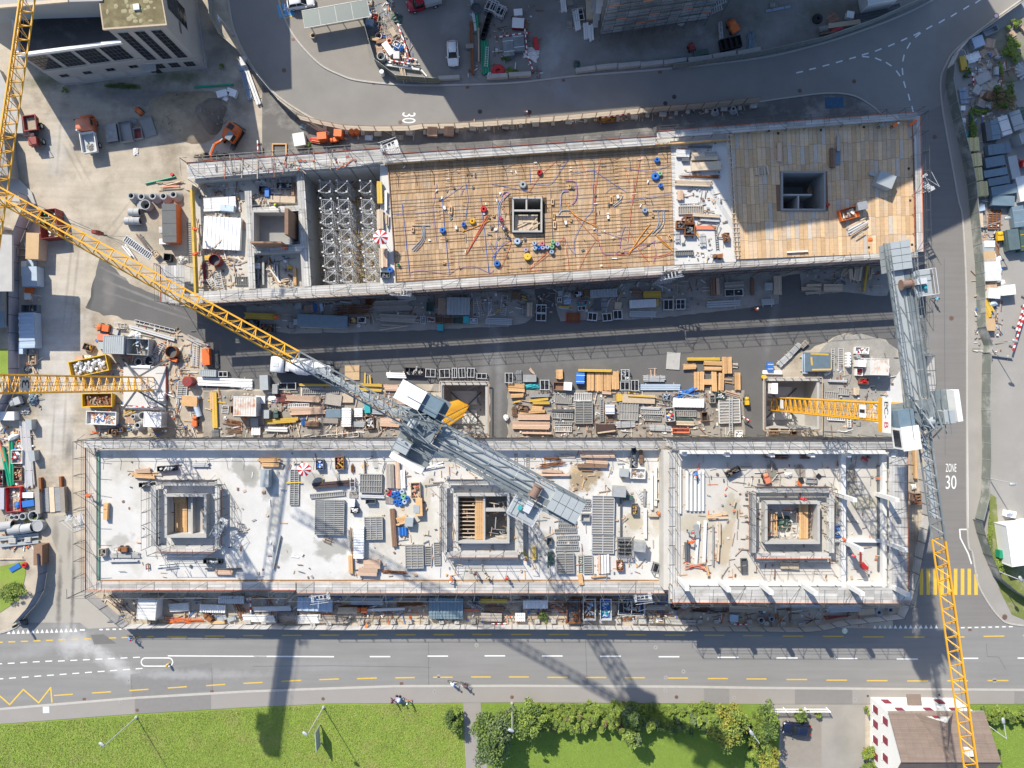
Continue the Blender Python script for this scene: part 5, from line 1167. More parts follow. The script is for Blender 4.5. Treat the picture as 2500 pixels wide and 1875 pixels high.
put_all(21,0,'',"""
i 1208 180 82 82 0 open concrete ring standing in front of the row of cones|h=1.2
b 1150 175 50 60 0 low blue-grey crate left of the standing concrete ring|m=GRID,h=.4
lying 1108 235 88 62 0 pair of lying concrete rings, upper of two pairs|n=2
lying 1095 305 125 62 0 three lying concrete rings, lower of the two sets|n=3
b 1415 335 305 110 89 long orange mesh-lidded waste skip against the shell wall|m=ORANGE,h=1.7,lid=GREYD,n=3,name='covered_skip',cat='skip'
b 1345 470 65 40 0 small white box left of the orange skip|h=.7
b 1333 378 45 45 0 small grey cabinet left of the orange skip|m=GRID,h=.8
l 1050 545 140 30 55 white battens lying beside the hanging formwork|m=[OFFW],n=4
l 1190 490 230 40 55 dark and yellow poles right of the hanging formwork|m=[TIMB,TIMY,STEELD],n=5
c 1270 570 60 45 50 small bin of offcuts below the dark poles|fill=[TIMP],m=TIMP
c 1375 598 60 60 5 dark square crate below the orange skip|m=BLACK,h=.8
heap 1480 615 90 70 0 little pale sand heap beside the dark square crate|m=OFFW,h=.4
ladder 1540 470 330 36 88 dark upright formwork strip against the yellow wall form|m=STEELD
c 455 340 230 140 84 red open container filled with green and white pipes under the crane jib|m=REDD,h=1.9,inner=TIMP,fill=[GREEN,WHITE,TIMP,OFFW]
b 335 520 205 100 92 beige site box with a pale lid below the red container|m=TIMK,lid=CARD,h=2.0
c 200 555 75 60 5 brown mesh crate left of the beige site box|m=TIMG
coil 240 487 70 70 0 grey hose coil near the left fence|m=LBLUE
h 272 605 140 55 90 narrow pale blue sheets standing left of the beige box|m=LBLUE,h=.7
h 303 760 155 120 88 large pale blue sheet pack with a saw lying on it|m=LBLUE,h=1.7,n=2
b 222 690 120 42 90 long white box against the left fence|h=.7
b 253 862 50 42 0 bright orange box below the pale blue sheet pack|m=ORANGE,h=.7
b 235 905 40 60 0 small white box below the bright orange box|h=.4
c 268 1010 130 60 0 dark blue-grey container with open flaps by the left fence|m=BLUEG,h=.9,inner=GREYD
y 280 1190 285 125 88 tall stack of white corrugated roof sheets by the left fence|m=LBLUE,n=5,h=1.7
b 205 1330 90 34 90 narrow pale blue cabinet against the left fence|m=LBLUE,h=1
c 285 1420 80 55 88 pale crate of odds and ends at the lower end of the left fence|m=TIMP,fill=[TIMP,TIMB]
t 230 1500 60 50 0 dark bundle above the yellow mast|m=GREYD
l 285 1510 80 25 70 short planks above the yellow mast|n=3,m=[TIMP]
m 860 1165 105 75 10 bright orange compactor at the top of the west storage area|m=ORANGE
b 858 1242 90 50 3 pale red box under the orange compactor|m=ORANGEP,h=.8
h 935 1195 65 45 15 grey lid leaning beside the orange compactor|m=CON,h=.25,n=2
b 855 1300 82 70 0 flat pale grey plate box on brown legs|m=CRL,h=.6
c 730 1322 75 55 20 rough brown crate with yellow tins left of the plate box|fill=[YEL,TIMB,BLACK]
b 655 1412 40 60 80 white sack box above the yellow skip|h=.5,m=TIMK
t 715 1405 60 40 0 torn white sacks above the yellow skip
cont 985 1305 165 145 2 pale grey container with a sloping ridged roof|m=CRL,h=2.2
c 1165 1320 175 130 3 open grey tank with a railing beside the ridged container|m=CRL,h=1.8,inner=CONG,fill=[CONG,LBLUE]
ladder 1300 1325 115 50 -62 short grey flight of steps right of the open tank|z=.4
t 1105 1215 90 50 10 white wrapped bundle above the open tank
bin 1415 1360 95 95 0 rusty round tub filled with dark water|m=RUST,h=1.2
ladder 1585 1385 180 40 92 upright pale steel frame beside the rusty tub|z=.3
h 1692 1398 130 58 88 bright orange panels standing at the asphalt edge|m=ORANGE,h=1.1,n=2
p 1750 1420 150 50 88 dark steel sections right of the bright orange panels|m=STEELD
skip 765 1475 305 130 -12 yellow skip heaped with white rubble|m=YEL,h=1.5,fill='rubble'
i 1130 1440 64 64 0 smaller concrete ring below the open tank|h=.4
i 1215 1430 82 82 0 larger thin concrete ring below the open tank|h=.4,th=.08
drum 1262 1410 64 40 0 flat pale disc beside the thin concrete ring|m=CON,h=.15
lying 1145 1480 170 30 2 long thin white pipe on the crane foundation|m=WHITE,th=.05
m 1420 1420 80 40 15 orange and yellow hose reel under the rusty tub
t 1500 1405 70 60 0 brown sacking right of the rusty tub|m=SAND,h=.4
lattice 1260 1150 330 26 14 long flat lattice of grey steel along the asphalt edge|h=.2
g 1240 1205 380 30 16 pale steel rails below the flat lattice|n=2
l 1600 1270 200 40 25 grey poles at the lower right of the flat lattice|m=[STEEL,TIMG],n=5
cont 1705 1530 130 55 2 long grey toolbox right of the crane foundation|m=CRL,h=.9
k 1818 1538 75 45 0 small white frame at the end of the grey toolbox|h=.6
lattice 985 1147 80 40 5 little grey trestle right of the orange compactor|h=.5""")
# west storage, below the mast
put_all(31,0,'',"""
skip 830 252 240 108 -1 yellow skip with rusty dregs below the yellow mast|m=YEL,h=1.4,fill=[RUST,TIMB,SAND]
skip 860 397 238 105 2 pale skip full of plastic and cardboard rubbish|m=OFFW,h=1.3,fill=[WHITE,OFFW,CARD,LBLUE,BLUE,ORANGEP,WHITE,TIMP],fn=60
cont 1290 408 140 118 3 white box container under the mast shadow|m=WHITE,h=2,n=2
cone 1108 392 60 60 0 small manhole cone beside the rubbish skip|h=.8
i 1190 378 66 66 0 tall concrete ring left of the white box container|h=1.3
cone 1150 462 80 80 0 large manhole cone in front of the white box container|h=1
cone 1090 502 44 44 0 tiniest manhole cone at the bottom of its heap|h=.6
l 1055 352 120 40 -20 yellowish boards above the small manhole cone|m=[TIMP,TIMY],n=5
pallet 1058 415 80 62 5 pale pallet between the rubbish skip and the cones
c 930 510 62 50 10 dark crate of scrap under the rubbish skip|fill=[TIMB,BLACK]
c 992 492 42 36 0 small dark crate with yellow scraps|fill=[YEL,BLUE]
l 960 475 300 16 -8 long dark timber below the rubbish skip|m=[STEELD],n=2
grids 1482 170 140 80 95 pale steel frame panel standing left of the brick red drum|m=STEELL,n=1
ladder 1435 310 140 22 97 narrow grey ladder below the steel frame panel
b 1555 262 120 80 3 wooden box with a white lid on the sand|m=TIM,h=.8,lid=TIM
h 1562 232 130 26 2 white board lying on the wooden box
m 1595 425 95 48 90 orange generator on the sand|m=ORANGE
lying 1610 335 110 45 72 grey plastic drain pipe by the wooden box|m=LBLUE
drum 1552 105 82 82 0 brick red round drum at the edge of the asphalt|m=REDD,h=1.5
g 1830 110 440 70 2 white film-wrapped beams beside the brick red drum|m=WHITE,n=3
t 1945 130 170 60 4 shiny clear film over the end of the wrapped beams|m=WHITE,h=.5
h 2148 118 115 50 88 upright pale blue panel pack at the truck side|m=LBLUE,h=1
p 1318 110 300 90 88 red and white poles standing in a row at the crane foundation|m=REDD,n=6
a 1150 305 280 18 4 red and white barrier along the crane foundation
b 1322 228 55 60 3 white switch box at the crane foundation
s 1748 335 290 40 88 long bright yellow formwork beams standing on the asphalt stub|m=TIMY,n=2
s 1725 262 140 30 88 short orange timber beside the yellow beams|n=2
p 1750 530 80 55 88 short bundle of props below the yellow beams
l 1760 250 150 60 2 two thin crossing battens over the yellow beams|m=[TIMY],n=2
r 1830 330 60 55 95 small white frame left of the rusty-roofed container|m=STEELL
c 1905 330 60 50 90 small brown crate touching the rusty-roofed container
cont 2030 302 180 155 1 container with a rust-streaked white roof|m=OFFW,h=2.3,n=9,roof=RROOF
h 2120 252 70 60 2 white sheet pack beside the rust-streaked roof|m=WHITE
rebar 1900 440 150 50 10 rusty bars below the rust-streaked container
rebar 1900 505 130 40 -5 tangle of dark bars near the scaffold|m=TIMB
y 2070 432 65 62 90 grey sheets stacked below the rust-streaked container|m=CRL
y 2082 503 72 66 0 white sheets stacked nearest the scaffold|m=WHITE
bags 1992 405 30 30 0 orange and white bucket below the rust-streaked container|m=ORANGE,n=1""")
# left edge column
put_all(31,0,'',"""
m 165 265 100 80 -20 grey concrete mixer with its mouth open near the left fence|m=CONR,h=1.5,cat='concrete mixer',name='concrete_mixer'
t 275 250 70 90 0 dark blue-grey tarpaulin beside the lane|m=BLUEG,h=.8
b 95 380 130 66 0 white water tank with a blue end near the left fence|h=1.2
t 205 340 80 60 0 grey heap of sheeting between tank and lane|m=CON,h=.5
p 228 690 560 80 86 long bundle of white plastic tubes|m=FABW,n=11,r0=.1,name='tube_bundle',cat='tube bundle'
b 277 450 80 44 88 grey cabinet at the lane edge, upper|m=CRL,h=1.2
b 300 700 82 46 84 grey cabinet at the lane edge, lower|m=CRL,h=1.2
bags 120 548 110 65 -10 white wrapped reel above the green pipes|m=OFFW,n=1
tubes 60 790 320 40 78 slanting green pipes at the left edge|n=2
tubes 105 760 350 38 88 upright pair of green pipes beside the white tubes|n=2
tubes 25 660 180 22 72 orange clay pipe at the left edge|n=1,m=ORANGEP
tubes 88 740 240 16 88 single beige pipe among the green pipes|n=1,m=CARD
c 160 710 90 110 0 heap of fittings in a white crate beside the tubes|m=OFFW,fill=[WHITE,TIMP,LBLUE,RED]
c 168 850 70 110 0 crate of orange fittings beside the green pipes|m=TIMB,fill=[ORANGEP,TIMP,CARD]
c 20 880 60 130 0 dark crate at the left edge below the green pipes|m=GREYD,fill=[GREYD,RED]
c 140 1052 200 120 88 red framed bin of sand|m=RED,inner=SAND,h=.9
m 225 1090 190 70 -8 blue pump with a long blue arm over the red bin|m=BLUE
h 38 1045 170 75 90 pale lilac sheet pack at the left edge|m=FENL,h=1
b 245 1020 90 40 0 white trough above the blue pump|h=.6
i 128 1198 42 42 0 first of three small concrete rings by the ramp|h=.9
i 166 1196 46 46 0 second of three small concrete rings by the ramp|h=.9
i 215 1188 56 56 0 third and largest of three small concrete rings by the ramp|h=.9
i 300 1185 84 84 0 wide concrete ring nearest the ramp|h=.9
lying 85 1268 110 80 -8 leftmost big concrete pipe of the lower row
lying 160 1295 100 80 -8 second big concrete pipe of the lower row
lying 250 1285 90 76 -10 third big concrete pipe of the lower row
i 337 1262 92 92 0 capped concrete ring at the right of the lower row|cap=True,h=1
g 160 1360 330 40 -5 two long pale concrete kerbs below the big pipes|n=2,m=CRL
g 165 1415 320 30 -6 lower pair of pale kerbs above the dark ditch|n=1,m=CRL
block 120 1388 60 45 0 pale boulder between the two sets of kerbs|m=CON
block 245 1380 50 40 0 second pale boulder between the kerbs|m=CON
l 110 1535 250 14 -6 long pale plank beside the blue sign|m=[TIMP],n=1
h 125 1610 90 40 -30 blue site sign lying at the fence|m=BLUE,h=.1,n=1
coil 208 1590 46 46 0 red and white round light by the blue sign|m=RED,core=WHITE
b 365 1490 160 66 90 brown and white fence gate box at the lane|m=TIMB,h=1.6""")
rp=thing('wheel_wash_ramp','wheel washing ramp with ribbed tracks on the access lane','ramp',(*TW(31,440,1060),0),R(3))
for s in(-1,1):
 for i in range(24):bx(rp,'track_rib',STEELL,(s*.95-.25,-1.7+i*.15,.16),(.95,.07,.06))
 bx(rp,'side_wall',TIMG,(s*1.9-.1,0,.45),(.7,3.8,.9));bx(rp,'guide_wall',RUST,(s*1.55-.1,2.4,.35),(.35,2.2,.6))
bx(rp,'middle_strip',TIMP,(-.25,0,.15),(.75,3.8,.06));bx(rp,'base_plate',GREYD,(-.2,0,.1),(3.6,3.8,.05))
# strip of the yard under the upper shell (in shade)
put_all(22,.1,'below the shoring bay',"""
s 125 1070 240 50 2 loose fan of yellow formwork beams|m=TIMY,n=6,jit=.3
c 188 1165 115 70 3 crate of brown steel parts|m=STEELD,fill=[TIMB,RUST]
c 60 1130 100 60 5 dark crate under the yellow jib|m=BLACK,fill=[STEELD]
b 420 1118 42 45 0 small grey pump box|m=CRL,h=.6
p 375 1140 120 40 85 upright bundle of grey props
b 435 990 50 50 0 small grey cabinet near the scaffold|m=GRID
pallet 515 1012 75 62 -8 loaded brown pallet beside a blue one
pallet 563 1003 34 60 -8 narrow blue pallet|m=BLUE
h 617 998 60 22 80 thin pale blue board|m=LBLUE,h=.2
h 635 1112 400 100 3 large pack of sheets under a blue-grey film with pale edges|m=BLUEG,h=1.0
s 640 1158 390 22 2 pale planks along the lower edge of the film-covered sheets|m=TIMP,n=2,bear=False
rebar 870 1015 350 80 -2 wide field of rusty reinforcing bars|n=26
s 1190 985 300 85 -2 big pile of weathered grey boards|m=TIMG,n=8,jit=.4
s 1235 1088 320 60 3 second pile of weathered grey boards|m=TIMG,n=6,jit=.4
l 1210 1155 270 26 -5 single layer of grey planks at the road edge|m=[TIMG,TIMP],n=4
c 945 1102 62 48 0 crate with dark couplers|m=OFFW,fill=[BLACK,STEELD]
c 880 1105 60 50 0 crate of yellow clamps|m=TIMB,fill=[YEL,TIMP]
coil 915 1145 28 28 0 small white disc by the clamp crate|m=OFFW
c 1005 955 55 60 0 dark rusty tub near the scaffold|m=RUST""")
put_all(22,.1,'in the bin row',"""
c 1440 1100 42 58 0 bin of grey clips, first on the left|m=STEELL,fill=[STEEL]
c 1503 1098 60 40 0 bin of red and grey parts|m=STEELL,fill=[REDD,STEEL]
c 1570 1100 60 50 0 empty brown bin
c 1640 1105 60 48 0 second empty brown bin beside a longer one
c 1718 1105 75 50 0 longer dark green bin|m=GREEND
b 1788 1100 44 50 0 teal lidded bin among open bins|m=TEAL,h=.7
c 1848 1108 62 40 0 bin of grey clips, last on the right|m=STEELL,fill=[STEEL,LBLUE]
b 1578 1163 44 48 0 teal lidded bin standing alone at the road edge|m=TEAL,h=.7
y 1725 992 185 140 1 broad stack of grey ridged sheets|m=CRL,h=1,n=7
block 1590 990 70 140 0 bare brown patch of concrete beside the ridged sheets|m=TIMK,h=.2,name='concrete_pedestal',cat='concrete pedestal'
c 1495 995 58 75 5 dark green open box|m=GREEND
l 1540 950 120 18 88 upright brown planks|m=[TIMB],n=2
ladder 1870 992 175 55 92 broad grey ladder frame, first of the row
ladder 1918 992 140 28 90 narrow grey ladder frame between two others
ladder 1977 985 145 25 92 pale slim ladder frame
ladder 2090 980 170 50 96 broad grey ladder frame, last of the row
g 2050 1112 215 55 2 pale steel beams at the road edge|n=4,m=CRL
l 2050 1020 60 12 -45 short yellow battens between ladder frames|m=[TIMY],n=2""")
put_all(23,.1,'in the shaded bed',"""
b 198 905 70 60 3 low brown lidded box|m=TIMB,h=.6
l 268 920 60 35 20 crossed yellow and brown offcuts|m=[TIMY,TIMB],n=4
p 265 1032 90 36 90 short upright props
s 307 1015 115 46 92 upright pale boards|m=TIMP
k 400 1012 85 68 2 upper of two stacking frames on the asphalt gap
k 400 1080 82 62 2 lower of two stacking frames on the asphalt gap""")
put_all(23,.1,'in the long shaded bed',"""
b 555 888 34 40 0 small grey box|m=CRL,h=.5
t 610 892 70 50 0 upper grey wrapped bundle|m=CON
t 614 947 64 55 0 lower pale wrapped bundle|m=LBLUE
c 702 895 66 55 0 brown crate with a white tub|fill=[WHITE,LBLUE],inner=BLACK
c 735 960 86 36 0 teal bottle crate|m=TEAL,h=.3,fill=[TEAL,RED]
k 730 1005 66 38 -4 small low white frame|h=.4
l 600 1002 130 30 5 yellowish poles|m=[TIMY,STEEL],n=5
k 548 940 36 40 0 tiny grey frame at the left end
y 905 887 218 65 -3 upper stack of grey ridged sheets|m=CRL,n=9,h=.7
p 910 977 105 48 85 upright grey props under the ridged sheets
c 860 980 70 90 3 open dark frame left of the upright props|m=STEELD,h=.3
b 1020 988 52 54 3 square brown box|m=TIMP,h=.6
s 775 888 60 60 0 dark brown board square|m=TIMB
c 660 1080 110 76 0 red steel tray with a brown floor|m=RED,inner=RUST,h=.3
k 812 1075 76 66 5 left of three white stacking frames at the road edge
k 930 1080 76 64 -5 middle of three white stacking frames at the road edge
k 1015 1060 74 74 -3 right of three white stacking frames at the road edge
y 1220 970 215 65 -3 lower stack of pale ridged sheets|m=CORR,n=10,h=.6
g 1222 1053 216 50 1 pale steel beams below the ridged sheets|m=CRL,n=3
s 1297 896 145 56 -2 yellow boards|m=TIMY
s 1172 880 76 48 2 brown boards|m=TIMB
s 1340 962 60 18 88 short yellow beam end|m=TIMY,n=1
l 1050 895 50 14 60 single yellow batten|m=[TIMY],n=1
k 1423 980 82 86 0 left of a pair of tall grey frames
k 1520 976 76 84 0 right of a pair of tall grey frames
p 1582 976 80 40 88 upright props right of the grey frames
g 1184 806 55 16 -70 pale channel near the scaffold|n=1
s 1786 835 140 36 88 left of two upright brown beams|m=TIMB,n=2
s 1826 830 135 28 87 right of two upright brown beams|m=TIMK,n=1
s 1960 818 155 52 -4 brown boards over a wire cage|m=TIMG
k 1957 880 150 60 -2 wire cage under brown boards|h=.5
g 1875 970 272 54 -3 long pale steel beams near the road bend|m=CRL,n=3
s 2107 832 140 26 90 slim brown beam near the end|m=TIMB,n=1
l 1730 850 70 60 0 thin pale laths left of the upright beams|m=[TIMP],n=2""")
put_all(24,.1,'at the right end of the shaded strip',"""
s 153 820 155 64 89 tall upright stack of yellowish boards|m=TIMP
block 80 830 60 60 0 round grey concrete lump|m=CONR
g 75 955 100 50 -3 short pale beam|m=CRL
s 445 820 120 22 -2 top course of fanned boards|m=TIMP,n=2
s 425 850 155 26 2 middle course of fanned boards|m=TIMP,n=2
s 440 882 120 20 -4 bottom course of fanned boards|m=TIMG,n=2
s 600 842 152 60 0 neat stack of yellowish boards|m=TIMP
l 700 712 90 50 -58 slanting boards under the scaffold|m=[TIMP],n=4
s 745 732 85 28 85 short upright board pair|m=TIMP,n=2
s 800 722 120 60 -82 upright boards in the middle of the fan|m=TIMP,n=4
s 866 765 215 14 -82 single longest board|m=TIMY,n=1
l 908 720 110 40 -85 thin boards right of the longest one|m=[TIMP],n=3
b 480 690 80 30 -20 low grey tub under the scaffold|m=CONG,h=.4""")
# storage yard left of the pit
put_all(32,.02,'in the left yard, top row',"""
h 170 115 120 66 88 upright pale blue-grey panel pack|m=CRL,h=1.1
h 250 165 72 42 90 short grey panel pack|m=GRID,h=.9
t 20 130 80 80 0 white film bundle|m=WHITE
k 345 142 146 56 0 long white stacking frame below the mixer cab|h=.7
s 568 132 262 20 1 long yellow beam pair|m=TIMY,n=2
r 545 152 175 26 0 narrow grey panel under the yellow beams|nw=1
r 537 184 142 40 1 grey ribbed panel below the narrow one|nw=1
r 688 186 140 32 1 grey ribbed panel nearest the crane jib|nw=1
s 1010 132 200 22 2 yellow boards right of the jib|m=TIMY,n=3
s 1015 172 180 22 3 second yellow boards right of the jib|m=TIMY,n=2
l 990 85 110 60 88 three upright yellow stakes|m=[TIMY],n=3
s 1180 142 120 26 2 pinkish boards left of the white machine house|m=TIMK,n=2
s 1192 168 130 24 2 lower pinkish boards|m=TIMK,n=2
g 1222 54 156 46 2 white wrapped profiles|m=WHITE,n=3
c 1370 22 150 60 2 dark brown shelf with two grey tubs|m=PLYB,inner=BLACK,h=.8,fill=[CON,STEELD]
k 1502 36 82 68 2 leftmost white frame of the frame row
k 1615 40 84 72 -2 second white frame of the frame row
k 1695 35 42 82 0 narrow third white frame of the frame row
k 1755 35 56 82 -3 fourth white frame of the frame row
k 1826 34 60 78 2 fifth white frame of the frame row
k 1912 60 82 46 3 low last white frame of the frame row|h=.6
h 865 32 118 120 0 flat brown board behind the mixer truck|m=CARD,h=.08,n=1""")
put_all(32,.12,'in the left storage yard',"""
p 305 240 120 70 5 red prop tangle with a white sack|m=REDD,n=7
t 225 245 80 50 10 white sack heap|m=WHITE
s 475 244 275 46 3 long pinkish boards, upper|m=TIMK,n=5,jit=.3
r 432 296 172 30 -2 pale ribbed panel between two board stacks|nw=1,m=OFFW
s 505 340 285 60 -2 long orange boards, lower|m=TIMK,n=6,jit=.3
h 718 252 132 88 8 grey weathered door panels|m=TIMG,h=.5
h 715 362 122 70 0 dark mat pack|m=BLUEG,h=.4
y 826 392 150 72 90 tall white ridged stack|m=WHITE,n=8,h=.9
y 918 355 70 66 90 short white ridged stack|m=WHITE,n=5
h 990 322 70 46 85 turquoise folded sheet|m=TEAL,h=.5
g 1080 350 104 40 3 short grey beams|m=CRL
g 918 450 96 42 3 grey flat bars|m=CRL,n=4
c 1010 432 100 68 85 dark crate with white wrapping|m=TIMB,fill=[WHITE,STEEL]
h 830 240 90 70 0 pale wooden gate|m=TIMP,h=.3
s 292 422 245 40 -4 bright yellow beams|m=TIMY,n=3,jit=.4
g 250 490 182 40 2 pale lattice rails|m=OFFW,n=2
b 182 367 48 66 0 pale grey cabinet|m=CRL,h=1
m 258 370 60 50 88 small green pump|m=GREEND
p 470 430 60 36 88 blue pipe ends|m=BLUE
s 545 446 118 40 2 brown boards right of the blue pipes|m=TIMB
h 690 420 130 42 2 pale formwork boards|m=TIMG,h=.35
s 1172 436 160 66 3 pinkish boards beside the crane turntable|m=TIMK,n=5
l 1080 450 90 40 85 upright grey sticks|m=[TIMG],n=4
h 1290 330 110 60 20 grey sheet beside the crane turntable|m=CRL,h=.3
s 1290 275 130 30 3 pinkish board pair under the machine house|m=TIMK,n=2
l 420 490 150 14 72 leaning timber post|m=[TIMP],n=1
lattice 725 548 385 34 -5 long pale steel stair stringer lying by the scaffold|m=OFFW,h=.3""")
# storage yard between the pits
put_all(33,.02,'in the middle yard, top row',"""
k 141 75 66 82 0 leftmost stacking frame
p 221 70 108 44 88 upright grey pipes
h 309 80 104 58 0 flat grey plate with pink offcuts|m=GRID,h=.5
t 318 142 130 46 0 blue-green tarpaulin|m=TEAL,h=.4
k 428 132 76 82 0 second stacking frame
l 325 20 70 20 50 pink offcuts|m=[TIMK],n=2
s 548 47 78 54 88 short upright orange boards|m=TIM
c 541 142 86 66 2 brown double box|h=.6
b 614 142 62 62 4 white rounded tank|h=1
h 717 80 90 66 92 blue and white packed tiles|m=BLUE,h=.8,strap=WHITE
s 832 16 268 22 1 long yellow beams over the boards|m=TIMY,n=2,h=.9
s 800 105 148 60 90 first of four upright orange stacks
s 868 108 155 62 90 second of four upright orange stacks
s 934 105 150 60 90 third of four upright orange stacks
s 998 95 150 60 88 last of four upright orange stacks
k 1075 52 66 90 0 stacking frame with props|fill=[STEEL]
k 1072 140 76 70 0 stacking frame below the one with props
k 1152 136 64 88 0 stacking frame right of the pair
p 1315 82 182 50 1 long bundle of pale tubes|m=STEELL
l 1305 25 80 70 88 two pink poles|m=[TIMK],n=2
g 1362 150 322 50 0 long pale blue steel box beams|m=LBLUE,n=3
s 1655 100 152 38 90 first upright orange beams from the left
s 1697 100 152 36 90 second upright orange beams from the left
s 1743 108 78 44 0 short orange boards
s 1797 104 160 40 88 third upright orange beams, beside the short boards
s 1855 106 142 42 92 fourth upright orange beams, under the crossbar
s 1986 102 142 44 89 last upright orange beams, at the asphalt stub
l 1922 100 110 60 2 two crossbars between the last orange beams|m=[TIM],n=2""")
put_all(23,.02,'at the upper right of the middle yard',"""
s 1713 1416 266 26 0 long yellow-orange beam|m=TIMY,n=2
s 1600 1477 104 44 -3 fanned orange boards|n=4,jit=.2
s 1790 1450 150 34 2 orange beam stack, upper
s 1788 1493 142 30 1 orange beam stack, lower
s 1881 1466 138 36 89 left of two upright orange beams
s 1921 1466 135 36 88 right of two upright orange beams
l 1970 1470 60 50 2 two short pegs|m=[TIMP],n=2
block 1472 1432 110 140 4 pale concrete slab on the asphalt|m=CON,h=.12,name='concrete_plate',cat='concrete plate'""")
put_all(33,.12,'in the middle storage yard',"""
s 200 138 136 34 3 orange boards, top left corner
s 202 172 134 28 3 second orange boards, top left corner
s 207 218 106 32 -2 short orange boards below the top left pair
s 390 218 165 24 -2 grey steel rails|m=STEEL,n=3
s 380 252 155 20 -6 yellow beams above another pair|m=TIMY,n=2
s 403 276 140 24 0 yellow beams nearest the ribbed panels|m=TIMY,n=2
l 205 270 80 16 -5 small yellow battens|m=[TIMY],n=2
c 255 318 80 46 8 dark crate|m=TIMB,fill=[TIMB]
s 372 325 90 46 4 jumbled orange planks|n=3,jit=.4
s 330 350 210 24 -4 long orange plank pair
s 342 392 262 44 0 long pale boards, upper stack|m=TIMK
s 320 458 300 62 1 long pale boards, widest stack|m=TIMK
s 363 520 238 16 1 single pale board by the scaffold|m=TIMK,n=1
p 185 345 80 40 88 short upright rods|m=TIMB
bags 120 395 55 60 90 white and blue mixing bin beside the asphalt stub|m=WHITE,n=1
r 582 242 136 82 3 ribbed panel, leftmost of the upper pair|nw=1
r 738 228 142 64 0 pale ribbed panel, right of the upper pair|nw=1,m=OFFW
grids 745 355 178 142 90 large ribbed panel stack|nl=9,nw=2
g 575 338 178 22 1 dark steel pair|m=STEELD,n=2
r 575 382 170 44 2 narrow ribbed panel, upper|nw=1
r 582 442 140 28 1 narrow ribbed panel, middle|nw=1
r 580 488 138 46 1 narrow ribbed panel, lower|nw=1,m=OFFW
r 893 340 176 30 90 upright narrow ribbed panel|nw=1
h 955 330 76 72 90 blue and white tile pack|m=OFFW,h=.8,strap=BLUE
pallet 955 402 60 55 90 brown pallet below the tile pack|m=TIMB
grids 1108 346 156 142 2 ribbed panel stack with bars up and down|nl=7,nw=2,n=2
s 930 195 76 24 4 pinkish board stub|m=TIMK
h 1190 246 262 68 2 wide beige sheet under yellow beams|m=TIMP,h=.4
l 1215 230 240 40 8 yellow beams thrown over the beige sheet|m=[TIMY],n=4,h=.7
s 1033 235 60 50 88 yellow board ends left of the beige sheet|m=TIMY
p 1085 452 160 50 -2 pale tubes below the panel stack|m=STEELL
h 920 487 150 70 -2 dark ply sheet with blue clamp|m=PLYB,h=.5
l 925 485 150 70 -3 orange laths on the dark ply sheet|m=[TIMP],n=3,h=.8
p 1362 482 176 46 2 pale tubes nearest the scaffold|m=STEELL
g 1285 320 150 24 2 pale girder, first in a ladder of three|m=STEELL,n=2
r 1300 356 186 30 1 pale ribbed girder, second in a ladder of three|nw=1,m=STEELL
r 1300 402 145 40 2 grey ribbed girder, third in a ladder of three|nw=1
c 1435 370 110 74 85 skip-like crate of bright scraps|m=STEELL,h=1,fill=[RED,WHITE,TIMP,YEL,BLUE,TIMK]
r 1570 362 172 52 1 ribbed panel right of the scrap crate|nw=1
y 1588 277 250 70 1 long white ridged roof sheets|m=WHITE,n=11,h=.6
l 1570 200 240 50 -3 blue tubes and brackets|m=[BLUE,LBLUE,STEEL,BLUE],n=12,spread=.6
k 1412 228 66 58 2 small wire cage with blue tarp|m=STEEL,fill=[LBLUE]
p 1560 412 140 24 4 green tubes|m=GREEND
s 1562 440 150 34 2 pale boards with crossed timbers|m=TIMP
c 1530 502 138 36 1 orange box with honeycomb end|m=ORANGEP,h=.5
c 1780 245 64 44 88 grey crate of clamps|m=TIMG,fill=[STEELD]
c 1845 220 78 52 3 dark green crate of couplers|m=GREEND,fill=[STEEL,OFFW]
c 1718 386 74 52 85 brown crate with partitions|m=TIMB,inner=BLACK
grids 1920 345 190 172 88 big pale ribbed pack under a ladder|m=OFFW,nl=8,nw=1,n=3
ladder 1926 368 280 28 90 long white ladder across the ribbed pack|z=.75
l 1880 320 140 40 -55 grey poles across the ribbed pack|m=[STEEL],n=3,h=.7
m 2057 262 70 42 88 small yellow and black engine at the asphalt stub|m=YEL
c 1995 530 60 60 0 white sack bin nearest the scaffold corner|m=OFFW,fill=[WHITE]
a 2050 405 70 20 30 short barrier with a lamp at the asphalt stub
l 1930 200 190 20 12 thin pink laths above the ribbed pack|m=[TIMK],n=3""")
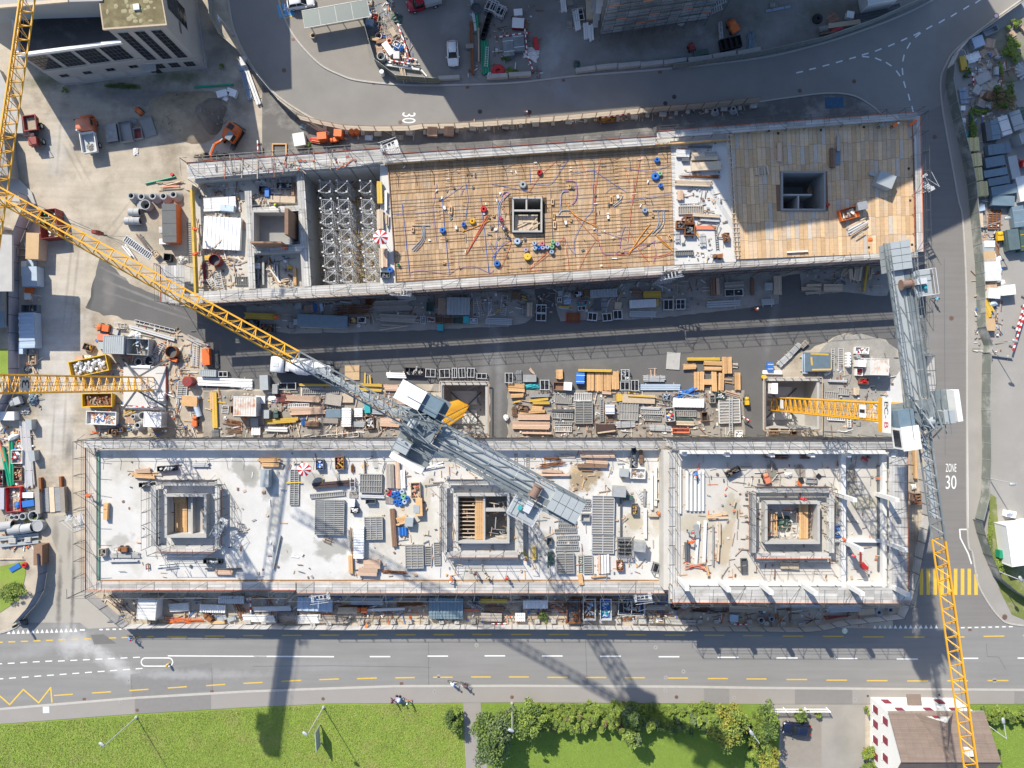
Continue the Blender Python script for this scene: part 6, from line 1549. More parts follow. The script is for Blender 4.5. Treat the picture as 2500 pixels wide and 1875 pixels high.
# mound round the right crane's foot
put_all(24,.18,'on the gravel mound',"""
p 210 1425 130 50 -42 lower end of a slanting rack of props|m=STEELL
p 290 1345 140 46 -47 middle of a slanting rack of props|m=STEEL
p 372 1298 70 40 -40 upper end of a slanting rack of props|m=TIMG
h 465 1440 205 150 0 pack of panels in blue-grey film edged with timber|m=BLUEG,h=1.0
g 368 1450 160 30 88 pale blue sheet edge left of the film pack|m=LBLUE,n=1,h=.8
s 475 1378 145 16 3 yellow timber on top of the film pack, upper|m=TIMY,n=1,h=1.15,bear=False
s 492 1502 155 14 -1 yellow timber on top of the film pack, lower|m=TIMY,n=1,h=1.15,bear=False
s 412 1432 70 16 85 yellow timber on top of the film pack, left|m=TIMY,n=1,h=1.15,bear=False
s 566 1440 130 16 88 yellow timber on top of the film pack, right|m=TIMY,n=1,h=1.15,bear=False
ladder 606 1422 185 26 90 left of two pale rails with pegs
ladder 672 1420 190 44 90 right of two pale rails with pegs
bottles 717 1425 115 40 90 row of five white gas bottles
c 830 1347 112 55 2 pink and white crate of red bottles|m=WHITE,fill=[REDD,WHITE],h=.6
drum 792 1395 34 34 0 grey keg below the bottle crate|m=STEEL
cont 925 1482 150 132 1 container with a rust-striped roof|m=OFFW,h=2.2,n=7,roof=RROOF
b 805 1452 62 54 2 white cabinet beside the rust-striped container|h=1.5
c 808 1520 52 60 2 open white bin with red cans|m=WHITE,fill=[RED,BLACK]
h 87 1478 66 46 90 blue and white packed box|m=BLUE,h=.8,strap=WHITE
b 110 1523 150 28 1 long white roll beside the pit|h=.4
drum 45 1562 38 38 0 yellow lamp drum at the pit corner|m=YEL,h=.5
g 870 1412 150 10 2 thin pale pole above the rust-striped container|n=1
t 560 1530 60 30 -30 scrap of pale cloth by the film pack""")
put_all(34,.18,'beside the right crane pit',"""
g 640 100 150 20 2 pair of pale pipes|n=2
c 845 102 72 46 2 small dark crate with a red can|m=TIMB,fill=[RED]
r 590 215 110 60 5 row of concrete feet, left|m=CON,nw=1
r 690 185 90 60 3 row of concrete feet, right|m=CON,nw=1
s 788 185 64 46 88 small orange boards|m=TIMP
r 630 400 140 40 3 pale rack below the mast|m=OFFW,nw=1
r 735 430 90 30 88 upright pale rack below the mast|m=OFFW,nw=1
c 120 505 70 50 0 brown bin under the pit wall, first
c 205 500 80 40 2 grey bin under the pit wall, second|m=TIMG
c 280 515 50 40 0 brown bin under the pit wall, third
b 105 160 82 46 90 white switch cabinet standing in the pit corner|h=1.6
s 1262 760 250 26 88 upright orange planks between shell and side street|m=TIM
c 1270 1050 90 70 88 brown boxes between shell and side street|fill=[TIMB,RUST]
t 1258 955 40 40 0 white paper heap between shell and side street|m=WHITE""")
# on the white slab of the lower shell
put_all(31,ZB,'on the white slab',"""
s 1170 825 120 36 -2 orange boards, upper of two at the top left|m=TIMK
s 1175 868 170 32 3 orange boards, lower of two at the top left|m=TIM,jit=.3
l 1190 848 270 12 0 thin laths between the top left boards|m=[TIMP],n=2
c 1366 805 150 42 -3 black trough with grey tools, top left|m=BLACK,fill=[STEEL,OFFW]
c 1200 937 112 36 -2 black trough above the left core|m=BLACK,fill=[STEELD,STEEL]
g 1632 775 130 36 0 grey railing frames|n=3
s 875 1150 136 34 92 single upright orange board pack at the left edge|m=TIM,n=1,h=.75
c 850 1482 62 60 88 grey crate at the lower left edge|m=TIMG,fill=[TIMG]
m 1015 1455 86 50 0 rusty winch on wheels|m=RUST
p 1018 1507 240 44 -1 grey tubes with a long lath, lower left|m=STEEL
g 1005 1554 235 16 -1 thin grey beam, lower left|n=1
l 1360 1592 185 40 -8 pale beams at an angle under the left core|m=[OFFW,STEEL],n=4
c 1736 1555 148 36 2 black trough below the left core|m=BLACK,fill=[STEEL]
g 1815 1617 290 14 0 thin rail below the left core|m=STEELD,n=1
s 1822 1645 150 36 3 orange boards below the left core|m=TIMK
l 1200 1600 60 36 88 two short upright bars|m=[REDD,TIMB],n=2
lattice 1955 1285 40 60 10 wire trestle right of the left core|m=STEELD""")
put_all(32,ZB,'on the white slab',"""
s 192 738 165 34 -1 orange boards above their twin, left of the parasol|m=TIM,jit=.3
s 205 776 142 30 1 wide orange boards, left of the parasol|m=TIM
h 182 880 138 66 92 upright grey panel pack throwing a tall shadow|m=CRL,h=1.5
r 398 960 288 74 91 long upright ribbed panel left of the brown girder|nw=2
l 398 922 140 10 2 yellow batten under the long ribbed panel|m=[TIMY],n=1
c 608 775 82 62 88 crate with blue bags beside the parasol|m=STEELD,fill=[BLUE,BLUE,WHITE]
c 767 762 102 72 88 brown crate of steel couplers|fill=[RUST,TIMY,REDD]
rebar 868 806 70 26 88 small rusty bundle
g 716 932 335 46 -5 brown box girder|m=PLYB,n=2,h=.5
l 625 890 95 12 82 yellow plank standing off the brown girder|m=[TIMY],n=1
l 748 885 120 14 85 pale plank above the brown girder|m=[TIMP],n=1
s 960 790 110 8 88 single thin upright pole|m=TIMP,n=1
lattice 872 935 110 36 88 grey trestle at the girder end
r 665 1020 284 36 -5 slim ribbed panel under the brown girder|nw=1
grids 686 1200 236 282 1 largest ribbed panel pack in the middle of the left half|nl=3,nw=17,m=GRID,n=3
grids 1020 926 178 150 1 wide ribbed panel pack above the black bin|nl=9,nw=3,n=3
g 1020 1032 205 26 2 pale base frame under the wide panel pack|n=2
c 1018 1070 80 40 0 dark grey frame bin|m=STEELD
rebar 670 1388 100 60 20 scatter of small iron parts|m=TIMB,n=8
s 1172 868 195 66 88 dark weathered boards standing upright|m=TIMG,n=5
s 1235 862 215 36 88 pale brown boards standing upright|m=TIMK,n=3
g 1275 895 150 40 88 white profiles right of the upright boards|m=WHITE,n=2
c 1380 982 128 76 88 crate of split timber|m=TIMP,fill=[TIMP,TIMB,ORANGEP]
h 1408 1115 140 52 88 upright orange board with a grey saw|m=TIM,h=.9,n=2
b 1390 1128 48 60 0 small grey saw table|m=CRL,h=1.0
pallet 1165 1066 66 54 4 brown pallet by the coil heap|m=TIMG
pallet 875 1020 70 56 3 grey pallet above the white canister box|m=TIMG
b 866 1080 50 58 3 blue and white canister box|m=LBLUE,lid=WHITE
c 890 1142 64 46 3 black bin with a white bag|m=BLACK,fill=[WHITE]
grids 1040 1288 182 148 89 ribbed panel pack right of the white ridged stack|nl=10,nw=3,n=3
y 926 1397 258 80 91 tall white ridged stack|m=WHITE,n=12,h=.9
s 1200 1285 310 40 86 long brown boards standing upright|m=TIMB,n=3
s 1275 1222 90 60 -15 fan of orange boards|m=TIM,jit=.3
b 1330 1232 62 66 5 clear plastic box|m=LBLUE,lid=CRL,h=1
tubes 1275 1318 66 70 88 four blue gas tubes side by side|m=BLUE,n=3
grids 1370 1517 190 148 89 ribbed panel pack at the lower edge, beside two narrow panels|nl=9,nw=3,n=3
r 1480 1512 150 56 89 shorter of two narrow panels at the lower edge|nw=1
r 1552 1497 184 54 89 longer of two narrow panels at the lower edge|nw=1
s 855 1582 145 34 88 upright orange boards at the lower edge|m=TIM,n=2
s 1028 1578 136 66 2 wide pink timber block, upper|m=TIMK,n=2,h=.8
s 995 1640 155 60 2 wide pink timber block, lower|m=TIMK,n=2,h=.8
rebar 1205 1645 215 22 5 bundle of rusty bars at the lower edge
l 862 1400 240 50 88 dark brown planks left of the white ridged stack|m=[TIMB,TIMG],n=5
g 255 1490 280 12 102 long grey rail lying alone|m=GRID,n=1
l 1497 792 235 18 -13 white beam with a wooden end under the counter-jib|m=[TIMP,WHITE],n=2
umbrella 512 802 108 108 0 red and white striped parasol over the saw place""")
for i,(x,y,m,n_)in enumerate(((1165,1005,RED,'red coil with a white core'),(1145,990,TIMG,'grey coil beside the red one'),(1228,1010,BLUE,'blue coil above the red one'),(1270,995,LBLUE,'pale blue coil at the top of the heap'),(1245,1050,BLUE,'blue coil in the middle of the heap'),(1280,1035,M('pale_green_plastic',(.25,.5,.3),.5),'pale green coil in the heap'),(1215,1078,BLUE,'blue coil at the lower left of the heap'),(1290,1075,LBLUE,'pale coil at the lower right of the heap'),(1195,1018,BLUE,'dark blue coil right of the red one'),(1255,1090,BLUE,'lowest blue coil of the heap'),(1308,1050,BLUE,'rightmost blue coil of the heap'))):
 item('coil',32,x,y,44,44,0,ZB,n_+' on the white slab',h=.4,m=m,core=WHITE if i%2==0 else BLACK)
put_all(33,ZB,'on the right part of the slab',"""
s 860 698 285 44 1 long pinkish boards, upper|m=TIMK,n=3,jit=.2
s 850 755 180 26 3 short pinkish boards, middle|m=TIMK,n=2
s 815 785 245 30 1 long pinkish boards, lower|m=TIMB,n=2
s 497 858 272 18 0 single long pale board|m=TIMK,n=1
s 488 830 165 22 3 short pale boards over the single long one|m=TIMK,n=1
rebar 490 772 225 26 -7 rusty bars, lower
rebar 492 726 140 14 2 rusty bars, upper
ladder 196 760 150 24 91 left of two wooden ladders|m=TIMG
ladder 292 775 165 24 91 right of two wooden ladders|m=TIMG
l 610 705 140 36 0 saw-toothed brackets|m=[TIMP,STEEL],n=4
b 1068 838 68 60 5 square pale grey machine box|m=CRL,h=.9
c 1180 845 118 82 2 white crate full of pale offcuts|m=WHITE,fill=[TIMP,TIMK,OFFW,TIMB]
c 1145 722 165 36 92 tall dark tool shelf|m=STEELD,fill=[BLACK,STEEL]
s 1207 712 112 30 88 upright brown board|m=TIMB,n=1
g 1295 990 290 26 90 left long precast post|m=PCW,n=1
g 1325 945 325 26 90 right long precast post|m=PCW,n=1
g 1242 1245 245 30 90 shorter precast post below the long pair|m=PCW,n=1
g 1236 1045 140 20 92 thin dark post above the shorter precast one|m=GRID,n=1
b 1025 985 98 78 4 grey steel box with a round hatch|m=GRID,h=1.6
h 1105 1042 72 34 2 green-grey panel rack|m=GREEND,h=.5
c 1155 1132 86 52 90 dark bin with yellow scraps|m=STEELD,fill=[YEL,TIMB]
c 758 1200 74 62 0 divided grey bin|m=GRID
r 730 1066 140 26 0 thin ribbed strip, first|nw=1
r 738 1100 128 24 0 thin ribbed strip, second|nw=1
r 735 1133 122 22 0 thin ribbed strip, third|nw=1
r 615 1240 148 30 0 ladder-like strip, top of a column of six|nw=1
r 612 1275 145 30 0 ladder-like strip, second of six|nw=1
r 600 1312 178 34 -1 ladder-like strip, third and longest of six|nw=1
r 617 1366 182 34 -2 ladder-like strip, fourth of six|nw=1
r 610 1408 176 30 0 ladder-like strip, fifth of six|nw=1
r 612 1455 186 34 -1 ladder-like strip, bottom of six|nw=1
grids 900 1180 310 182 91 largest ribbed panel pack with rungs|nl=15,nw=2,n=3,m=STEELL
grids 900 1417 150 180 91 square ribbed panel pack below the largest|nl=7,nw=2,n=2,m=STEELL
grids 597 1572 162 142 89 ribbed panel pack at the lower edge|nl=8,nw=2,n=3
ladder 722 1585 140 32 89 green ladder panel|m=GREEND
r 782 1585 150 74 89 pale ribbed panel right of the green ladder|nw=1
s 870 1580 150 18 89 upright brown board beside pale beams|m=TIMK,n=1
g 918 1580 150 70 89 pale beams at the lower edge|m=OFFW,n=3
c 1036 1588 76 52 88 brown crate of red scraps|m=RUST,fill=[TIMP,REDD]
upright 1072 1440 110 150 0 cage of upright props
b 1185 1422 92 76 6 grey steel box throwing a slanting shadow|m=GRID,h=1.7
c 467 1390 60 42 90 dark crate in the shade of the middle core|m=STEELD
s 270 1505 100 24 70 yellow beam leaning at the middle core|m=TIMY,n=1
s 346 1490 108 30 90 upright yellow beam right of the middle core|m=TIMY,n=1
p 478 1532 110 50 88 green poles|m=GREEND
k 1340 1608 90 82 15 open wire frame|m=STEEL
l 1380 1440 60 10 10 small pale batten near the divider|m=[TIMP],n=1
g 1045 1200 330 12 90 thin dark upright rail beside the largest pack|m=STEELD,n=1
lattice 1195 1010 60 30 60 bent wire trestle
l 1070 1215 70 40 -45 crossed thin boards|m=[TIMK],n=2
s 1385 893 100 8 2 thin spacer lath near the divider, upper|m=TIMP,n=1
s 1375 1056 110 8 2 thin spacer lath near the divider, middle|m=TIMP,n=1
s 1345 1190 160 8 1 thin spacer lath near the divider, lower|m=TIMP,n=1
s 720 1700 90 36 80 orange board over the edge planks|m=TIM,n=1
l 860 1680 140 20 -3 toothed orange bracket at the lower edge|m=[TIM],n=3""")
put_all(33,ZE,'in the framed bay',"""
g 1522 982 375 26 90 long pale post at the divider|m=PCW,n=1
g 1580 985 320 26 90 first of five parallel precast posts|m=PCW,n=1
g 1612 985 325 26 90 second of five parallel precast posts|m=PCW,n=1
g 1645 985 328 26 90 third of five parallel precast posts|m=PCW,n=1
g 1678 990 330 26 90 fourth of five parallel precast posts|m=PCW,n=1
g 1708 985 330 24 90 fifth of five parallel precast posts|m=PCW,n=1
c 1948 832 125 42 -28 black trough lying askew|m=BLACK,fill=[STEELD,TIMB]
l 1820 1190 170 40 -8 broad orange plank|m=[TIM],n=2
g 1662 1412 350 26 94 left slanting white precast post|m=PCW,n=1
g 1722 1402 350 28 92 right slanting white precast post|m=PCW,n=1
g 1790 1430 330 10 90 thin upright rod|m=GRID,n=1
s 1842 1330 190 14 90 thin orange batten, upper|m=TIMP,n=1
s 1830 1480 150 14 93 thin orange batten, lower|m=TIMP,n=1
c 2040 1592 118 50 88 dark rectangular frame|m=STEELD,h=.4
g 1580 1480 150 40 88 dark post beside the workers|m=STEELD,n=2
h 1655 1310 110 36 85 wrapped bundle beside the slanting posts|m=GRID
l 1960 1090 80 12 -70 leaning lath at the right core|m=[TIMP],n=1
l 1640 1590 180 30 -5 red rods at the lower edge|m=[REDD,ORANGEP,TIMK],n=5,spread=.5
s 1745 1630 90 14 78 orange batten at the lower edge|m=TIM,n=1""")
put_all(34,ZE,'in the framed bay',"""
s 250 1592 150 52 3 brown timber below the right core|m=TIMP
c 638 1310 92 64 90 blue crate of parts|m=BLUE,fill=[BLUE,LBLUE]
h 350 903 46 38 70 dark square board, left|m=BLACK,h=.1,n=1
h 490 868 36 34 45 dark square board, right|m=BLACK,h=.1,n=1
t 245 860 60 40 0 red and white bag heap
m 60 885 90 60 70 brown mixer with orange arm|m=ORANGEP
l 330 930 70 30 70 red boards near the right core|m=[ORANGE,RED],n=3
c 430 905 90 40 3 grey open frame|m=STEEL,h=.3
rebar 150 710 220 36 4 brown bars under the scaffold|m=RUST
rebar 385 710 90 40 0 dark bars under the scaffold|m=TIMB
l 860 735 60 30 30 red and orange sticks, top right|m=[RED,ORANGEP],n=3
l 860 1605 80 50 40 orange sticks, lower right|m=[ORANGEP,RED],n=4
l 975 1530 70 40 10 brown offcuts by the right upstand|m=[TIMP,ORANGE],n=4
l 980 885 80 24 8 orange offcuts by the right upstand|m=[ORANGEP],n=3
k 660 1160 40 46 0 small wire stool|m=STEELD,h=.5
g 825 1530 90 8 90 thin red rod|m=REDD,n=1""")
# strip between the lower shell and the white roadside fence
put_all(41,0,'behind the white roadside fence',"""
cont 1250 335 165 150 95 white ridged container, leftmost|m=OFFW,h=2.2,n=6
s 1460 350 160 66 -3 pale boards right of the leftmost container|m=OFFW,n=5
y 1880 288 208 62 1 white ridged sheets, upper|m=CORR,n=12
y 1732 360 206 64 2 white ridged sheets, lower|m=WHITE,n=11
g 1580 275 150 14 0 thin pale beam|n=2
l 1500 458 330 30 2 orange rods along the fence|m=[ORANGE,ORANGEP],n=6
m 1700 430 80 50 40 rusty compactor|m=RUST
s 1770 472 120 22 -3 orange boards along the fence|m=TIM
t 1260 425 150 50 0 grey stone heap under the leftmost container|m=CON,h=.4
h 1810 440 70 36 -20 pale slabs, first|m=CRL,h=.4
h 1885 445 70 36 -20 pale slabs, second|m=CRL,h=.4
block 2015 466 56 36 0 pale concrete foot block|m=CON
s 2090 440 170 50 2 white boards, leftmost pile|m=OFFW,n=5,jit=.3
g 2120 362 140 30 0 pale boards below the sheets|m=TIMP,n=3
l 1940 360 200 60 60 leaning brown timbers|m=[TIMB,RUST],n=4
a 2040 330 130 14 88 red and white pole by the scaffold foot|h=.5
l 950 320 190 60 40 splintered boards at the left corner|m=[TIMP,TIMG,TIMB],n=9
l 1050 395 140 50 38 second splintered board heap at the left corner|m=[TIMP,TIMG],n=7""")
put_all(42,0,'behind the white roadside fence',"""
s 220 362 300 40 -1 pale pipes and boards, upper left|m=OFFW,n=4,jit=.3
s 110 440 260 56 2 white boards, second pile|m=OFFW,n=5,jit=.3
c 342 435 160 92 0 grey board frame|m=TIMG,inner=TIMG
s 520 445 180 70 -2 white boards, third pile|m=OFFW,n=5,jit=.4
s 720 450 200 60 3 white boards, fourth pile|m=TIMG,n=6,jit=.5
y 572 320 280 110 2 large pale blue sheets under the stair|m=LBLUE,n=6,h=.8
l 590 365 200 30 -5 white laths on the pale blue sheets|m=[WHITE],n=4
s 985 300 270 60 1 dark grey beams|m=STEEL,n=6,jit=.4
s 1345 288 260 30 0 grey boards|m=TIMG,n=3
rebar 900 345 300 30 -2 rusty bars, left
rebar 1330 328 230 26 -1 rusty bars, right
s 1130 368 330 22 -2 long white pipes|m=OFFW,n=2
s 830 375 160 50 0 orange boards in the shade|m=TIMP
y 1627 350 275 165 1 big blue-grey glazed panel pack|m=M('blue_grey_panel',(.22,.30,.34),.35,.2,var=.12),n=10,h=1.0
s 2010 300 220 36 1 yellow-brown beams|m=TIMY,n=2
ladder 1865 345 160 34 32 grey steps leaning by the panel pack|z=.3
s 2015 362 160 40 1 brown boards on pink edge|m=TIMB
b 1990 425 165 62 2 pale lidded box with a plank|m=TIMG,h=.7
s 1835 375 120 20 2 orange laths|m=ORANGEP,n=2
bin 1860 285 65 65 0 blue round tub under the scaffold|m=BLUEG
m 950 365 90 50 0 orange cutting machine|m=ORANGE
l 830 470 120 30 -40 leaning grey poles|m=[STEELD,TIMG],n=4""")
put_all(43,0,'behind the white roadside fence',"""
y 355 322 200 66 0 white ridged sheets above a smaller pack|m=WHITE,n=10,h=.7
y 232 425 80 66 0 small blue-edged ridged pack|m=WHITE,n=5,h=.7
s 45 365 110 40 1 brown boards at the middle|m=TIMB
l 545 345 130 80 10 orange offcuts and planks|m=[TIMP,ORANGEP,TIMB],n=9,spread=.5
skip 657 365 195 105 90 rust brown skip of scrap iron|m=RUST,h=1.3,fill=[STEELD,TIMB,RUST],fn=30
skip 785 355 170 100 90 pale skip of mixed scrap|m=STEELL,h=1.2,fill=[RUST,STEEL,LBLUE,TIMB],fn=34
skip 918 355 170 90 90 pale skip of blue and white plastic|m=STEELL,h=1.2,fill=[BLUE,WHITE,TEAL,LBLUE],fn=40
t 920 430 80 40 0 green net at the foot of the plastic skip|m=TEAL,h=.4
k 1125 340 215 130 3 large white steel frame with a grey tank|m=STEELL,h=1.2,fill=[CON,STEEL]
block 1220 460 66 46 0 round pale sack block|m=CON
c 1352 452 74 46 0 pale crate with a white bag|m=TIMP,fill=[WHITE]
g 1530 470 240 44 2 pale concrete kerbs|m=CON,n=2
i 1485 330 90 80 0 dark round basin|m=GREYD,h=.6
coil 1565 330 70 50 0 white hose ring|m=CRL
c 1680 355 130 60 4 brown board crate, left|m=TIMB,inner=TIMB
c 1830 355 145 62 3 brown board crate, right|m=TIMB,inner=TIMG
s 2035 365 240 50 2 pale sheet under the scaffold|m=TIMP
b 1955 435 62 54 4 white bucket box|m=LBLUE,h=.6
s 1330 350 150 40 1 brown sheet beside the steel frame|m=TIMG
a 2010 487 110 14 0 low red and white bar along the fence|h=.4
l 740 290 80 30 -60 leaning pipe at the scrap skips|m=[LBLUE],n=2
a 60 483 120 12 0 red bar along the fence|h=.3""")
put_all(44,0,'behind the white roadside fence',"""
g 340 338 320 16 0 long pale edge beam|m=LBLUE,n=1
s 690 360 280 56 -2 pale planks at the right|m=STEELL,n=5,jit=.5
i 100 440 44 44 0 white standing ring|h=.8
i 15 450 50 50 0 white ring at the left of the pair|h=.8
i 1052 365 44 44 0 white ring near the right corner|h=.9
s 40 365 140 30 3 brown boards in stripes of shade|m=TIMP
l 640 430 230 24 -4 dark red timbers along the fence|m=[REDD,TIMB],n=3
h 870 385 130 46 -5 striped brown sheets near the right corner|m=TIMP,h=.4
l 320 462 200 16 -4 thin grey rail|m=[STEEL],n=2
coil 975 395 76 36 0 grey hose near the right corner|m=STEEL
g 260 370 90 10 90 upright brown post|m=TIMB,n=1""")
# upper shell: things on the decks
put_all(22,ZA+.1,'at the left edge of the orange deck',"""
s 1090 75 180 42 88 stack of bright yellow beams|m=TIMY,n=2,h=.75
s 1092 290 160 52 88 pale yellow beams left of the parasol|m=TIMP,n=4
g 1138 130 160 22 90 white profile beside the yellow beams|m=WHITE,n=1
umbrella 1117 455 118 118 0 red and white striped parasol
s 1100 600 160 34 89 pale boards below the parasol|m=TIMP,n=2
s 1135 600 150 34 90 second pale boards below the parasol|m=TIMK,n=2
coil 1172 696 52 56 0 blue hose coil|m=BLUE,core=WHITE
c 1135 738 75 46 2 grey crate of couplers|m=STEELD,fill=[STEELD]
l 1145 300 120 24 85 dark tools|m=[TIMB,TIMP],n=4""")
for i,(t,x,y,s,m,n_)in enumerate(((22,1928,205,52,RED,'red conduit coil near the small shaft'),(22,1836,303,46,YEL,'yellow conduit coil'),(22,1767,328,38,BLUE,'blue coil beside the yellow coil'),(22,1595,375,46,BLUE,'blue coil left of the yellow coil'),(22,2037,645,52,BLUE,'large blue coil near the lower edge'),(22,1240,656,24,GREEN,'small green coil at the lower left'),(13,390,1400,44,RED,'red conduit coil nearest the street side'),(13,1338,1300,44,BLUE,'blue coil at the upper right corner'),(13,1325,1432,64,BLUE,'large blue coil beside a small green one'),(13,1362,1412,36,M('pale_green_plastic',(.25,.5,.3),.5),'small pale green coil touching the large blue one'),(13,1367,1505,36,BLUE,'dark blue coil right of the pipes'),(13,255,1500,60,STEEL,'grey wire coil above the small shaft'),(23,1240,215,44,M('grey_blue_coil',(.25,.33,.45),.5),'grey-blue ring'),(23,210,465,54,LBLUE,'pale wire ring below the small shaft'))):
 item('coil',t,x,y,s,s,0,ZA+.1,n_+' on the orange deck',h=.35,m=m)
for i,(x,y,m)in enumerate(((347,482,LBLUE),(411,485,M('pink_coil',(.6,.22,.25),.5)),(497,472,MATS['pale_green_plastic']),(535,488,M('lilac_coil',(.45,.42,.55),.5)),(350,522,LBLUE),(383,516,BLUE),(415,518,MATS['lilac_coil']),(452,512,LBLUE),(490,510,MATS['pale_green_plastic']),(487,552,LBLUE),(279,536,MATS['lilac_coil']))):
 nm=('left pale blue coil of the upper row','pink coil of the upper row','green coil of the upper row','lilac coil ending the upper row','left pale blue coil of the lower row','deep blue coil of the lower row','lilac coil in the lower row','fourth pale blue coil of the lower row','green coil of the lower row','pale blue coil set below the rows','lilac coil standing alone left of the rows')[i]
 item('coil',23,x,y,36,36,0,ZA+.1,nm+' in the cluster below the small shaft',h=.45,m=m)
item('drum',23,292,590,56,40,0,ZA+.1,'yellow wire reel lying below the coil cluster',m=YEL,h=.6)
put_all(23,ZA,'on the white strip beside the orange deck',"""
r 1610 212 200 64 -2 ribbed grey panel|nw=1,m=TIMG
ladder 1605 165 170 22 -2 narrow ribbed strip above the ribbed panel
c 1525 335 72 66 0 left rusty bin of clamps|m=RUST,fill=[TIMB,STEELD]
c 1595 295 62 52 0 upper rusty bin of clamps|m=RUST,fill=[TIMB]
c 1598 375 82 95 0 double rusty bin of clamps|m=RUST,inner=BLACK,fill=[STEELD]
s 1735 260 220 22 3 pale boards with a grey batten|m=TIMP,n=2
g 1760 298 150 14 4 grey rail under the pale boards|n=2
h 1725 350 155 32 1 orange plank|m=ORANGEP,h=.1,n=1
ladder 1823 440 190 24 85 upright dark ladder|m=STEELD
p 1705 455 110 50 85 upright pale tubes|m=STEELL
p 1502 430 90 36 88 short upright tubes at the deck edge|m=STEELL
c 1895 435 70 42 90 rusty bin by the guard|m=RUST,fill=[TIMB]
r 1560 558 145 42 -2 saw-toothed dark panel|nw=1,m=STEELD
m 1825 590 80 36 5 rusty chain hoist|m=RUST
s 1525 95 80 46 88 small brown boards|m=TIMK
l 1665 415 60 40 60 orange offcut|m=[TIM],n=2""")
put_all(13,ZA,'on the white strip beside the orange deck',"""
h 1730 1355 235 66 -3 wide pale panel|m=TIMP,h=.6
s 1720 1275 215 60 0 pale boards above the wide panel|m=TIMP,n=4
k 1770 1252 95 30 0 grey frame on the pale boards|m=STEEL,h=.7
rebar 1690 1432 335 14 1 long rusty bar
s 1630 1492 290 44 2 white boards|m=TIMP,n=3,jit=.2
s 1545 1250 110 60 2 white boards at the deck corner|m=OFFW,n=4
g 1690 1192 190 12 0 dark rail at the street side|m=STEELD,n=1
b 1565 1300 56 26 0 small dark box|m=STEELD,h=.4""")
put_all(14,ZA+.25,'on the weathered timber deck',"""
s 168 1240 150 32 90 upright pale board on crosspieces|m=TIMK,n=1
l 30 1390 80 120 80 boards at the left guard|m=[TIMP],n=5
s 597 1285 160 40 90 upright brown boards|m=TIMB,n=2
s 643 1170 130 26 90 narrow grey board above the dark mat|m=TIMG,n=1
h 643 1270 125 44 92 dark blue mat|m=BLUEG,h=.1,n=1
s 740 1015 950 7 -3 very long thin lath|m=TIMP,n=1,bear=False,h=.2
b 995 1480 130 105 22 pale grey machine with a lifting eye|m=CRL,h=1.5
h 985 1440 190 26 22 clear plastic sheet over the grey machine|m=CRL,h=.2""")
put_all(24,ZA+.25,'on the weathered timber deck',"""
c 722 245 150 92 -15 orange skip tray of planks|m=ORANGE,h=.8,fill=[TIMP,TIMG,WHITE],inner=TIM
b 815 190 75 60 -12 blue-grey folding machine beside the orange tray|m=STEEL,h=1.2
l 800 340 200 70 -28 slanting pile of grey boards|m=[TIMG,TIMP,OFFW],n=8
l 815 405 130 20 -28 pale plank below the slanting pile|m=[TIMP],n=2
t 910 447 40 30 0 orange mesh scrap|m=ORANGE,h=.1
s 315 548 170 6 -3 thin white rod|m=WHITE,n=1,bear=False,h=.2
drum 562 170 24 24 0 red bucket by the square shaft|m=RED,h=.5""")
put_all(21,ZW,'on the low floor of the open bay',"""
y 1815 405 300 260 3 broad white film-covered sheets|m=WHITE,n=9,h=.7
s 1790 165 260 110 -3 white film-covered boards above the broad sheets|m=OFFW,n=5
h 1860 205 110 50 5 pale blue sheet on the film-covered boards|m=LBLUE,h=.9
t 1755 490 100 110 20 grey crumpled film by the broad sheets|m=CRL
bin 1765 625 92 92 0 brick brown round tub|m=REDD,h=1.3
ladder 1780 770 140 60 80 grey stair flight, right|z=.5
ladder 1725 800 90 50 60 grey stair flight, left|z=.4
r 1960 785 105 70 0 dark ribbed rack|nw=1,m=STEELD
l 1600 420 330 40 85 boards along the yellow wall form|m=[TIMP],n=5
l 1740 120 180 40 -10 orange planks at the top|m=[TIM,TIMP],n=5
l 1970 340 90 36 88 orange boards at the shaft wall|m=[ORANGEP,TIMP],n=3
l 1780 510 150 40 -50 loose yellow planks on the crumpled film|m=[TIMP,TIMY],n=4,h=.8
s 1700 600 70 40 0 yellow board stub beside the round tub|m=TIMY
rebar 1660 700 160 30 85 red rods beside the stair flights|m=REDD""")
put_all(22,ZW,'in the cell around the left shaft',"""
h 300 130 215 52 2 white panel with an orange board on it|m=TIMP,h=.5
l 320 128 120 30 2 orange board on the white panel|m=[TIM],n=1,h=.6
c 155 50 70 46 5 black tool crate|m=BLACK,fill=[STEELD]
b 187 75 70 30 90 blue tool cabinet|m=BLUE
c 325 20 130 50 0 grey bench of tools|m=STEELD,fill=[BLACK,STEEL,TIMP]
s 388 40 110 26 90 brown board by the tools|m=TIMB,n=1
l 250 740 190 40 70 pale curved boards, lower left|m=[OFFW,TIMP],n=6,spread=.3
l 310 790 90 60 20 orange offcuts, lower|m=[TIMP,TIM],n=5,spread=.6
s 405 750 150 24 88 upright orange plank, lower right|m=TIM,n=1
drum 325 626 24 24 0 white bucket|m=WHITE,h=.4
t 358 672 40 34 0 yellow cloth|m=YEL,h=.2
s 110 720 200 16 90 thin grey formwork strip, left|m=STEEL,n=1
s 150 720 190 18 90 thin grey formwork strip, right|m=GRID,n=1
b 105 665 36 40 0 white notice box|h=.6""")
CB,CRD,COR=M('blue_conduit',(.05,.17,.52),.5),M('red_conduit',(.60,.12,.06),.5),M('orange_conduit',(.68,.28,.02),.5);CGY=M('grey_conduit',(.30,.33,.38),.5);CPU=M('violet_conduit',(.22,.12,.38),.5)
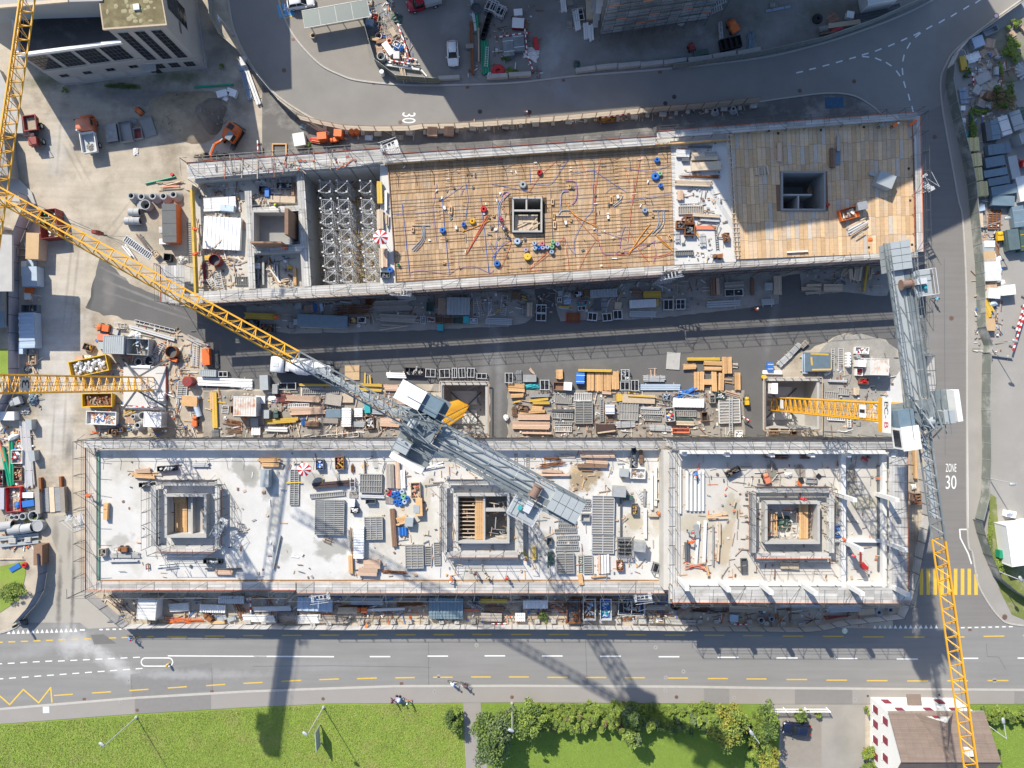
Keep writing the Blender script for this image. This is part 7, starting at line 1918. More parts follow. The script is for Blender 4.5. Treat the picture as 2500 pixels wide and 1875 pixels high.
def conduit(t,pts,m,r=.028,k=5):
 P=[tp(t,*p)for p in pts];Q=cr(P,k)if len(P)>2 else P
 MB().path([(*W(x,y,ZA),ZA+.2)for x,y in Q],r,5).obj('conduit',m,shellA)
for p in(((1270,165),(1300,470),(1332,750)),((1592,130),(1620,450),(1650,730)),((1905,110),(1935,400),(1968,715)),((1787,0),(1800,140),(1780,280))):conduit(22,p,CB,.034)
for p in(((1220,245),(1400,235),(1550,215)),((1550,0),(1520,180),(1530,300),(1545,460)),((1330,715),(1420,700),(1650,730)),((1650,730),(1720,680),(1850,665),(1968,715),(2010,690)),((1600,120),(1760,10)),((2100,460),(2030,560),(2010,620)),((1960,470),(2010,560)),((1770,30),(1740,90))):conduit(22,p,CPU if p[0][0]%4 else CB)
for p in(((1975,250),(1900,380),(1790,560)),((1955,255),(1880,390),(1800,545))):conduit(22,p,CRD,.05)
conduit(22,((1975,295),(1900,330),(1755,385)),COR,.05)
for p in(((1435,335),(1440,440),(1360,540)),((1420,345),(1430,430),(1345,530)),((1445,340),(1450,450),(1380,540))):conduit(22,p,CGY,.05)
conduit(22,((1350,335),(1490,335)),CGY,.07);conduit(22,((1580,175),(1665,265)),CGY,.06);conduit(22,((1782,400),(1785,470)),CGY,.05)
for p in(((540,1290),(400,1420),(300,1560)),((880,1290),(850,1480),(830,1659)),((1205,1270),(1170,1480),(1140,1659)),((700,1270),(760,1400),(820,1540)),((1080,1350),(1110,1480))):conduit(13,p,CRD)
for p in(((625,1285),(560,1380),(470,1495),(310,1485)),((310,1360),(315,1480)),((830,1375),(820,1659)),((830,1385),(1000,1500),(1090,1555)),((1070,1360),(1280,1390),(1440,1340)),((920,1570),(960,1530),(1040,1520)),((0,1490),(120,1515),(330,1560)),((640,1410),(760,1390),(830,1380)),((1450,1575),(1280,1600),(1060,1640))):conduit(13,p,CB)
for p in(((600,1470),(680,1480),(690,1600),(650,1659)),((560,1659),(570,1560),(620,1545)),((75,1640),(100,1560),(150,1570))):conduit(13,p,CPU,.05)
for p in(((835,0),(840,180),(835,330)),((1155,0),(1130,200),(1115,370),(1100,480)),((835,340),(870,470),(950,670)),((590,430),(610,560),(630,680)),((585,430),(470,560),(320,680)),((560,450),(440,560),(310,690),(420,690)),((840,460),(770,560),(710,680)),((160,470),(110,600),(70,690)),((1005,570),(1180,580),(1320,590),(1450,550)),((1115,380),(1200,540),(1280,640)),((640,220),(770,370),(870,470)),((1310,600),(1370,590),(1470,560))):conduit(23,p,CRD)
for p in(((635,210),(700,270),(850,345)),((1285,320),(1200,430),(1110,570)),((1310,370),(1210,470),(1100,560)),((1320,400),(1400,490),(1460,530)),((1340,415),(1430,500),(1465,545)),((600,150),(650,230),(690,260))):conduit(23,p,COR,.05)
for p in(((0,600),(60,520),(160,450)),((40,100),(60,200),(40,500),(20,600)),((820,0),(820,200),(750,290),(670,460),(680,590)),((1000,560),(1080,520),(1280,480),(1430,450)),((1080,340),(1050,420),(1040,520)),((880,380),(1000,420),(1090,450)),((590,440),(640,530),(670,560)),((1000,570),(1200,530),(1330,450)),((870,470),(900,560),(990,570)),((1310,470),(1330,560),(1310,640))):conduit(23,p,CPU if p[0][1]>300 else CB)
for p in(((555,240),(565,80),(620,60)),((540,250),(570,215),(650,215)),((1395,215),(1390,330),(1320,410)),((1380,220),(1370,320),(1300,400)),((1345,220),(1350,320),(1310,390)),((980,175),(1040,130),(1060,90)),((990,185),(1050,140)),((105,400),(110,430),(160,450)),((860,340),(850,400),(880,410)),((75,330),(55,170),(130,75)),((85,330),(70,170),(140,80))):conduit(23,p,CGY,.05)
conduit(23,((100,230),(100,110),(150,75)),CRD,.06);conduit(23,((1300,212),(1435,210)),CGY,.06);conduit(23,((520,258),(640,258)),CGY,.06);conduit(23,((495,440),(478,40)),STEELD,.04)
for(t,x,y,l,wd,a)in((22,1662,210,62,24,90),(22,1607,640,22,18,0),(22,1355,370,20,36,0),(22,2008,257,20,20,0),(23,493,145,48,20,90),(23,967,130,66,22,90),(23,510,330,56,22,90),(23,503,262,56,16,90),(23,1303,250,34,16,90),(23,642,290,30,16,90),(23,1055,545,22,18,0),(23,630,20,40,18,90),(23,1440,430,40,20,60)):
 X,Y=TW(t,x,y,ZA);k=mpp(ZA)/S;bx(shellA,'recess_box',TIM,(X,Y,ZA+.25),(l*k,wd*k,.25),R(-a));bx(shellA,'recess_hollow',BLACK,(X,Y,ZA+.376),(l*k*.6,wd*k*.5,.004),R(-a))  # flat black plate on the box stands in for the shaded hollow
for(t,x,y)in((22,1612,195),(22,1705,355),(23,600,315),(23,942,270),(23,1020,105),(22,2090,355)):
 X,Y=TW(t,x,y,ZA);bx(shellA,'junction_box',WHITE,(X,Y,ZA+.3),(.3,.5,.25),.2)
e=thing('hanging_formwork','ribbed formwork strip hanging from the crane hook above the dirt yard','formwork',(fx,fy,fz),R(-36),GROUPS['grid'])
k_grid(e,3.7,.85,STEELL,14,1,True,.2,.1)
sl=MB()
for s in(-1,1):
 for q in(-1,1):sl.bar((s*1.6,q*.35,.3),(0,0,6.7),.02,3)
sl.obj('sling',STEELD,e)
# lot above the street, and the corner heap
put_all(12,0,'in the heap at the lot corner',"""
c 1000 28 60 56 0 grey tub|m=TIMP,fill=[CON]
bags 995 140 50 80 70 white sacks|m=OFFW,n=1
c 1052 158 60 64 10 box of red bricks|m=TIMP,fill=[ORANGEP,RED]
p 1165 232 210 110 62 grey pole bundle|m=TIMG
lattice 1092 232 70 80 10 dark wire baskets|m=STEELD
i 1080 302 56 56 0 brown pot|m=TIMK,h=.5
i 1168 345 40 40 0 terracotta pot|m=ORANGEP,h=.6
pallet 1085 412 70 52 85 pale pallet
b 1160 412 110 46 55 white chest|h=.8
bags 1245 395 80 70 20 bright jumble of blue and orange bags|m=BLUE,n=2
c 1230 375 60 50 30 crate of striped scraps|m=OFFW,fill=[RED,WHITE,BLUE,ORANGE]
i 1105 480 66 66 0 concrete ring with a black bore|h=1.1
b 1228 470 46 56 0 dark cabinet|m=STEEL,h=1.0
s 1100 345 80 26 -10 brown board|m=TIMB,n=1
s 1050 325 70 30 10 tan sack board|m=CARD,n=1
p 1085 80 150 60 60 grey poles leaning at the top|m=STEEL
t 1215 155 100 80 10 dark tarpaulin with ropes|m=GREEND
s 1195 270 70 40 60 timber ends|m=TIMP
b 1010 200 60 46 10 blue-grey wrapped box|m=LBLUE
a 1258 275 120 18 72 upper long red and white barrier
a 1300 400 150 26 74 lower long red and white barrier
a 1255 525 160 34 10 flat red and white barrier
a 1340 498 110 40 12 short red and white barrier|m=None
s 1270 553 280 16 8 white plank on legs|m=OFFW,n=1
s 1445 600 70 12 50 short white plank at the street side|m=OFFW,n=1
l 1270 580 220 40 80 thin legs under the white plank|m=[TIMP],n=5""")
put_all(12,0,'in the gravel lot',"""
p 1846 130 260 22 84 white plastic pipes|m=WHITE,n=3
bin 1868 78 86 86 0 dark blue round tub|m=BLUEG,h=.7
k 1988 75 84 76 25 black stillage with a white rim, first at the top|m=STEELL
k 2066 112 84 76 25 black stillage with a white rim, second at the top|m=STEELL
tubes 1880 230 220 20 87 single green pipe above the green bundle|n=1
s 1832 395 430 24 88 long rusty beam|m=RUST,n=2
s 1888 372 270 12 90 long pink lath|m=TIMK,n=1
tubes 1938 468 275 66 88 bundle of green pipes|n=5
ladder 1953 472 165 26 94 white ladder on the green pipes|z=.5
coil 2045 582 112 88 0 coil of red hose|m=RED,core=RED,h=.3
pallets 1815 385 40 60 90 slim brown plank stack|m=TIMG
t 1975 605 36 36 0 white sack beside the red hose|m=OFFW
i 550 300 44 44 0 round concrete planter on the forecourt|m=TIMP,h=.5
drum 1112 607 36 36 0 white round post at the fence corner|m=WHITE,h=1.2""")
for i,(x,y)in enumerate(((1968,165),(1955,205),(1945,245),(1932,285))):
 item('crate',12,x,y,40,88,16,0,('first','second','third','last')[i]+' black bin from the top in the slanting row of four',m=BLACK,h=.8)
put_all(13,0,'in the gravel lot',"""
g 582 50 110 46 84 white boards, topmost|m=WHITE,n=3
g 690 170 160 48 82 white boards, middle|m=WHITE,n=3
g 765 258 130 44 86 white boards, left of the lower pair|m=WHITE,n=3
g 806 272 128 40 86 white boards, right of the lower pair|m=WHITE,n=2
pallet 635 20 70 50 85 pallet at the frame edge|m=TIMG
pallet 728 60 66 60 88 pallet left of the beige sheets|m=TIMG
pallet 632 196 66 40 88 pallet left of the middle white boards|m=TIMG
h 796 88 170 66 88 beige upright sheets at the scaffold corner|m=TIMP,h=1
k 700 130 100 90 80 empty white frame on the gravel|h=.5
b 215 118 66 50 -5 white box with a blue edge|h=.7
b 215 208 92 78 3 red and white chequered box|m=RED,lid=WHITE,h=.8
k 20 72 60 90 25 black stillage at the left of the dusty lane|m=STEELL
k 72 112 64 92 22 second black stillage at the left of the dusty lane|m=STEELL
h 138 398 150 86 84 left grey panel crate with white bars|m=CRG,h=.9,strap=WHITE
h 220 362 152 84 84 right grey panel crate with white bars|m=CRG,h=.9,strap=WHITE
a 190 305 250 22 -8 red and white bar above the grey panel crates
a 278 350 180 22 84 red and white bar right of the grey panel crates
a 308 520 180 22 70 red and white bar reaching the street
b 360 362 95 32 80 red pressure tank|m=RED,h=.5
t 325 440 120 100 20 flapping grey tarpaulin
s 280 205 90 20 88 brown board beside the chequered box|m=TIMB,n=1""")
put_all(13,0,'on the brown ground by the scaffolded tower',"""
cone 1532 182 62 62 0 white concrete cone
m 1950 235 110 90 60 orange and red mixer|m=ORANGE
t 2095 340 60 150 5 blue-green sheet|m=BLUEG
b 1690 440 110 40 -12 dark green chest with a white lid edge|m=GREEND,h=.6
t 1525 475 100 36 -5 dark blue sheet|m=BLUEG,h=.3
m 1615 400 60 60 70 small grey and red machine|m=REDD
lattice 1850 260 130 20 85 grey pole frame left of the orange mixer
l 1100 525 130 20 -6 red and white scraps by the kerb blocks|m=[RED,WHITE],n=3
t 690 525 50 60 0 green bag at the kerb block end|m=GREEND""")
for i in range(4):item('crate',13,1862+i*43,382-i*11,88,40,78,0,('first','second','third','fourth')[i]+' black bin from the left in the row of four by the street wall',m=BLACK,h=.8)
for i,(x,y,L)in enumerate(((450,640,170),(840,632,170))):item('block',12,x+1200,y-(0 if i else 0),L,30,-3,0,('first','second')[i]+' long kerb block left of the lot entrance','beside the street',h=.7)
for i,(x,y,L,a)in enumerate(((65,637,130,-3),(230,624,180,-3),(760,582,160,-8),(930,560,170,-6),(1110,546,180,-6),(1292,536,180,-6),(1480,518,185,-7),(1680,497,195,-8),(1875,466,190,-9),(2075,438,190,-10))):
 item('block',13,x,y-8,L,34,a,0,'long concrete barrier block, number '+('one','two','three','four','five','six','seven','eight','nine','ten')[i]+' from the left along the upper side of the street',h=.8,m=CON)
put_all(14,0,'by the street wall',"""
s 690 205 265 40 -8 long pale plank|m=TIMP,n=2
s 630 250 100 28 -22 red board|m=RED,n=1
s 560 278 130 14 -10 brown lath|m=TIMB,n=1
b 730 140 56 50 10 white wrapped box|m=OFFW
p 160 78 215 20 -12 pale blue pipe|m=LBLUE,n=2
pallet 128 46 66 40 5 brown pallet|m=TIMG
rebar 600 150 90 90 60 tangle of orange netting|m=ORANGEP,n=9
coil 480 158 80 40 0 dark cable loop|m=BLACK
pallets 520 245 40 70 80 slim brown pallet stack|m=TIMG""")
cn=item('cont',14,930,30,230,130,-10,0,'white roofed site container at the top edge above the street bend',m=OFFW,h=2.5);k_coil(put('tyre_on_roof',None,cn,(.6,.6,2.55)),.7,.7,TYRE,.2)
item('grid',14,970,105,370,60,-14,0,'dark grating walkway in front of the white roofed container',nw=2,m=STEELD)
# east lot
put_all(14,.03,'in the weedy corner right of the side street',"""
b 1752 362 82 88 70 glass-topped grey tank|m=STEEL,lid=LBLUE,h=1
c 1865 265 120 50 -25 grey trough under the street fence|m=STEEL
pallets 1865 362 76 70 10 pale pallet stack
t 1740 468 125 80 -20 white crumpled film|m=WHITE
pallet 1830 425 120 50 -35 broken pallet
pallet 1905 430 70 50 -30 second broken pallet
s 1652 522 115 52 80 yellowish boards|m=TIMY,n=4
bags 1925 470 50 40 0 grey boulder|m=CON,n=1
b 1815 640 120 70 -28 raised edge on the concrete pad|m=CON,h=.3
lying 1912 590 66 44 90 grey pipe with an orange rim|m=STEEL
p 1660 780 135 66 84 pale blue pipe bundle|m=LBLUE,n=7
block 1760 738 60 70 30 pale rubble block
pallets 1795 848 70 60 20 brown pallet stack|m=TIMG
t 1870 850 60 60 30 white folded sheet|m=OFFW
b 1850 795 60 60 20 brown upright box|m=TIMB,h=1
pallet 2050 285 70 50 -35 brown pallet near the lot edge
s 2130 240 60 20 50 pinkish boards near the lot edge|m=TIMK,n=2
b 1652 882 34 34 0 small white paper box|h=.3
t 1665 978 36 40 0 white cloth scrap|m=WHITE,h=.2
b 1637 1058 30 36 0 tan board scrap|m=TIMP,h=.2
t 1680 1095 60 60 0 green-blue bag|m=TEAL,h=.5
a 1712 655 80 14 80 pink marker board""")
st=thing('spiral_stair','grey spiral stair at the edge of the weedy corner','stair',(*TW(14,2110,635),0))
for i in range(14):bx(st,'tread',STEEL,(1.0*math.cos(i*.35),1.0*math.sin(i*.35),.3+i*.2),(1.9,.32,.04),i*.35)
put('pole',zbar(STEEL,.08),st,(0,0,0),0,(1,1,4))
put_all(14,.01,'in the east lot',"""
s 1708 1187 112 96 86 strapped pale timber bundle, topmost of four by the fence|m=TIMS,n=8,h=1.1
s 1735 1312 108 84 84 strapped pale timber bundle, second of four by the fence|m=TIMS,n=7,h=1.1
s 1742 1428 108 84 84 strapped pale timber bundle, third of four by the fence|m=TIMS,n=7,h=1.1
s 1776 1545 118 105 84 strapped pale timber bundle, lowest of four by the fence|m=TIMS,n=8,h=1.1
h 1835 1080 155 46 82 dark blue panel rack, left of the upright pair|m=STEELD,h=1
h 1885 1070 160 66 82 blue film pack, right of the upright pair|m=BLUEG,h=1,strap=STEELD
h 1965 1035 155 80 72 white panel frames, left|m=OFFW,h=.9,strap=GREYD
h 2065 990 155 90 72 white panel frames, right|m=CRL,h=.9,strap=GREYD
t 2130 925 90 110 0 green-grey tarpaulin at the frame edge|m=GREEND
h 1918 1222 180 84 -8 blue film pack, first of a column of six|m=BLUEG,h=1.0,strap=STEELD
h 1888 1325 158 80 -10 blue film pack, second of six, with a white label|m=BLUEG,h=1.0
h 1888 1412 190 58 -10 blue film pack, third and slimmest of six|m=BLUEG,h=1.0
h 1915 1480 172 60 -10 blue film pack, fourth of six|m=BLUEG,h=1.0
h 1955 1552 205 76 -9 blue film pack, fifth and longest of six|m=BLUEG,h=1.0
h 1950 1640 178 80 2 blue film pack, last of six|m=BLUEG,h=1.0
cont 2120 1140 150 80 -18 pale roofed cabin|m=CRL,h=2
h 2040 1368 185 72 78 long grey-beige panel pack|m=CRL,h=.9
h 2110 1540 200 80 78 white panel pack at the frame edge|m=OFFW,h=.9""")
MR=thing('mini_crane','red spider crane with splayed legs at the right edge','mini crane',(*TW(14,2140,1340),0))
bx(MR,'body',RED,(0,0,.8),(1.6,.9,.9));bx(MR,'engine_cover',OFFW,(-.3,-.3,1.35),(.8,.6,.3))
for a in(20,140,220,320):MB().bar((0,0,.9),(2*math.cos(R(a)),2*math.sin(R(a)),.1),.07).obj('outrigger',RED,MR);bx(MR,'outrigger_foot',GREYD,(2*math.cos(R(a)),2*math.sin(R(a)),.05),(.3,.3,.08))
MB().bar((0,0,1.3),(1.2,1.6,2.6),.1).obj('boom',RED,MR)
put_all(24,.01,'in the east lot',"""
h 2075 272 170 92 82 blue film pack with white seams, upright|m=BLUEG,h=1,strap=CRL
h 2022 462 165 88 82 dark green film pack, left of the pair|m=M('slate_film',(.10,.14,.15),.4,var=.2),h=1.3
h 2108 468 165 58 84 green film pack with yellow straps, right of the pair|m=GREEND,h=1.3,strap=YEL
m 1935 432 74 66 85 yellow plate compactor|m=YEL
r 1910 288 160 100 92 brown wire grid stack|m=RUST,nw=3
p 1825 260 200 46 88 long grey slats by the fence|m=TIMG,n=5
b 1765 205 46 90 80 white and blue box by the fence|m=LBLUE
h 1780 260 190 50 88 pale tall boards by the fence|m=TIMP
pallet 1832 430 60 50 85 pale pallet above the white box
b 1852 490 82 50 0 white box with a lid slot|h=.7
b 1852 535 80 46 2 white box under another white box|m=CRL,h=.6
b 1785 520 40 60 0 narrow grey box by the fence|m=CRL
s 1922 520 130 36 90 brown posts beside the white boxes|m=TIMB,n=3
b 1832 595 110 82 -4 tan bale, topmost of three|m=CARD,h=1
b 1852 657 150 86 -5 tan bale, middle of three|m=TIMP,h=1,lid=OFFW
b 1858 745 150 88 -2 tan bale, lowest of three|m=TIMP,h=1,lid=OFFW
bags 1915 600 90 80 20 white sacks beside the topmost bale|m=WHITE,n=2
bags 1955 790 70 60 20 white sacks beside the pallet stack|m=WHITE,n=2
bags 1940 700 46 60 80 white sacks beside the middle bale|m=WHITE,n=1
pallets 1852 822 130 66 0 pale pallet stack
b 1880 890 92 78 4 white block, left of the pair|h=1.0
b 1982 865 108 78 -6 white block, right of the pair|h=1.3
t 1822 905 50 70 0 green and white scraps|m=GREEN,h=.3
s 1845 985 130 60 62 yellow boards|m=TIMY,n=4,jit=.3
bags 1895 965 66 66 30 pale blue sack|m=LBLUE,n=1
s 1832 1048 80 70 75 yellow-brown boards|m=TIMY,n=3,jit=.3
b 1840 1140 92 96 0 cardboard block|m=CARD,h=.9
a 2108 1035 320 24 107 long red and white barrier, left of two
a 2095 1150 420 24 107 long red and white barrier, right of two
g 1960 1395 180 12 8 low grey rail at the end of the barriers|m=STEEL,n=1""")
item('cont',34,2050,1390,330,235,82,0,'large white container beside the verge at right',m=WHITE,h=2.7)
item('box',34,1935,1490,60,26,90,0,'green gas bin beside the large white container',m=GREEN,h=1);item('box',34,2020,1170,80,50,10,0,'white cable drum box above the large white container',h=.8)
# inside the street fence: blocks, barrels, barriers
fb_=[(12,645,1045,26),(12,822,1080,34),(12,950,1085,30),(12,1072,1092,54),(12,1200,1092,30),(12,1327,1085,54),(12,1455,1078,28),(12,1585,1070,52),(12,1712,1062,26),(12,1840,1048,54),(12,1968,1042,28),(12,2105,1030,56)]+[(13,x,y,w_)for x,y,w_ in((113,1033,54),(237,1024,26),(357,1014,54),(497,1004,28),(625,993,52),(760,980,28),(1020,970,28),(1155,955,54),(1262,937,28),(1383,933,54),(1490,922,28),(1590,912,30),(1738,907,30),(1877,893,54),(2005,883,28),(2115,870,54))]
def rep_block(rows,label,group,h=.5):
 pr={}
 for(t,x,y,w_)in rows:
  key=w_>40
  if key not in pr:
   pr[key]=item('block',t,x,y,w_,32,rnd.uniform(-5,5),0,'',h=h,m=CON);c=pr[key]
  else:
   c=copy_tree(pr[key]);c.location=(*TW(t,x,y),.02);c.rotation_euler.z=R(rnd.uniform(-6,6))
  c['label']=(label[0]if key else label[1]);c['group']=group+(', wide' if key else ', small')
rep_block(fb_,('wide concrete ballast block at the foot of the beige street fence','small concrete ballast block at the foot of the beige street fence'),'ballast blocks of the street fence')
wb=[(42,x,470,40)for x in(1060,1198,1330,1462,1588,1712,1845)]+[(43,x,466,36)for x in(370,502,635,758,893,1025,1157,1290,1422,1556,1686,1818,1950,2085)]+[(44,62,480,34),(44,198,482,34),(44,342,488,36),(44,474,466,36)]+[(42,25,470,36),(42,155,472,36),(42,550,485,40),(42,680,480,36),(42,940,475,40)]
rep_block(wb,('concrete ballast block at the foot of the white roadside fence','concrete ballast block at the foot of the white roadside fence'),'ballast blocks of the roadside fence')
put_all(12,0,'in the lane behind the beige street fence',"""
drum 868 1082 46 46 0 left of two orange barrels|m=ORANGE,h=1
drum 906 1082 46 46 0 right of two orange barrels|m=ORANGE,h=1
pallets 1515 1078 80 70 3 left pale pallet stack|n=6
pallets 1648 1070 78 72 3 right pale pallet stack|n=6
pallet 1245 1118 66 40 2 flat grey pallet|m=TIMG
h 1000 1122 62 40 3 glass pane on the ground|m=LBLUE,h=.08,n=1
b 637 1128 70 52 -5 orange work light box, left|m=ORANGE,h=1.6
b 765 1105 60 54 3 orange work light box, right|m=ORANGE,h=1.6
l 570 1140 110 40 5 red and orange barrier boards|m=[ORANGE,RED],n=6
m 725 1145 80 46 -10 orange hose winder|m=ORANGE
b 450 1150 100 90 80 white cable cabinet on its side|m=OFFW,h=1.2
i 800 1078 30 30 0 red lifebuoy|m=RED,h=.2
l 590 1045 200 40 28 pale planks leaning at the fence|m=[TIMP],n=4
t 470 1030 60 40 20 dark blue sack|m=BLUEG
lattice 475 1240 90 90 10 dark steel trestle by the scaffold|m=STEELD""")
put_all(13,0,'in the lane behind the beige street fence',"""
c 935 975 140 40 -2 rusty trough with a yellow plank|m=RUST,fill=[TIMY]
a 1000 955 230 14 -8 red and white bar leaning on the fence
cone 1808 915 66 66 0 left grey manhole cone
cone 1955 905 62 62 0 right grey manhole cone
pallet 165 1025 40 50 0 small upright pallet|m=TIMG""")
# fences
def fence(label,P,h,plen,m,group,post=STEELD,tilt=0,top=True,z=0):
 t=thing('site_fence',label,'fence',(0,0,z),0,group)
 for p,q in zip(P,P[1:]):
  L=math.hypot(q[0]-p[0],q[1]-p[1]);n=max(1,round(L/plen));a=math.atan2(q[1]-p[1],q[0]-p[0])
  for i in range(n):
   c=lerp(p,q,(i+.5)/n)
   bx(t,'fence_panel',m,(c[0],c[1],h/2+.05),(L/n-.05,.05,h),rot=(R(tilt),0,a))
   e=lerp(p,q,i/n);bx(t,'fence_post',post,(e[0],e[1],h/2+.08),(.09,.11,h+.16),a)
  if top:put('top_rail',xbar(post,.035),t,(*lerp(p,q,.5),h+.08),a,(L,1,1));put('mid_rail',xbar(post,.03),t,(*lerp(p,q,.5),h*.5),a,(L,1,1))
 return t
FG='site fences'
fence('beige boarded fence along the lower side of the street',WP([(733,292),(790,306),(845,317),(919,320),(1001,319),(1035,314),(1112,313),(1250,304),(1351,296),(1590,274),(1712,264),(1848,250)]),2.0,2.3,BOARDF,FG,TIMB)
fence('wire fence on the bend above the beige boarded fence',WP([(520,0),(523,48),(545,95),(590,135),(640,197),(690,256),(733,292)]),1.9,3.4,M('grey_mesh_panel',(.25,.26,.24),.8,var=.2),FG,STEEL)
fence('white fabric fence along the main road',WP([(316,1524),(420,1522),(560,1524),(700,1526),(850,1527),(1000,1525),(1250,1525),(1500,1527),(1700,1530),(1860,1531),(1950,1532),(1995,1528),(2060,1515),(2190,1500)]),2.0,2.45,FABW,FG,STEELD)
fence('pale fence slanting down from the lower shell to the road',WP([(226,1447),(262,1478),(300,1512),(316,1524)]),2.0,2.2,FABW,FG,STEELD)
fence('white fence between framed bay and side street',WP([(2190,1500),(2203,1470),(2226,1395),(2240,1320),(2252,1255),(2246,1200),(2240,1140)]),2.0,2.2,FABW,FG,STEELD)
fence('white fence behind the right crane',WP([(2262,1010),(2266,940),(2262,870),(2240,862)]),2.0,2.4,FABW,FG,STEELD)
fence('dusty green fence along the side street, upper part',WP([(2312,170),(2308,205),(2318,260),(2335,330),(2352,400),(2362,452),(2372,560),(2380,640),(2383,700),(2385,800),(2402,845),(2398,862)]),2.0,2.5,FABG,FG,STEEL)
fence('dusty green fence along the side street, lower part',WP([(2398,866),(2396,1000),(2398,1120),(2394,1210),(2380,1265)]),2.0,2.5,FABG,FG,STEEL)
fence('dark panel fence sweeping round the zebra crossing corner',WP([(2376,1268),(2384,1300),(2400,1350),(2424,1405),(2460,1435),(2510,1465)]),2.0,2.5,FABG,FG,STEELD)
fence('white guard fence at the top right street corner',WP([(2492,8),(2420,60),(2350,108),(2325,138),(2312,168)]),1.6,3.0,OFFW,FG,STEEL)
fence('tall grey sheet fence at the left edge of the site',WP([(70,480),(78,520),(46,600),(46,900),(48,930),(22,985),(0,1030)]),2.2,2.6,FENL,FG,STEELD)
fence('blue-grey fence curling round the lower left verge',WP([(112,1345),(115,1395),(108,1440),(88,1475),(55,1512)]),2.0,2.2,M('blue_grey_fence',(.19,.22,.29),.6,var=.2),FG,STEELD)
fence('green mesh fence round the heap at the lot corner',WP([(872,-5),(890,55),(905,110),(920,158),(930,165),(970,196),(1075,204)]),1.8,2.6,M('green_mesh',(.16,.19,.15),.8,var=.2),FG,STEEL)
fence('wire fence along the upper street wall',WP([(1640,170),(1850,138),(2000,104),(2120,62),(2270,-5)]),1.8,2.8,M('dusty_mesh',(.24,.25,.23),.85,var=.3),FG,STEEL)
gf=thing('garden_fence','white slatted garden fence at the pavement by the parking bay','fence',(*W(1938,1728),0),0)
(ax,ay),(bx2,by2)=W(1856,1724),W(2013,1728);L=bx2-ax
for i in range(56):bx(gf,'slat',WHITE,(-L/2+L*(i+.5)/56,0,.95),(.07,.03,1.3))
for z in(.5,1.4):bx(gf,'rail',WHITE,(0,.03,z),(L,.05,.08))
for i in range(4):bx(gf,'post',WHITE,(-L/2+L*i/3,.06,.8),(.12,.12,1.6))
# buildings round the site
WALLG=M('grey_render',(.36,.345,.325),.9,var=.08,scale=.5,fine=.03);WALLW=M('white_render',(.72,.71,.69),.9,var=.04,scale=.6)
ROOFM=M('mossy_gravel_roof',(.15,.125,.065),.95,var=.3,scale=1.2,bump=.6,fine=.2,dirt=((.28,.24,.13),.7,.5))
gb=thing('factory_building','grey factory building with tall gridded windows at the upper left','building',(0,0,0),0)
z1,z2=9.8,13.0
SW,SM,SE,NE,NW=W(154,208),W(383,178),W(506,169),W(476,-30),W(120,-30)
MB().prism([SW,SM,W(355,-30),NW],.02,z1-.35).obj('low_wall',WALLG,gb)
MB().prism([lerp(SM,SE,.0),SE,NE,W(355,-30)],.021,z2).obj('tower_wall',WALLG,gb)
rp2=WP([(152,207),(384,177),(357,-30),(121,-30)],0)
flat_=MB().sheet([lerp(q,((SW[0]+SM[0])/2,(SW[1]+NW[1])/2),.03)for q in(SW,SM,W(357,-30),NW)],z1-.34).obj('low_roof',M('black_roof',(.022,.022,.024),.5,var=.25,scale=.6,dirt=((.10,.10,.10),.5,.5)),gb)
d1=(Vector(SM)-Vector(SW)).normalized();n1=Vector((d1 .y,-d1 .x));a1=math.atan2(d1 .y,d1 .x)
def wallbox(name,m,org,s0,s1,za,zb,proud,th=.08,d=d1,n=n1):
 c=Vector(org)+d*(s0+s1)/2+n*(proud-th/2);return bx(gb,name,m,(c.x,c.y,(za+zb)/2),(abs(s1-s0),th,zb-za),math.atan2(d.y,d.x))
Lw=(Vector(SM)-Vector(SW)).length
wallbox('parapet_cap',WHITE,SW,-.1,Lw,z1-.35,z1+.15,.12,.4);
bx(gb,'parapet_cap',WHITE,(*lerp(SW,NW,.5),z1-.1),(math.hypot(SW[0]-NW[0],SW[1]-NW[1]),.35,.5),math.atan2(NW[1]-SW[1],NW[0]-SW[0]))
def gridwin(org,s0,s1,za,zb,nx,nz,d=d1,n=n1):
 w_=wallbox('window',GLASS,org,s0,s1,za,zb,.03,.06,d,n)
 for i in range(nx+1):wallbox('window_bar',GREYD if 0<i<nx else WALLG,org,s0+(s1-s0)*i/nx-.03,s0+(s1-s0)*i/nx+.03,za,zb,.06,.06,d,n)
 for j in range(nz+1):wallbox('window_bar',GREYD if 0<j<nz else WALLG,org,s0,s1,za+(zb-za)*j/nz-.03,za+(zb-za)*j/nz+.03,.062,.06,d,n)
for i in range(4):
 s=.45+i*(Lw-.6)/4;gridwin(SW,s,s+(Lw-.6)/4-.5,5.2,9.2,5,4);gridwin(SW,s+.9,s+2.2,2.4,3.3,2,1)
 wallbox('plinth_panel',CON,SW,s,s+2.8,.3,2.0,.04,.05)
wallbox('wall_band',CON,SW,0,Lw,4.5,4.9,.1,.1);wallbox('wall_band',CON,SW,0,Lw,.02,.25,.15,.15)
d2=(Vector(SE)-Vector(SM)).normalized();n2=Vector((d2 .y,-d2 .x));L2=(Vector(SE)-Vector(SM)).length
for i in range(3):s=.7+i*(L2-.9)/3;gridwin(SM,s,s+1.5,4.2,12.3,2,9,d2,n2);gridwin(SM,s,s+1.5,1.4,2.9,3,2,d2,n2)
wallbox('wall_band',CON,SM,0,L2,3.2,3.6,.1,.1,d2,n2);wallbox('door',BLACK,SM,-.6,.9,.02,2.6,.06,.05,d2,n2);wallbox('door_canopy',CON,SM,-.9,1.2,2.7,2.9,1.0,1.0,d2,n2)
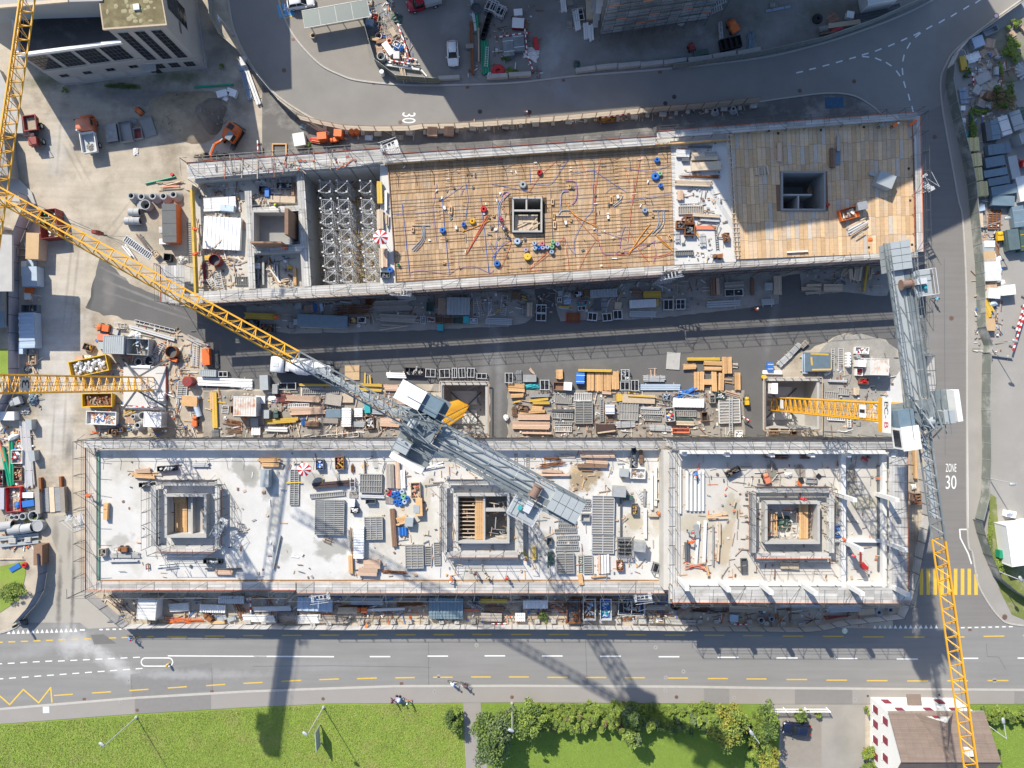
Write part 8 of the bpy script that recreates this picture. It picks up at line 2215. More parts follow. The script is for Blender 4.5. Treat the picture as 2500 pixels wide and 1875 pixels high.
d3=(Vector(NE)-Vector(SE)).normalized();n3=Vector((d3 .y,-d3 .x))
for s in(3.2,9.0):gridwin(SE,s,s+3.2,5.5,11.5,3,6,d3,n3)
for s in(1.5,7.4):wallbox('vent_slot',GREYD,SE,s,s+1.6,7.8,8.4,.03,.05,d3,n3)
wallbox('wall_band',CON,SE,0,12,.02,.6,.12,.12,d3,n3)
tr=[lerp(SM,SE,-.08),lerp(SM,SE,1.04),NE,W(345,-30)]
MB().prism([(p[0],p[1])for p in tr],z2,z2+.3).obj('roof_slab',TIMP,gb);MB().sheet([lerp(p,((SM[0]+NE[0])/2,(SM[1]+NE[1])/2),.04)for p in tr],z2+.31).obj('gravel_roof',ROOFM,gb)
X,Y=W(338,22,z2);bx(gb,'roof_hatch',CRL,(X,Y,z2+.45),(.8,.8,.3),.1);
for i in range(30):put('moss_patch',boulder(M('dry_moss',(.30,.27,.16),.95,var=.3,scale=3),5),gb,(X+rnd.gauss(0,1.6),Y+rnd.gauss(0,1.2),z2+.3),0,(rnd.uniform(.2,.5),rnd.uniform(.2,.5),.06))
MB().prism(WP([(-120,26),(48,8),(250,2),(250,-160),(-120,-160)],13.5),.02,13.5).obj('rear_wing',WALLG,gb);bx(gb,'rear_roof_edge',TIMP,(*W(20,14,13.6),13.5),(16,.4,.3),R(5))
tl=[W(470,-60),W(540,-70),W(533,-330),W(330,-330)]
MB().prism(tl,.02,17.5).obj('rear_tower',WALLG,gb)
lb=thing('concrete_ramp_block','low grey concrete block beside a dark ramp under the left crane jib','building',(0,0,0),0)
MB().prism(WP([(-90,332),(36,332),(50,440),(-90,446)]),.02,2.6).obj('block_wall',CONG,lb);MB().prism(WP([(-90,446),(50,440),(80,470),(90,500),(-90,505)]),.02,.3).obj('ramp_slab',CON,lb);MB().prism(WP([(-90,170),(8,175),(62,290),(66,330),(-90,330)]),.02,.9).obj('retaining_wall',CON,lb)
hb=thing('grey_house','grey rendered house with a barred window at the left edge','building',(0,0,0),0)
MB().prism(WP([(-120,565),(40,575),(40,715),(-120,715)]),.02,7.5).obj('wall',WALLG,hb);MB().prism(WP([(-120,565),(34,575),(34,712),(-120,712)],7.5),7.5,7.9).obj('roof',CON,hb)
X,Y=W(40,604);bx(hb,'window',GLASS,(X+.02,Y,4.6),(.08,2.2,3));
for k in(-1,0,1):bx(hb,'window_bar',GREYD,(X+.07,Y+k*.7,4.6),(.06,.07,3));bx(hb,'window_bar',GREYD,(X+.072,Y,4.6+k*1.0),(.06,2.2,.07))
for k in range(5):bx(hb,'roof_pipe',OFFW,(*W(2+k*6,560),3.5),(.25,.25,7))
MB().prism(WP([(-120,718),(42,718),(42,800),(-120,800)]),.02,3.2).obj('annex_wall',CONG,hb);MB().prism(WP([(-120,760),(14,760),(14,800),(-120,800)],3),3.2,3.25).obj('annex_roof_light',BLUEG,hb)
wh=thing('white_house','white house with dark red shutters and a brown tiled roof beside the main road','house',(0,0,0),0)
A_,B_=W(2124,1701),W(2330,1703);C_,D_=(B_[0]+.0,B_[1]-9.6),(A_[0],A_[1]-9.6)
ze,zr=6.2,9.6;dep=9.6;wdt=B_[0]-A_[0]
MB().prism([A_,B_,C_,D_],.02,ze).obj('wall',WALLW,wh)
RTILE=M('brown_roof_tiles',(.185,.14,.115),.85,var=.14,scale=1,rndv=.05,fine=.12,streak=(R(90),.3,.16))
bx_,by_=A_[0],A_[1];ov=.5
def roof_rows(x0,x1,ya,za,yb,zb,rows,taper0=0,taper1=0):
 """courses of tiles from eave (ya, za) to ridge (yb, zb); tapers pull the ends in"""
 L=math.hypot(yb-ya,zb-za);sl_=math.atan2(zb-za,yb-ya)
 for i in range(rows):
  t=(i+.5)/rows;xa,xb=x0+taper0*t,x1-taper1*t
  n=max(1,int((xb-xa)/1.15))
  for k in range(n):bx(wh,'tile_course',RTILE,(xa+(xb-xa)*(k+.5)/n,ya+(yb-ya)*t,za+(zb-za)*t+.04),((xb-xa)/n-.015,L/rows*1.04,.05),rot=(sl_+(-.05 if yb>ya else .05),0,0))
roof_rows(A_[0]-.5,B_[0]+.5,by_+ov,ze-.1,by_-dep/2,zr,14)
roof_rows(A_[0]-.5,B_[0]+.5,by_-dep-ov,ze-.1,by_-dep/2,zr,14)
g=MB();g.add([(A_[0],by_,ze),(A_[0],by_-dep,ze),(A_[0],by_-dep/2,zr-.1),(A_[0]+.2,by_,ze),(A_[0]+.2,by_-dep,ze),(A_[0]+.2,by_-dep/2,zr-.1)],[(0,1,2),(5,4,3),(0,3,4,1),(1,4,5,2),(2,5,3,0)]).obj('gable',WALLW,wh)
gx0,gx1=W(2180,1703)[0]-A_[0],W(2262,1703)[0]-A_[0];gxm=(gx0+gx1)/2+A_[0];gw=2.6
MB().add([(gxm-gw,by_+.01,ze-.3),(gxm+gw,by_+.01,ze-.3),(gxm,by_+.01,ze+2.9),(gxm-gw,by_-3,ze-.3),(gxm+gw,by_-3,ze-.3),(gxm,by_-3,ze+2.9)],[(0,1,2),(3,5,4),(0,2,5,3),(1,4,5,2)]).obj('dormer_gable',WALLW,wh)
for s in(-1,1):
 for i in range(9):
  t=(i+.5)/9;X=gxm+s*(gw+.5)*(1-t);Z=ze-.5+3.5*t;ln=.6+4.6*t
  bx(wh,'dormer_tile_course',RTILE,(X,by_+.4-ln/2,Z+.1),((gw+.5)/9*1.5,ln,.05),rot=(0,s*.83,0))
DRED=M('dark_red_shutter',(.22,.03,.05),.6,var=.1)
def win(x,y,z,w_,hh,face):
 if face=='n':f=bx(wh,'window',GLASS,(x,y+.02,z),(w_,.06,hh));bx(wh,'shutter',DRED,(x,y+.07,z),(w_*.98,.05,hh*.98));bx(wh,'sill',WHITE,(x,y+.1,z-hh/2-.05),(w_+.2,.2,.08))
 else:f=bx(wh,'window',GLASS,(x-.02,y,z),(.06,w_,hh));bx(wh,'shutter',DRED,(x-.07,y,z),(.05,w_*.98,hh*.98));bx(wh,'sill',WHITE,(x-.1,y,z-hh/2-.05),(.2,w_+.2,.08))
for x in(2.2,6.4,10.2):win(A_[0]+x,by_,4.4,1.05,1.2,'n')
for x in(1.6,9.6):win(A_[0]+x,by_,1.7,1.05,1.2,'n')
win(gxm,by_+.02,6.6,.8,1.0,'n')
for y in(1.6,4.4,7.0):win(A_[0],by_-y,4.5,1.0,1.3,'w')
for y in(1.2,3.4,5.8,8.2):win(A_[0],by_-y,1.7,1.0,1.3,'w')
bx(wh,'porch_roof',RTILE,(A_[0]+5.2,by_+.75,2.7),(2.1,1.5,.15),rot=(R(-14),0,0));MB().bar((A_[0]-.5,by_+ov+.05,ze-.2),(B_[0]+.5,by_+ov+.05,ze-.2),.08).obj('gutter',STEEL,wh)
MB().bar((gxm-gw-.4,by_+.4,ze-.1),(gxm,by_-4.3,ze+3.0),.06).bar((gxm+gw+.4,by_+.4,ze-.1),(gxm,by_-4.3,ze+3.0),.06).obj('valley_flashing',CRL,wh);MB().bar((gxm,by_+.5,ze+3.1),(gxm,by_-4.3,ze+3.1),.1,6).bar((A_[0]-.5,by_-dep/2,zr+.05),(B_[0]+.5,by_-dep/2,zr+.05),.12,6).obj('ridge_cap',RTILE,wh)
cs=bx(wh,'chimney',WALLW,(gxm+3.0,by_-3.6,9.0),(.7,.7,1.8));bx(wh,'roof_window',GLASS,(gxm+2.4,by_-2.0,7.55),(.8,1.1,.08),rot=(R(-33),0,0))
tw=thing('scaffolded_tower','tall building wrapped in scaffolding at the top edge beyond the street','building',(0,0,0),0)
TWW=M('tower_concrete',(.30,.29,.28),.9,var=.12,scale=.6)
MB().prism(WP([(1468,76),(1712,40),(1740,10),(2160,-190),(2160,-420),(1440,-420)]),.02,39).obj('tower_body',TWW,tw)  # unseen east end added to carry the cast shadow further right
MB().prism(WP([(880,-102),(1438,-150),(1438,-420),(880,-420)]),.02,24.4).obj('tower_wing',TWW,tw)  # separate unseen building, placed and sized by the shadow it casts on the street
fa,fbb=Vector(W(1461,83)),Vector(W(1716,45));fd_=(fbb-fa);fl=fd_.length;fd_.normalize();fn_=Vector((fd_.y,-fd_.x));fang=math.atan2(fd_.y,fd_.x)
nb=10
for i in range(nb+1):
 for o in(.25,1.15):
  p=fa+fd_*(fl*i/nb)+fn_*o;put('scaffold_post',zbar(TUBE,.04),tw,(p.x,p.y,0),0,(1,1,38))
for k in range(1,15):
 for i in range(nb):
  p=fa+fd_*(fl*(i+.5)/nb)+fn_*.7;bx(tw,'scaffold_deck',DECK,(p.x,p.y,k*2.0),(fl/nb-.05,.8,.06),fang)
  p=fa+fd_*(fl*(i+.5)/nb)+fn_*1.17
  put('scaffold_rail',xbar(TUBE,.03),tw,(p.x,p.y,k*2+1.0),fang,(fl/nb,1,1))
  bx(tw,'scaffold_toe_board',(TOE,GREYD,STEEL,GREYD,STEELD,ORANGEP)[(i*5+k*7+i*k)%6],(p.x,p.y,k*2+.12),(fl/nb-.04,.04,.2),fang)
wa,wb_=Vector(W(1461,83)),Vector(W(1440,-60));
for k in range(1,15):
 for i in range(4):c=lerp(wa,wb_,(i+.5)/4);bx(tw,'scaffold_deck',DECK,(c[0]-.5,c[1],k*2.0+.01),(.8,2.2,.06),R(-4))
t_=stair_tower('dark stair tower at the corner of the scaffolded tower',W(1735,36),R(8),16,L=2.8)
cs_=thing('cycle_shelter','cycle shelter with a grey translucent roof on the forecourt','shelter',(*TW(12,762,178),0),R(10))
k=mpp(0)/S
for i in range(4):bx(cs_,'roof_pane',M('milky_glass',(.17,.20,.19),.3,var=.06,rndv=.05),(-4.0*.94+i*2.5*.99+.02,0,2.42),(2.4,2.45,.04))
for x in(-5,-2.5,0,2.5,5):bx(cs_,'roof_beam',STEEL,(x*.985,0,2.36),(.09,2.6,.1));bx(cs_,'post',STEEL,(x*.97,.9,1.18),(.1,.1,2.34))
for s in(-1,1):bx(cs_,'eave_rail',STEEL,(0,s*1.3,2.4),(9.95,.07,.12))
bx(cs_,'bike_rail',STEELD,(0,.3,.5),(9.2,.06,.06))
# VEHICLES
PAINTW,PAINTR,PAINTB=M('white_car_paint',(.72,.73,.74),.25,var=.03),M('crimson_car_paint',(.36,.012,.03),.25,var=.05),M('dark_blue_car_paint',(.012,.018,.045),.2,var=.05)
def loft(secs,mats,name,par,closed=True,smooth=True):
 """secs: list of rings of equal length"""
 b=MB();k=len(secs[0])
 for s in secs:b.v+=[tuple(p)for p in s]
 for i in range(len(secs)-1):
  for j in range(k-(0 if closed else 1)):b.f.append((i*k+j,i*k+(j+1)%k,(i+1)*k+(j+1)%k,(i+1)*k+j));b.m.append(0)
 b.f.append(tuple(range(k))[::-1]);b.f.append(tuple((len(secs)-1)*k+j for j in range(k)));b.m+=[0,0]
 return b.obj(name,mats,par,smooth=smooth)
def wheel(par,x,y,r=.32,w_=.22):
 t=MB().lathe([(r*.6,-w_/2),(r,-w_/2),(r,w_/2),(r*.6,w_/2)],n=18,axis='y').obj('wheel',TYRE,par,(x,y,r));MB().lathe([(0,w_*.4),(r*.58,w_*.42),(r*.62,-w_*.42),(0,-w_*.4)],n=12,axis='y').obj('rim',STEELL,t)
def car(label,loc,rz,paint,L=4.1,Wd=1.76,H_=1.5,name='parked_car',boxy=0.0,roofc=None):
 t=thing(name,label,'car',(*loc,.02),rz,'parked cars');h=Wd/2
 st=[(-.5,.74,.42,.62),(-.49,.84,.3,.78),(-.46,.93,.24,.86),(-.36,.99,.2,.94),(-.2,1.0,.2,.97),(.1,1.0,.2,.96),(.22,1.0,.2,.93),(.34,.98,.2,.86),(.44,.92,.24,.78),(.485,.82,.3,.68),(.5,.7,.4,.58)]
 secs=[]
 for x,w_,lo,hi in st:
  w_*=h;X=x*L
  secs.append([(X,-w_*.9,lo),(X,-w_,lo+.15),(X,-w_,hi-.16),(X,-w_*.93,hi-.03),(X,-w_*.6,hi+.02),(X,w_*.6,hi+.02),(X,w_*.93,hi-.03),(X,w_,hi-.16),(X,w_,lo+.15),(X,w_*.9,lo)])
 loft(secs,paint,'body',t)
 gl=[(-.46+boxy*.0,.80,.84),(-.38,.84,H_-.14),(-.30,.83,H_-.03),(-.05,.82,H_),(.06,.80,H_-.05),(.235,.84,.93)]
 sec2=[[(x*L,-w_*h,.82),(x*L,-w_*h*(.86 if z>1 else 1),z-.05),(x*L,-w_*h*(.74 if z>1 else .9),z),(x*L,w_*h*(.74 if z>1 else .9),z),(x*L,w_*h*(.86 if z>1 else 1),z-.05),(x*L,w_*h,.82)]for x,w_,z in gl]
 loft(sec2,GLASS,'windows',t)
 rs=[(-.37,.80,H_-.115),(-.30,.80,H_-.01),(-.05,.79,H_+.022),(.055,.76,H_-.025)]
 loft([[(x*L,-w_*h*.86,z-.03),(x*L,-w_*h*.78,z+.012),(x*L,w_*h*.78,z+.012),(x*L,w_*h*.86,z-.03)]for x,w_,z in rs],roofc or paint,'roof',t)
 for s in(-1,1):
  for x0,z0,x1,z1 in((.06,H_-.05,.235,.95),(-.38,H_-.12,-.455,.9),(-.13,H_-.02,-.13,.9)):MB().bar((x0*L,s*h*.70 if z0>1.2 else s*h*.8,z0),(x1*L,s*h*.83,z1),.035).obj('pillar',paint,t)
  for x in(-.31,.31):wheel(t,x*L,s*(h-.1))
  bx(t,'headlight',M('lamp_glass',(.7,.72,.75),.1),(.455*L,s*h*.68,.68),(.22,.3,.12),s*-.4);bx(t,'tail_light',RED,(-.485*L,s*h*.7,.82),(.1,.26,.16));bx(t,'mirror',paint,(.19*L,s*(h+.1),.98),(.12,.2,.12))
 bx(t,'number_plate',WHITE,(.502*L,0,.45),(.03,.5,.11));bx(t,'wiper',BLACK,(.2*L,.1,.985),(.04,.7,.02),.2)
 return t
car('white hatchback parked among the pipes of the shaded gravel lot',TW(12,1680,447),R(-87),PAINTW,3.9,1.72)
car('white car with a black window band parked beside the blue disabled bay',TW(12,455,38),R(8),PAINTW,4.2,1.78)
car('dark blue estate car parked on the paving setts',TW(44,300,1325),R(174),PAINTB,4.2,1.8)
def truck_wheels(t,xs,y,r=.45):
 for x in xs:
  for s in(-1,1):wheel(t,x,s*y,r,.32)
pu=thing('pickup_truck','crimson pick-up truck with a pale box at the top edge of the lot','pick-up',(*TW(12,1450,38),.02),R(195))
h=.95
loft([[(x,-w_*h,lo),(x,-w_*h,hi-.1),(x,-w_*h*.8,hi),(x,w_*h*.8,hi),(x,w_*h,hi-.1),(x,w_*h,lo)]for x,w_,lo,hi in((.1,.98,.35,1.05),(.5,1,.3,1.1),(1.2,1,.3,1.08),(2.1,.95,.3,.98),(2.55,.82,.35,.85),(2.7,.7,.4,.7))],PAINTR,'body',pu)
loft([[(x,-w_*h,.9),(x,-w_*h*.84,z),(x,w_*h*.84,z),(x,w_*h,.9)]for x,w_,z in((.1,.95,1.75),(.7,.95,1.85),(1.1,.93,1.8),(1.75,.9,1.02))],GLASS,'windows',pu);bx(pu,'roof',PAINTR,(.6,0,1.86),(1.15,1.5,.05));
for s in(-1,1):bx(pu,'pillar',PAINTR,(.12,s*.8,1.35),(.12,.1,.9));bx(pu,'door',PAINTR,(.85,s*.94,.75),(.95,.05,.6));bx(pu,'headlight',WHITE,(2.55,s*.6,.75),(.15,.28,.12));bx(pu,'mirror',BLACK,(1.5,s*1.1,1.1),(.15,.25,.15))
bx(pu,'load_box',CRL,(-1.3,0,1.2),(2.6,1.9,.9));bx(pu,'load_lid',CRL,(-1.3,0,1.68),(2.6,1.7,.06));truck_wheels(pu,(1.75,-1.5),.85,.36);bx(pu,'chassis',STEELD,(-1.2,0,.6),(2.8,1.2,.2))
tt_=thing('tipper_truck','orange tipper truck with an empty grey bed parked on the dirt yard','truck',(*TW(11,755,1105),.02),R(99))
h=1.12
bx(tt_,'chassis',STEELD,(-.3,0,.7),(5.0,1.0,.25))
loft([[(x,-w_*h,lo),(x,-w_*h,hi-.2),(x,-w_*h*.86,hi),(x,w_*h*.86,hi),(x,w_*h,hi-.2),(x,w_*h,lo)]for x,w_,lo,hi in((.15,.98,.8,2.5),(.5,1,.7,2.62),(1.7,1,.7,2.58),(1.95,.97,.7,2.3))],ORANGEP,'cab',tt_)
loft([[(x,-w_*h,lo),(x,-w_*h,hi-.15),(x,-w_*h*.8,hi),(x,w_*h*.8,hi),(x,w_*h,hi-.15),(x,w_*h,lo)]for x,w_,lo,hi in((1.9,.98,.6,1.6),(2.4,.97,.6,1.5),(2.75,.85,.6,1.3))],ORANGE,'bonnet',tt_)
bx(tt_,'windscreen',GLASS,(2.08,0,1.95),(.1,1.9,.75),rot=(0,R(-24),0))
for s in(-1,1):bx(tt_,'cab_window',GLASS,(1.25,s*1.13,2.0),(.9,.05,.6));bx(tt_,'mirror',BLACK,(2.0,s*1.3,1.9),(.15,.22,.4));bx(tt_,'headlight',WHITE,(2.72,s*.7,1.0),(.1,.3,.2));bx(tt_,'bed_side',OFFW,(-1.5,s*1.08,1.45),(2.9,.1,.6));bx(tt_,'mudguard',ORANGE,(1.7,s*1.05,.85),(1.0,.35,.4))
bx(tt_,'bed_floor',CRL,(-1.5,0,1.15),(2.9,2.1,.08));bx(tt_,'bed_front',OFFW,(-.02,0,1.5),(.1,2.1,.8));bx(tt_,'tailgate',OFFW,(-2.98,0,1.4),(.1,2.1,.55));MB().lathe([(0,0),(.12,0),(.12,1.3),(0,1.3)],n=10).obj('exhaust',STEELL,tt_,(.08,.8,1.6));truck_wheels(tt_,(1.7,-1.7),.92,.45)
k_heap(put('load_remains',None,tt_,(-2.0,0,1.2)),1.3,1.0,CON,.2)
du=thing('site_dumper','red site dumper with a raised beige skip at the left of the dirt yard','dumper',(*TW(11,312,1090),.02),R(97))
k_skip(put('dump_skip',None,du,(1.2,.05,.5)),2.3,1.9,REDD,1.2,SAND,1)
bx(du,'chassis',STEELD,(-.4,0,.7),(3.2,.8,.3));bx(du,'engine_cover',REDD,(-1.5,.1,1.2),(1.2,1.2,.7));bx(du,'seat',BLACK,(-.6,0,1.3),(.5,.6,.5));bx(du,'footplate',GREYD,(-.1,0,.9),(.6,1.5,.08))
MB().path([(-1.0,-.65,.9),(-1.0,-.65,2.5),(-1.0,.65,2.5),(-1.0,.65,.9)],.05).obj('roll_bar',REDD,du);MB().path([(-1.9,-.7,.5),(-2.2,-.7,.9),(-2.2,.7,.9),(-1.9,.7,.5)],.04).obj('rear_bar',REDD,du)
MB().lathe([(.16,0),(.2,.02),(.16,.04)],n=12).obj('steering_wheel',BLACK,du,(-.05,0,1.5));truck_wheels(du,(1.0,-1.4),.85,.5)
ex=thing('excavator','orange excavator reaching its boom down to a dark hole beside the scaffold','excavator',(*TW(11,1895,1115),.02),R(238-0))
for s in(-1,1):
 MB().prism([(-1.5,s*.85-.22),(1.5,s*.85-.22),(1.5,s*.85+.22),(-1.5,s*.85+.22)],.05,.75).obj('track',TYRE,ex)
 for i in range(12):bx(ex,'track_shoe',GREYD,(-1.45+i*.26,s*.85,.77),(.17,.5,.05))
 MB().lathe([(0,-.24),(.36,-.24),(.36,.24),(0,.24)],n=14,axis='y').obj('sprocket',STEELD,ex,(s*1.45,.85*s,.4))
body=put('upper_body',None,ex,(0,0,.85))
loft([[(x,-w_,.1),(x,-w_,z-.15),(x,-w_*.85,z),(x,w_*.85,z),(x,w_,z-.15),(x,w_,.1)]for x,w_,z in((-1.7,.6,.9),(-1.5,1.0,1.0),(-.8,1.15,1.05),(.1,1.15,.9),(.9,1.05,.6))],ORANGE,'counterweight_body',body)
bx(body,'cab',ORANGE,(.35,.62,1.05),(1.3,.85,1.4));bx(body,'cab_window',GLASS,(1.01,.62,1.2),(.05,.75,1.0));bx(body,'cab_window',GLASS,(.35,1.06,1.25),(1.0,.05,.8));bx(body,'cab_roof',BLUEG,(.35,.62,1.78),(1.25,.85,.06));bx(body,'engine_grille',BLACK,(-1.0,-.3,1.08),(.8,.9,.04));MB().lathe([(0,0),(.07,0),(.07,.5),(0,.5)],n=8).obj('exhaust',STEELD,body,(-.6,-.7,1.05))
MB().bar((.8,-.15,.6),(2.6,-.15,2.5),.22,4,.2).bar((2.6,-.15,2.5),(4.3,-.15,1.9),.2,4,.16).obj('boom',ORANGE,body);MB().bar((4.2,-.15,2.1),(5.2,-.1,.1),.17,4,.12).obj('dipper_arm',ORANGE,body);MB().bar((1.2,-.15,1.5),(2.5,-.15,2.1),.07).bar((2.7,-.15,2.9),(4.2,-.15,2.4),.06).obj('hydraulic_ram',STEELL,body)
k_crate(put('bucket',None,body,(5.2,-.1,-.5)),.8,.9,ORANGE,.6)
bx(ex,'dozer_blade',GREYD,(-1.9,0,.4),(.12,2.0,.5))
hl=thing('dark_hole','dark hole dug by the excavator beside the scaffold','hole',(*TW(11,1735,1290),.0));k_heap(hl,6.4,2.4,M('wet_soil',(.05,.035,.025),.9,var=.3,scale=2,bump=.6),.12)  # low mound in near-black soil drawn where the hole lies
mx=thing('mixer_truck','white concrete mixer truck under the jib of the tallest crane','truck',(*TW(22,500,1480),.02),R(175))
bx(mx,'chassis',STEELD,(0,0,.75),(8.6,.9,.3));h=1.2
loft([[(x,-w_*h,.6),(x,-w_*h,z-.25),(x,-w_*h*.88,z),(x,w_*h*.88,z),(x,w_*h,z-.25),(x,w_*h,.6)]for x,w_,z in((2.9,.97,2.7),(3.2,1,2.85),(4.6,1,2.8),(4.85,.95,2.4),(5.0,.93,1.6))],PAINTW,'cab',mx)
bx(mx,'windscreen',GLASS,(4.96,0,2.05),(.08,2.1,.8),rot=(0,R(-14),0));bx(mx,'roof_hatch',STEELL,(3.9,0,2.86),(.8,.7,.06))
for s in(-1,1):bx(mx,'cab_window',GLASS,(4.0,s*1.21,2.1),(.9,.05,.7));bx(mx,'mirror',BLACK,(4.85,s*1.4,2.0),(.15,.2,.5));bx(mx,'headlight',WHITE,(5.0,s*.85,.95),(.08,.35,.2));bx(mx,'mudguard',STEELD,(-2.6,s*.95,1.1),(3.0,.5,.08))
dr=put('drum',None,mx,(-.6,0,2.25),rot=(0,R(9),0));MB().lathe([(0,2.9),(.55,2.9),(.8,2.7),(1.25,1.4),(1.25,.2),(1.1,-.8),(.6,-2.9),(.45,-3.0),(.45,-2.6)],n=26,axis='x').obj('drum_shell',PAINTW,dr,smooth=False)
for q in range(5):MB().lathe([(1.1-abs(q-2)*.02,-.03),(1.29-.0*q,0),(1.1,.03)],n=26,axis='x').obj('drum_band',OFFW,dr,(1.2-q*.32,0,0))
MB().lathe([(.2,0),(.55,0),(.55,.3),(.35,.3)],n=16).obj('charge_hopper',STEELL,mx,(-3.9,0,2.9));MB().bar((-4.0,.3,2.4),(-4.8,1.4,1.4),.2,6).obj('chute',STEELL,mx);bx(mx,'water_tank',STEELL,(2.35,0,1.7),(.6,1.8,1.2));truck_wheels(mx,(4.0,2.5,-1.9,-3.1),1.0,.5)
# PEOPLE
def body_mesh(pose):
 """one skinned body; joints in metres, facing +x, feet at the origin"""
 J={'stand':dict(pel=(0,0,.95),ch=(.02,0,1.32),nk=(.02,0,1.5),hd=(.05,0,1.66),sh=.2,el=((.05,1.16),(.1,1.14)),hd_=((.2,.95),(.28,1.0)),kn=((.06,.52),(.02,.52)),ft=((.02,.06),(-.04,.06))),'walk':dict(pel=(0,0,.92),ch=(.06,0,1.3),nk=(.08,0,1.47),hd=(.13,0,1.62),sh=.2,el=((.22,1.14),(-.15,1.14)),hd_=((.42,1.05),(-.1,.9)),kn=((.25,.52),(-.08,.5)),ft=((.34,.07),(-.42,.12))),'bend':dict(pel=(-.2,0,.88),ch=(.22,0,1.12),nk=(.42,0,1.12),hd=(.57,0,1.1),sh=.2,el=((.42,.85),(.45,.85)),hd_=((.58,.6),(.62,.62)),kn=((.02,.5),(-.1,.48)),ft=((.02,.06),(-.14,.06))),'ride':dict(pel=(-.3,0,1.0),ch=(.05,0,1.34),nk=(.2,0,1.46),hd=(.32,0,1.58),sh=.2,el=((.28,1.12),(.28,1.12)),hd_=((.52,1.02),(.52,1.02)),kn=((.12,.75),(.05,.6)),ft=((-.02,.42),(.02,.2)))}[pose]
 V,E,Rr,Z=[],[],[],[]
 def v(p,r):V.append(p);Rr.append(r);return len(V)-1
 def e(a,b,z):E.append((a,b));Z.append(z)
 p,c,n_,hd=J['pel'],J['ch'],J['nk'],J['hd']
 a=v(p,.145);wst=v(tuple((p[i]+c[i])/2 for i in range(3)),.13);b=v(c,.155);n2_=v(n_,.065);h1_=v(hd,.098);h2_=v((hd[0]+.01,0,hd[2]+.1),.085);fc=v((hd[0]+.06,0,hd[2]-.02),.07)
 e(a,wst,1);e(wst,b,1);e(b,n2_,1);e(n2_,h1_,0);e(h1_,h2_,0);e(h1_,fc,0)
 for i,s in enumerate((-1,1)):
  sh=v((c[0]+.02,s*J['sh'],c[2]+.08),.075);el=v((J['el'][i][0]+c[0]*.5,s*(J['sh']+.07),J['el'][i][1]),.052);ha=v((J['hd_'][i][0]+c[0]*.5,s*(J['sh']+.03),J['hd_'][i][1]),.036);fg=v((ha and J['hd_'][i][0]+c[0]*.5+.1,s*(J['sh']+.0),J['hd_'][i][1]-.04),.028)
  e(b,sh,1);e(sh,el,1);e(el,ha,1 if pose!='walk' else 0);e(ha,fg,0)
  for q,(dx_,dy_)in enumerate(((.08,.05),(.09,.025),(.09,-.005),(.07,-.035))):f_=v((V[ha][0]+dx_,V[ha][1]+dy_,V[ha][2]-.06-.012*q),.011);e(ha,f_,0)
  hp=v((p[0],s*.1,p[2]-.06),.1);kn=v((J['kn'][i][0],s*.11,J['kn'][i][1]),.072);an=v((J['ft'][i][0],s*.11,J['ft'][i][1]+.06),.048);to=v((J['ft'][i][0]+.17,s*.12,J['ft'][i][1]),.042)
  e(a,hp,2);e(hp,kn,2);e(kn,an,2);e(an,to,3)
 me=bpy.data.meshes.new('person');me.from_pydata(V,E,[]);o=bpy.data.objects.new('person',me);COL.objects.link(o)
 sk=o.modifiers.new('s','SKIN');su=o.modifiers.new('u','SUBSURF');su.levels=1;su.render_levels=1
 for i,r in enumerate(Rr):me.skin_vertices[0].data[i].radius=(r,r)
 me.skin_vertices[0].data[0].use_root=True
 bpy.context.view_layer.update();out=bpy.data.meshes.new_from_object(o.evaluated_get(bpy.context.evaluated_depsgraph_get()));bpy.data.objects.remove(o)
 SV=[Vector(x)for x in V];zones=[]
 for f in out.polygons:
  best,bz=9,1
  for(i,j),z in zip(E,Z):
   ab=SV[j]-SV[i];t=max(0,min(1,(f.center-SV[i]).dot(ab)/ab.length_squared));d=(f.center-SV[i]-ab*t).length-Rr[i]*.5
   if d<best:best,bz=d,z
  zones.append(bz)
 return out,zones,Vector(J['hd'])
BODY={p:body_mesh(p)for p in('stand','walk','bend','ride')}
HIVIS=M('hi_vis_orange',(.80,.14,.02),.6,var=.06);HIY=M('hi_vis_yellow',(.65,.75,.05),.6);TROUS=M('dark_trousers',(.035,.04,.055),.8,var=.2)
def person(label,t,x,y,z,ang,pose,shirt,hat,trous=None,hair=False,group='workers on the site',loc=None):
 me0,zones,hd=BODY[pose];me=me0 .copy();me.materials.clear()
 for m in(SKIN,shirt,trous or TROUS,BLACK):me.materials.append(m)
 me.polygons.foreach_set('material_index',zones);me.polygons.foreach_set('use_smooth',[True]*len(zones))
 o=put('person',me,None,(*TW(t,x,y,z),z+.02)if loc is None else loc,R(-ang));tag(o,label,'person',group)
 b=MB()
 if hair:b.lathe([(0,.2),(.07,.185),(.11,.12),(.118,.04),(.1,-.02)],n=14);b.obj('hair',hat,o,(hd.x-.015,0,hd.z),smooth=True)
 else:b.lathe([(0,.225),(.06,.215),(.11,.16),(.128,.08),(.165,.07),(.165,.055),(.12,.06)],n=16);b.obj('helmet',hat,o,(hd.x,0,hd.z),smooth=True)
 bb_=MB()
 for s in(-1,1):bb_.box((hd.x+.128,s*.035,hd.z+.02),(.012,.026,.014))
 bb_.obj('eyes',BLACK,o);MB().add([(hd.x+.12,-.016,hd.z-.03),(hd.x+.12,.016,hd.z-.03),(hd.x+.122,0,hd.z+.03),(hd.x+.155,0,hd.z-.02)],[(0,1,3),(1,2,3),(2,0,3),(0,2,1)]).obj('nose',SKIN,o)
 return o
ZT=ZA+.25
person('worker in a grey shirt and blue cap, bending on the timber deck',14,970,1040,ZT,-25,'bend',M('grey_shirt',(.2,.24,.25),.8),BLUE)
